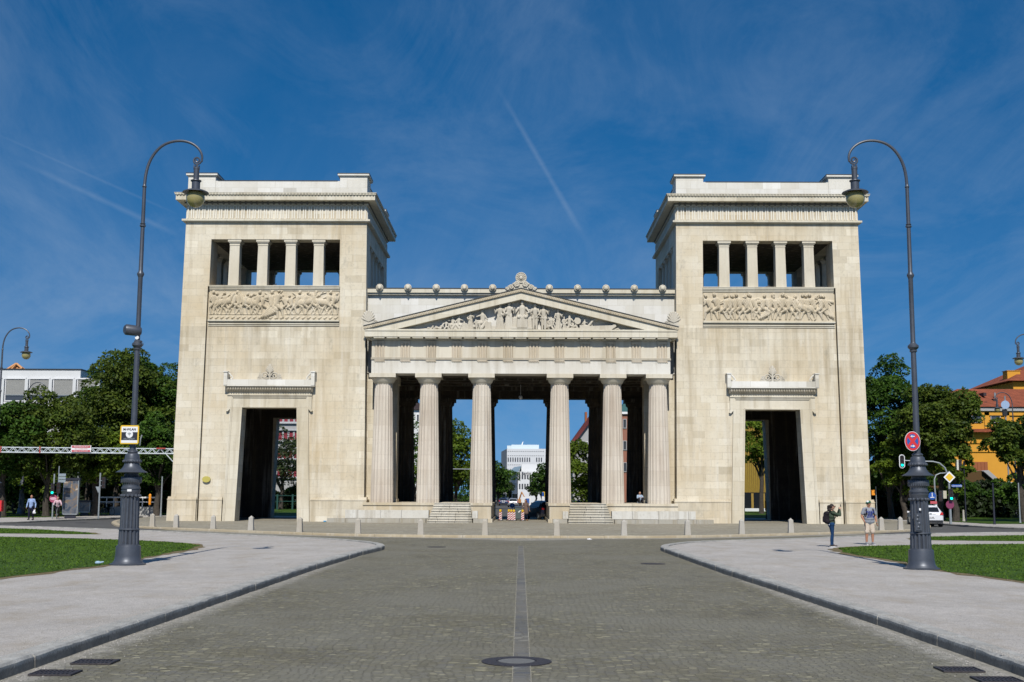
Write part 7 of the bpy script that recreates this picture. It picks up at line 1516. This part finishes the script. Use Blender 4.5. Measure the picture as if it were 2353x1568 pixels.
b = MB(); b.tube([(X_(2138.5), -.15, Z_(1140)), (0, 0, Z_(1140))], .02, 5); b.build('bracket', M['galv'], m2)
Yo = 97; xo = gx(2216, 1100, Yo); m3 = empty('traffic_light', (xo, Yo, .12), 0, 'pale traffic light seen edge-on before the olive-green tree', 'traffic light', 'traffic lights'); z_ = at(2204, 1069, Yo)[1] - .12
b = MB(); b.tube([(0, 0, 0), (0, 0, z_ + .3), (-.42, 0, z_ + .3)], .05, 8); b.build('pole', M['dark'], m3); h_ = head_box(m3, -.32, -.1, z_, 1); b = MB(); b.box(-.62, -.47, -.15, .2, z_ - .4, z_ + .42); b.build('pale_housing', simple('cream_metal', (.6, .58, .5), .5), m3)

# ------------------------------------------------------------------ road works in the middle passage
M['dull_red'] = simple('dull_red_stripe', (.4, .06, .05), .5)
rw = simple('beacon_white', (.75, .72, .72), .5)
def beacon(px, Y, label, h=.66):
    o = empty('warning_beacon', (gx(px, 1185, Y), Y, .12), random.Random(px).uniform(-.3, .3), label, 'warning beacon', 'red and white beacons in the passage')
    b = MB(); b.prism([(x_, z_ + .02) for x_, z_ in [(-.11, .06), (-.06, 0), (.06, 0), (.11, .06), (.11, h - .04), (.07, h), (-.07, h), (-.11, h - .04)]], -.02, .02); p_ = b.build('panel', rw, o); b = MB()
    for k in range(4): z0 = .04 + k * (h / 4); b.prism([(-.11, z0), (.11, z0 + .13), (.11, z0 + .21), (-.11, z0 + .08)], -.028, -.02)
    b.build('red_stripes', M['dull_red'], p_); b = MB(); b.box(-.2, .2, -.16, .16, 0, .05); b.build('foot', M['rubber'], o)
    b = MB(); b.disc((0, h + .12), .085, -.07, .07, 16); b.box(-.06, .06, -.05, .05, h, h + .06); b.build('yellow_lamp', M['yellow'], o)
beacon(1150, 92.6, 'leftmost red and white beacon in the middle passage, beside the podium'); beacon(1169.5, 93.2, 'second beacon from the left in the passage'); beacon(1175, 92.7, 'third beacon from the left, close behind the second'); beacon(1181, 92.2, 'fourth beacon, just left of the grey bin'); beacon(1201, 92.0, 'red and white beacon between the grey bin and the walking woman'); beacon(1229, 118, 'beacon beyond the walking woman, before the white car')
o = empty('waste_container', (gx(1192.5, 1180, 93.2), 93.3, .12), .1, 'grey-green wheeled waste container in the middle passage', 'bin'); b = MB(); b.add([(sx * w_, sy * d_, z_) for z_, w_, d_ in ((.15, .27, .25), (1.0, .37, .33)) for sx, sy in ((-1, -1), (1, -1), (1, 1), (-1, 1))], [(0, 1, 5, 4), (1, 2, 6, 5), (2, 3, 7, 6), (3, 0, 4, 7), (0, 3, 2, 1), (4, 5, 6, 7)]); b.build('tub', simple('grey_green_plastic', (.1, .13, .13), .5, noise=.1), o)
b = MB(); b.prism([(-.36, 1.0), (.36, 1.0), (.28, 1.12), (-.28, 1.12)], -.36, .36); b.build('lid', simple('slate_plastic', (.06, .08, .12), .5), o); b = MB(); b.prism([(-.05, .6), (.2, .85), (.16, .9), (-.1, .66)], -.31, -.3); b.build('pale_sticker', M['white'], o)
for q in (-1, 1): b = MB(); b.tube([(q * .2 - .03, -.2, .08), (q * .2 + .03, -.2, .08)], .08, 12); b.build('wheel', M['rubber'], o)
o = empty('poster_stand', (gx(1210, 1160, 121), 121, .12), 0, 'white framed poster stand with blue picture behind the walking woman', 'poster stand'); b = MB(); zt = at(1210, 1143.5, 121)[1]; b.prism([(x_, z_ + zt - .78) for x_, z_ in rrect(.43, .72, .08)], 0, .15); f_ = b.build('frame', M['white'], o); b = MB(); b.box(-.1, .28, -.01, 0, zt - .75, zt - .22); b.build('blue_picture', simple('poster_blue', (.05, .13, .4), .4), f_); b = MB(); b.box(-.2, .2, .03, .12, 0, zt - 1.4); b.build('foot', M['galv'], o)
o = empty('blue_round_sign', (gx(1177, 1162, 112), 112, .12), 0, 'round blue sign with white arrow above the beacons', 'sign'); b = MB(); zt = at(1177, 1162, 112)[1] - .12; b.disc((0, zt), .23, -.03, 0, 28); s0 = b.build('disc', simple('bright_sign_blue', (.03, .2, .6), .45), o); b = MB(); b.prism([(-.02, zt - .12), (.02, zt - .12), (.02, zt + .04), (.07, zt + .04), (0, zt + .13), (-.07, zt + .04), (-.02, zt + .04)], -.045, -.03); b.build('arrow', M['white'], s0); b = MB(); b.tube([(0, .03, 0), (0, .03, zt)], .03, 6); b.build('pole', M['galv'], o)
dg_ = empty('excavator', (gx(1186, 1165, 210), 210, .12), .4, 'small orange-brown excavator working beyond the beacons', 'excavator'); om = simple('machine_orange', (.5, .22, .06), .5)
b = MB(); b.box(-.6, .6, -.8, .8, .55, 1.2); b.build('body', om, dg_); b = MB(); b.box(-.5, .1, -.4, .5, 1.2, 2.1); b.build('cab', M['glass_dark'], dg_); b = MB(); b.tube([(.3, -.6, 1.1), (.5, -1.3, 2.4), (.7, -2.0, 1.6)], [.14, .12, .09], 6); b.build('arm', om, dg_); b = MB(); b.prism([(-2.3, 1.5), (-1.9, 1.6), (-1.85, 1.2), (-2.2, 1.1)], .5, .9, 'x'); b.build('bucket', M['dark'], dg_)
for q in (-1, 1): b = MB(); b.tube([(q * .5, -.7, .28), (q * .5, .7, .28)], .27, 10); b.build('track', M['rubber'], dg_)
# signals down the avenue
for (px, py, Y, side, lab, brd, mt2) in ((1160.5, 1137, 235, -1, 'white-edged signal on a left arm down the avenue', True, 'white'), (1249, 1136.5, 215, 1, 'yellow-edged signal right of the avenue', True, 'yellow')):
    x_, z_ = at(px, py, Y); o = empty('avenue_signal', (x_, Y, .12), 0, lab, 'traffic light', 'traffic lights'); z_ -= .12
    b = MB(); b.prism([(a_, b_ + z_) for a_, b_ in rrect(.25, .52, .22, 8)], .0, .03); b.build('backing_board', M[mt2], o); b = MB(); b.prism([(a_, b_ + z_) for a_, b_ in rrect(.12, .4, .1, 8)], -.02, 0); b.build('black_field', M['black'], o)
    b = MB(); b.tube([(side * 1.6, .1, 0), (side * 1.6, .1, z_), (side * .2, .1, z_)], .07, 6); b.build('mast', M['galv'], o)
x_, z_ = at(1043, 1078, 113); o = empty('arm_mast', (x_ - 1.0, 113, .12), 0, 'pale mast with long horizontal arm left of the third column', 'mast', None); b = MB(); b.tube([(0, 0, 0), (0, 0, z_ - .12), (4.6, 0, z_ - .16)], [.1, .08, .05], 8); b.build('mast', M['galv'], o)
x_, z_ = at(1247.5, 1136, 118); o = empty('banner_post', (x_, 118, .12), 0, 'white post with blue top at the right edge of the passage', 'post'); b = MB(); b.cap((0, 0, .5), (0, 0, z_ - .3), .12, .12); b.build('post', M['white'], o); b = MB(); b.cap((0, 0, z_ - .3), (0, 0, z_), .125, .1); b.build('blue_top', M['blue'], o)
for (px, py, Y, L, lab) in ((1238, 1104, 260, 6, 'cobra-head street light over the avenue before the right trees'), (1232, 1112, 330, 5, 'smaller cobra-head street light farther down the avenue')):
    x_, z_ = at(px, py, Y); o = empty('avenue_street_light', (x_ + 1.5, Y, .12), 0, lab, 'street lamp'); b = MB(); b.tube([(L * .5, 0, 0), (L * .5, 0, z_ + .3), (-1.0, 0, z_)], [.12, .08, .05], 6); b.build('pole', M['galv'], o); b = MB(); b.ball((-1.3, 0, z_), (.75, .4, .22), 12, 6); b.build('lamp_head', M['white'], o)
# pigeons on the loggia sills
for (px, lab) in ((627.7, 'pigeon sitting on the loggia sill of the left tower'), (1767, 'pigeon sitting on the loggia sill of the right tower')):
    x_, z_ = at(px, 656 if px < 1000 else 662, 86.95); b = MB(); b.ball((0, 0, .1), (.13, .08, .08), 12, 8); b.cap((.08, 0, .14), (.12, 0, .22), .04, .035); b.cap((.13, 0, .22), (.165, 0, .215), .012, .004); b.cap((-.1, 0, .1), (-.24, 0, .07), .04, .02); b.cap((0, .02, .04), (0, .02, -.02), .01); b.cap((0, -.02, .04), (0, -.02, -.02), .01)
    tag(fuse(b, 'pigeon', simple('pigeon_grey', (.06, .06, .07), .7), None, .012, 1), lab, 'bird').location = (x_, 87.45, 17.32)
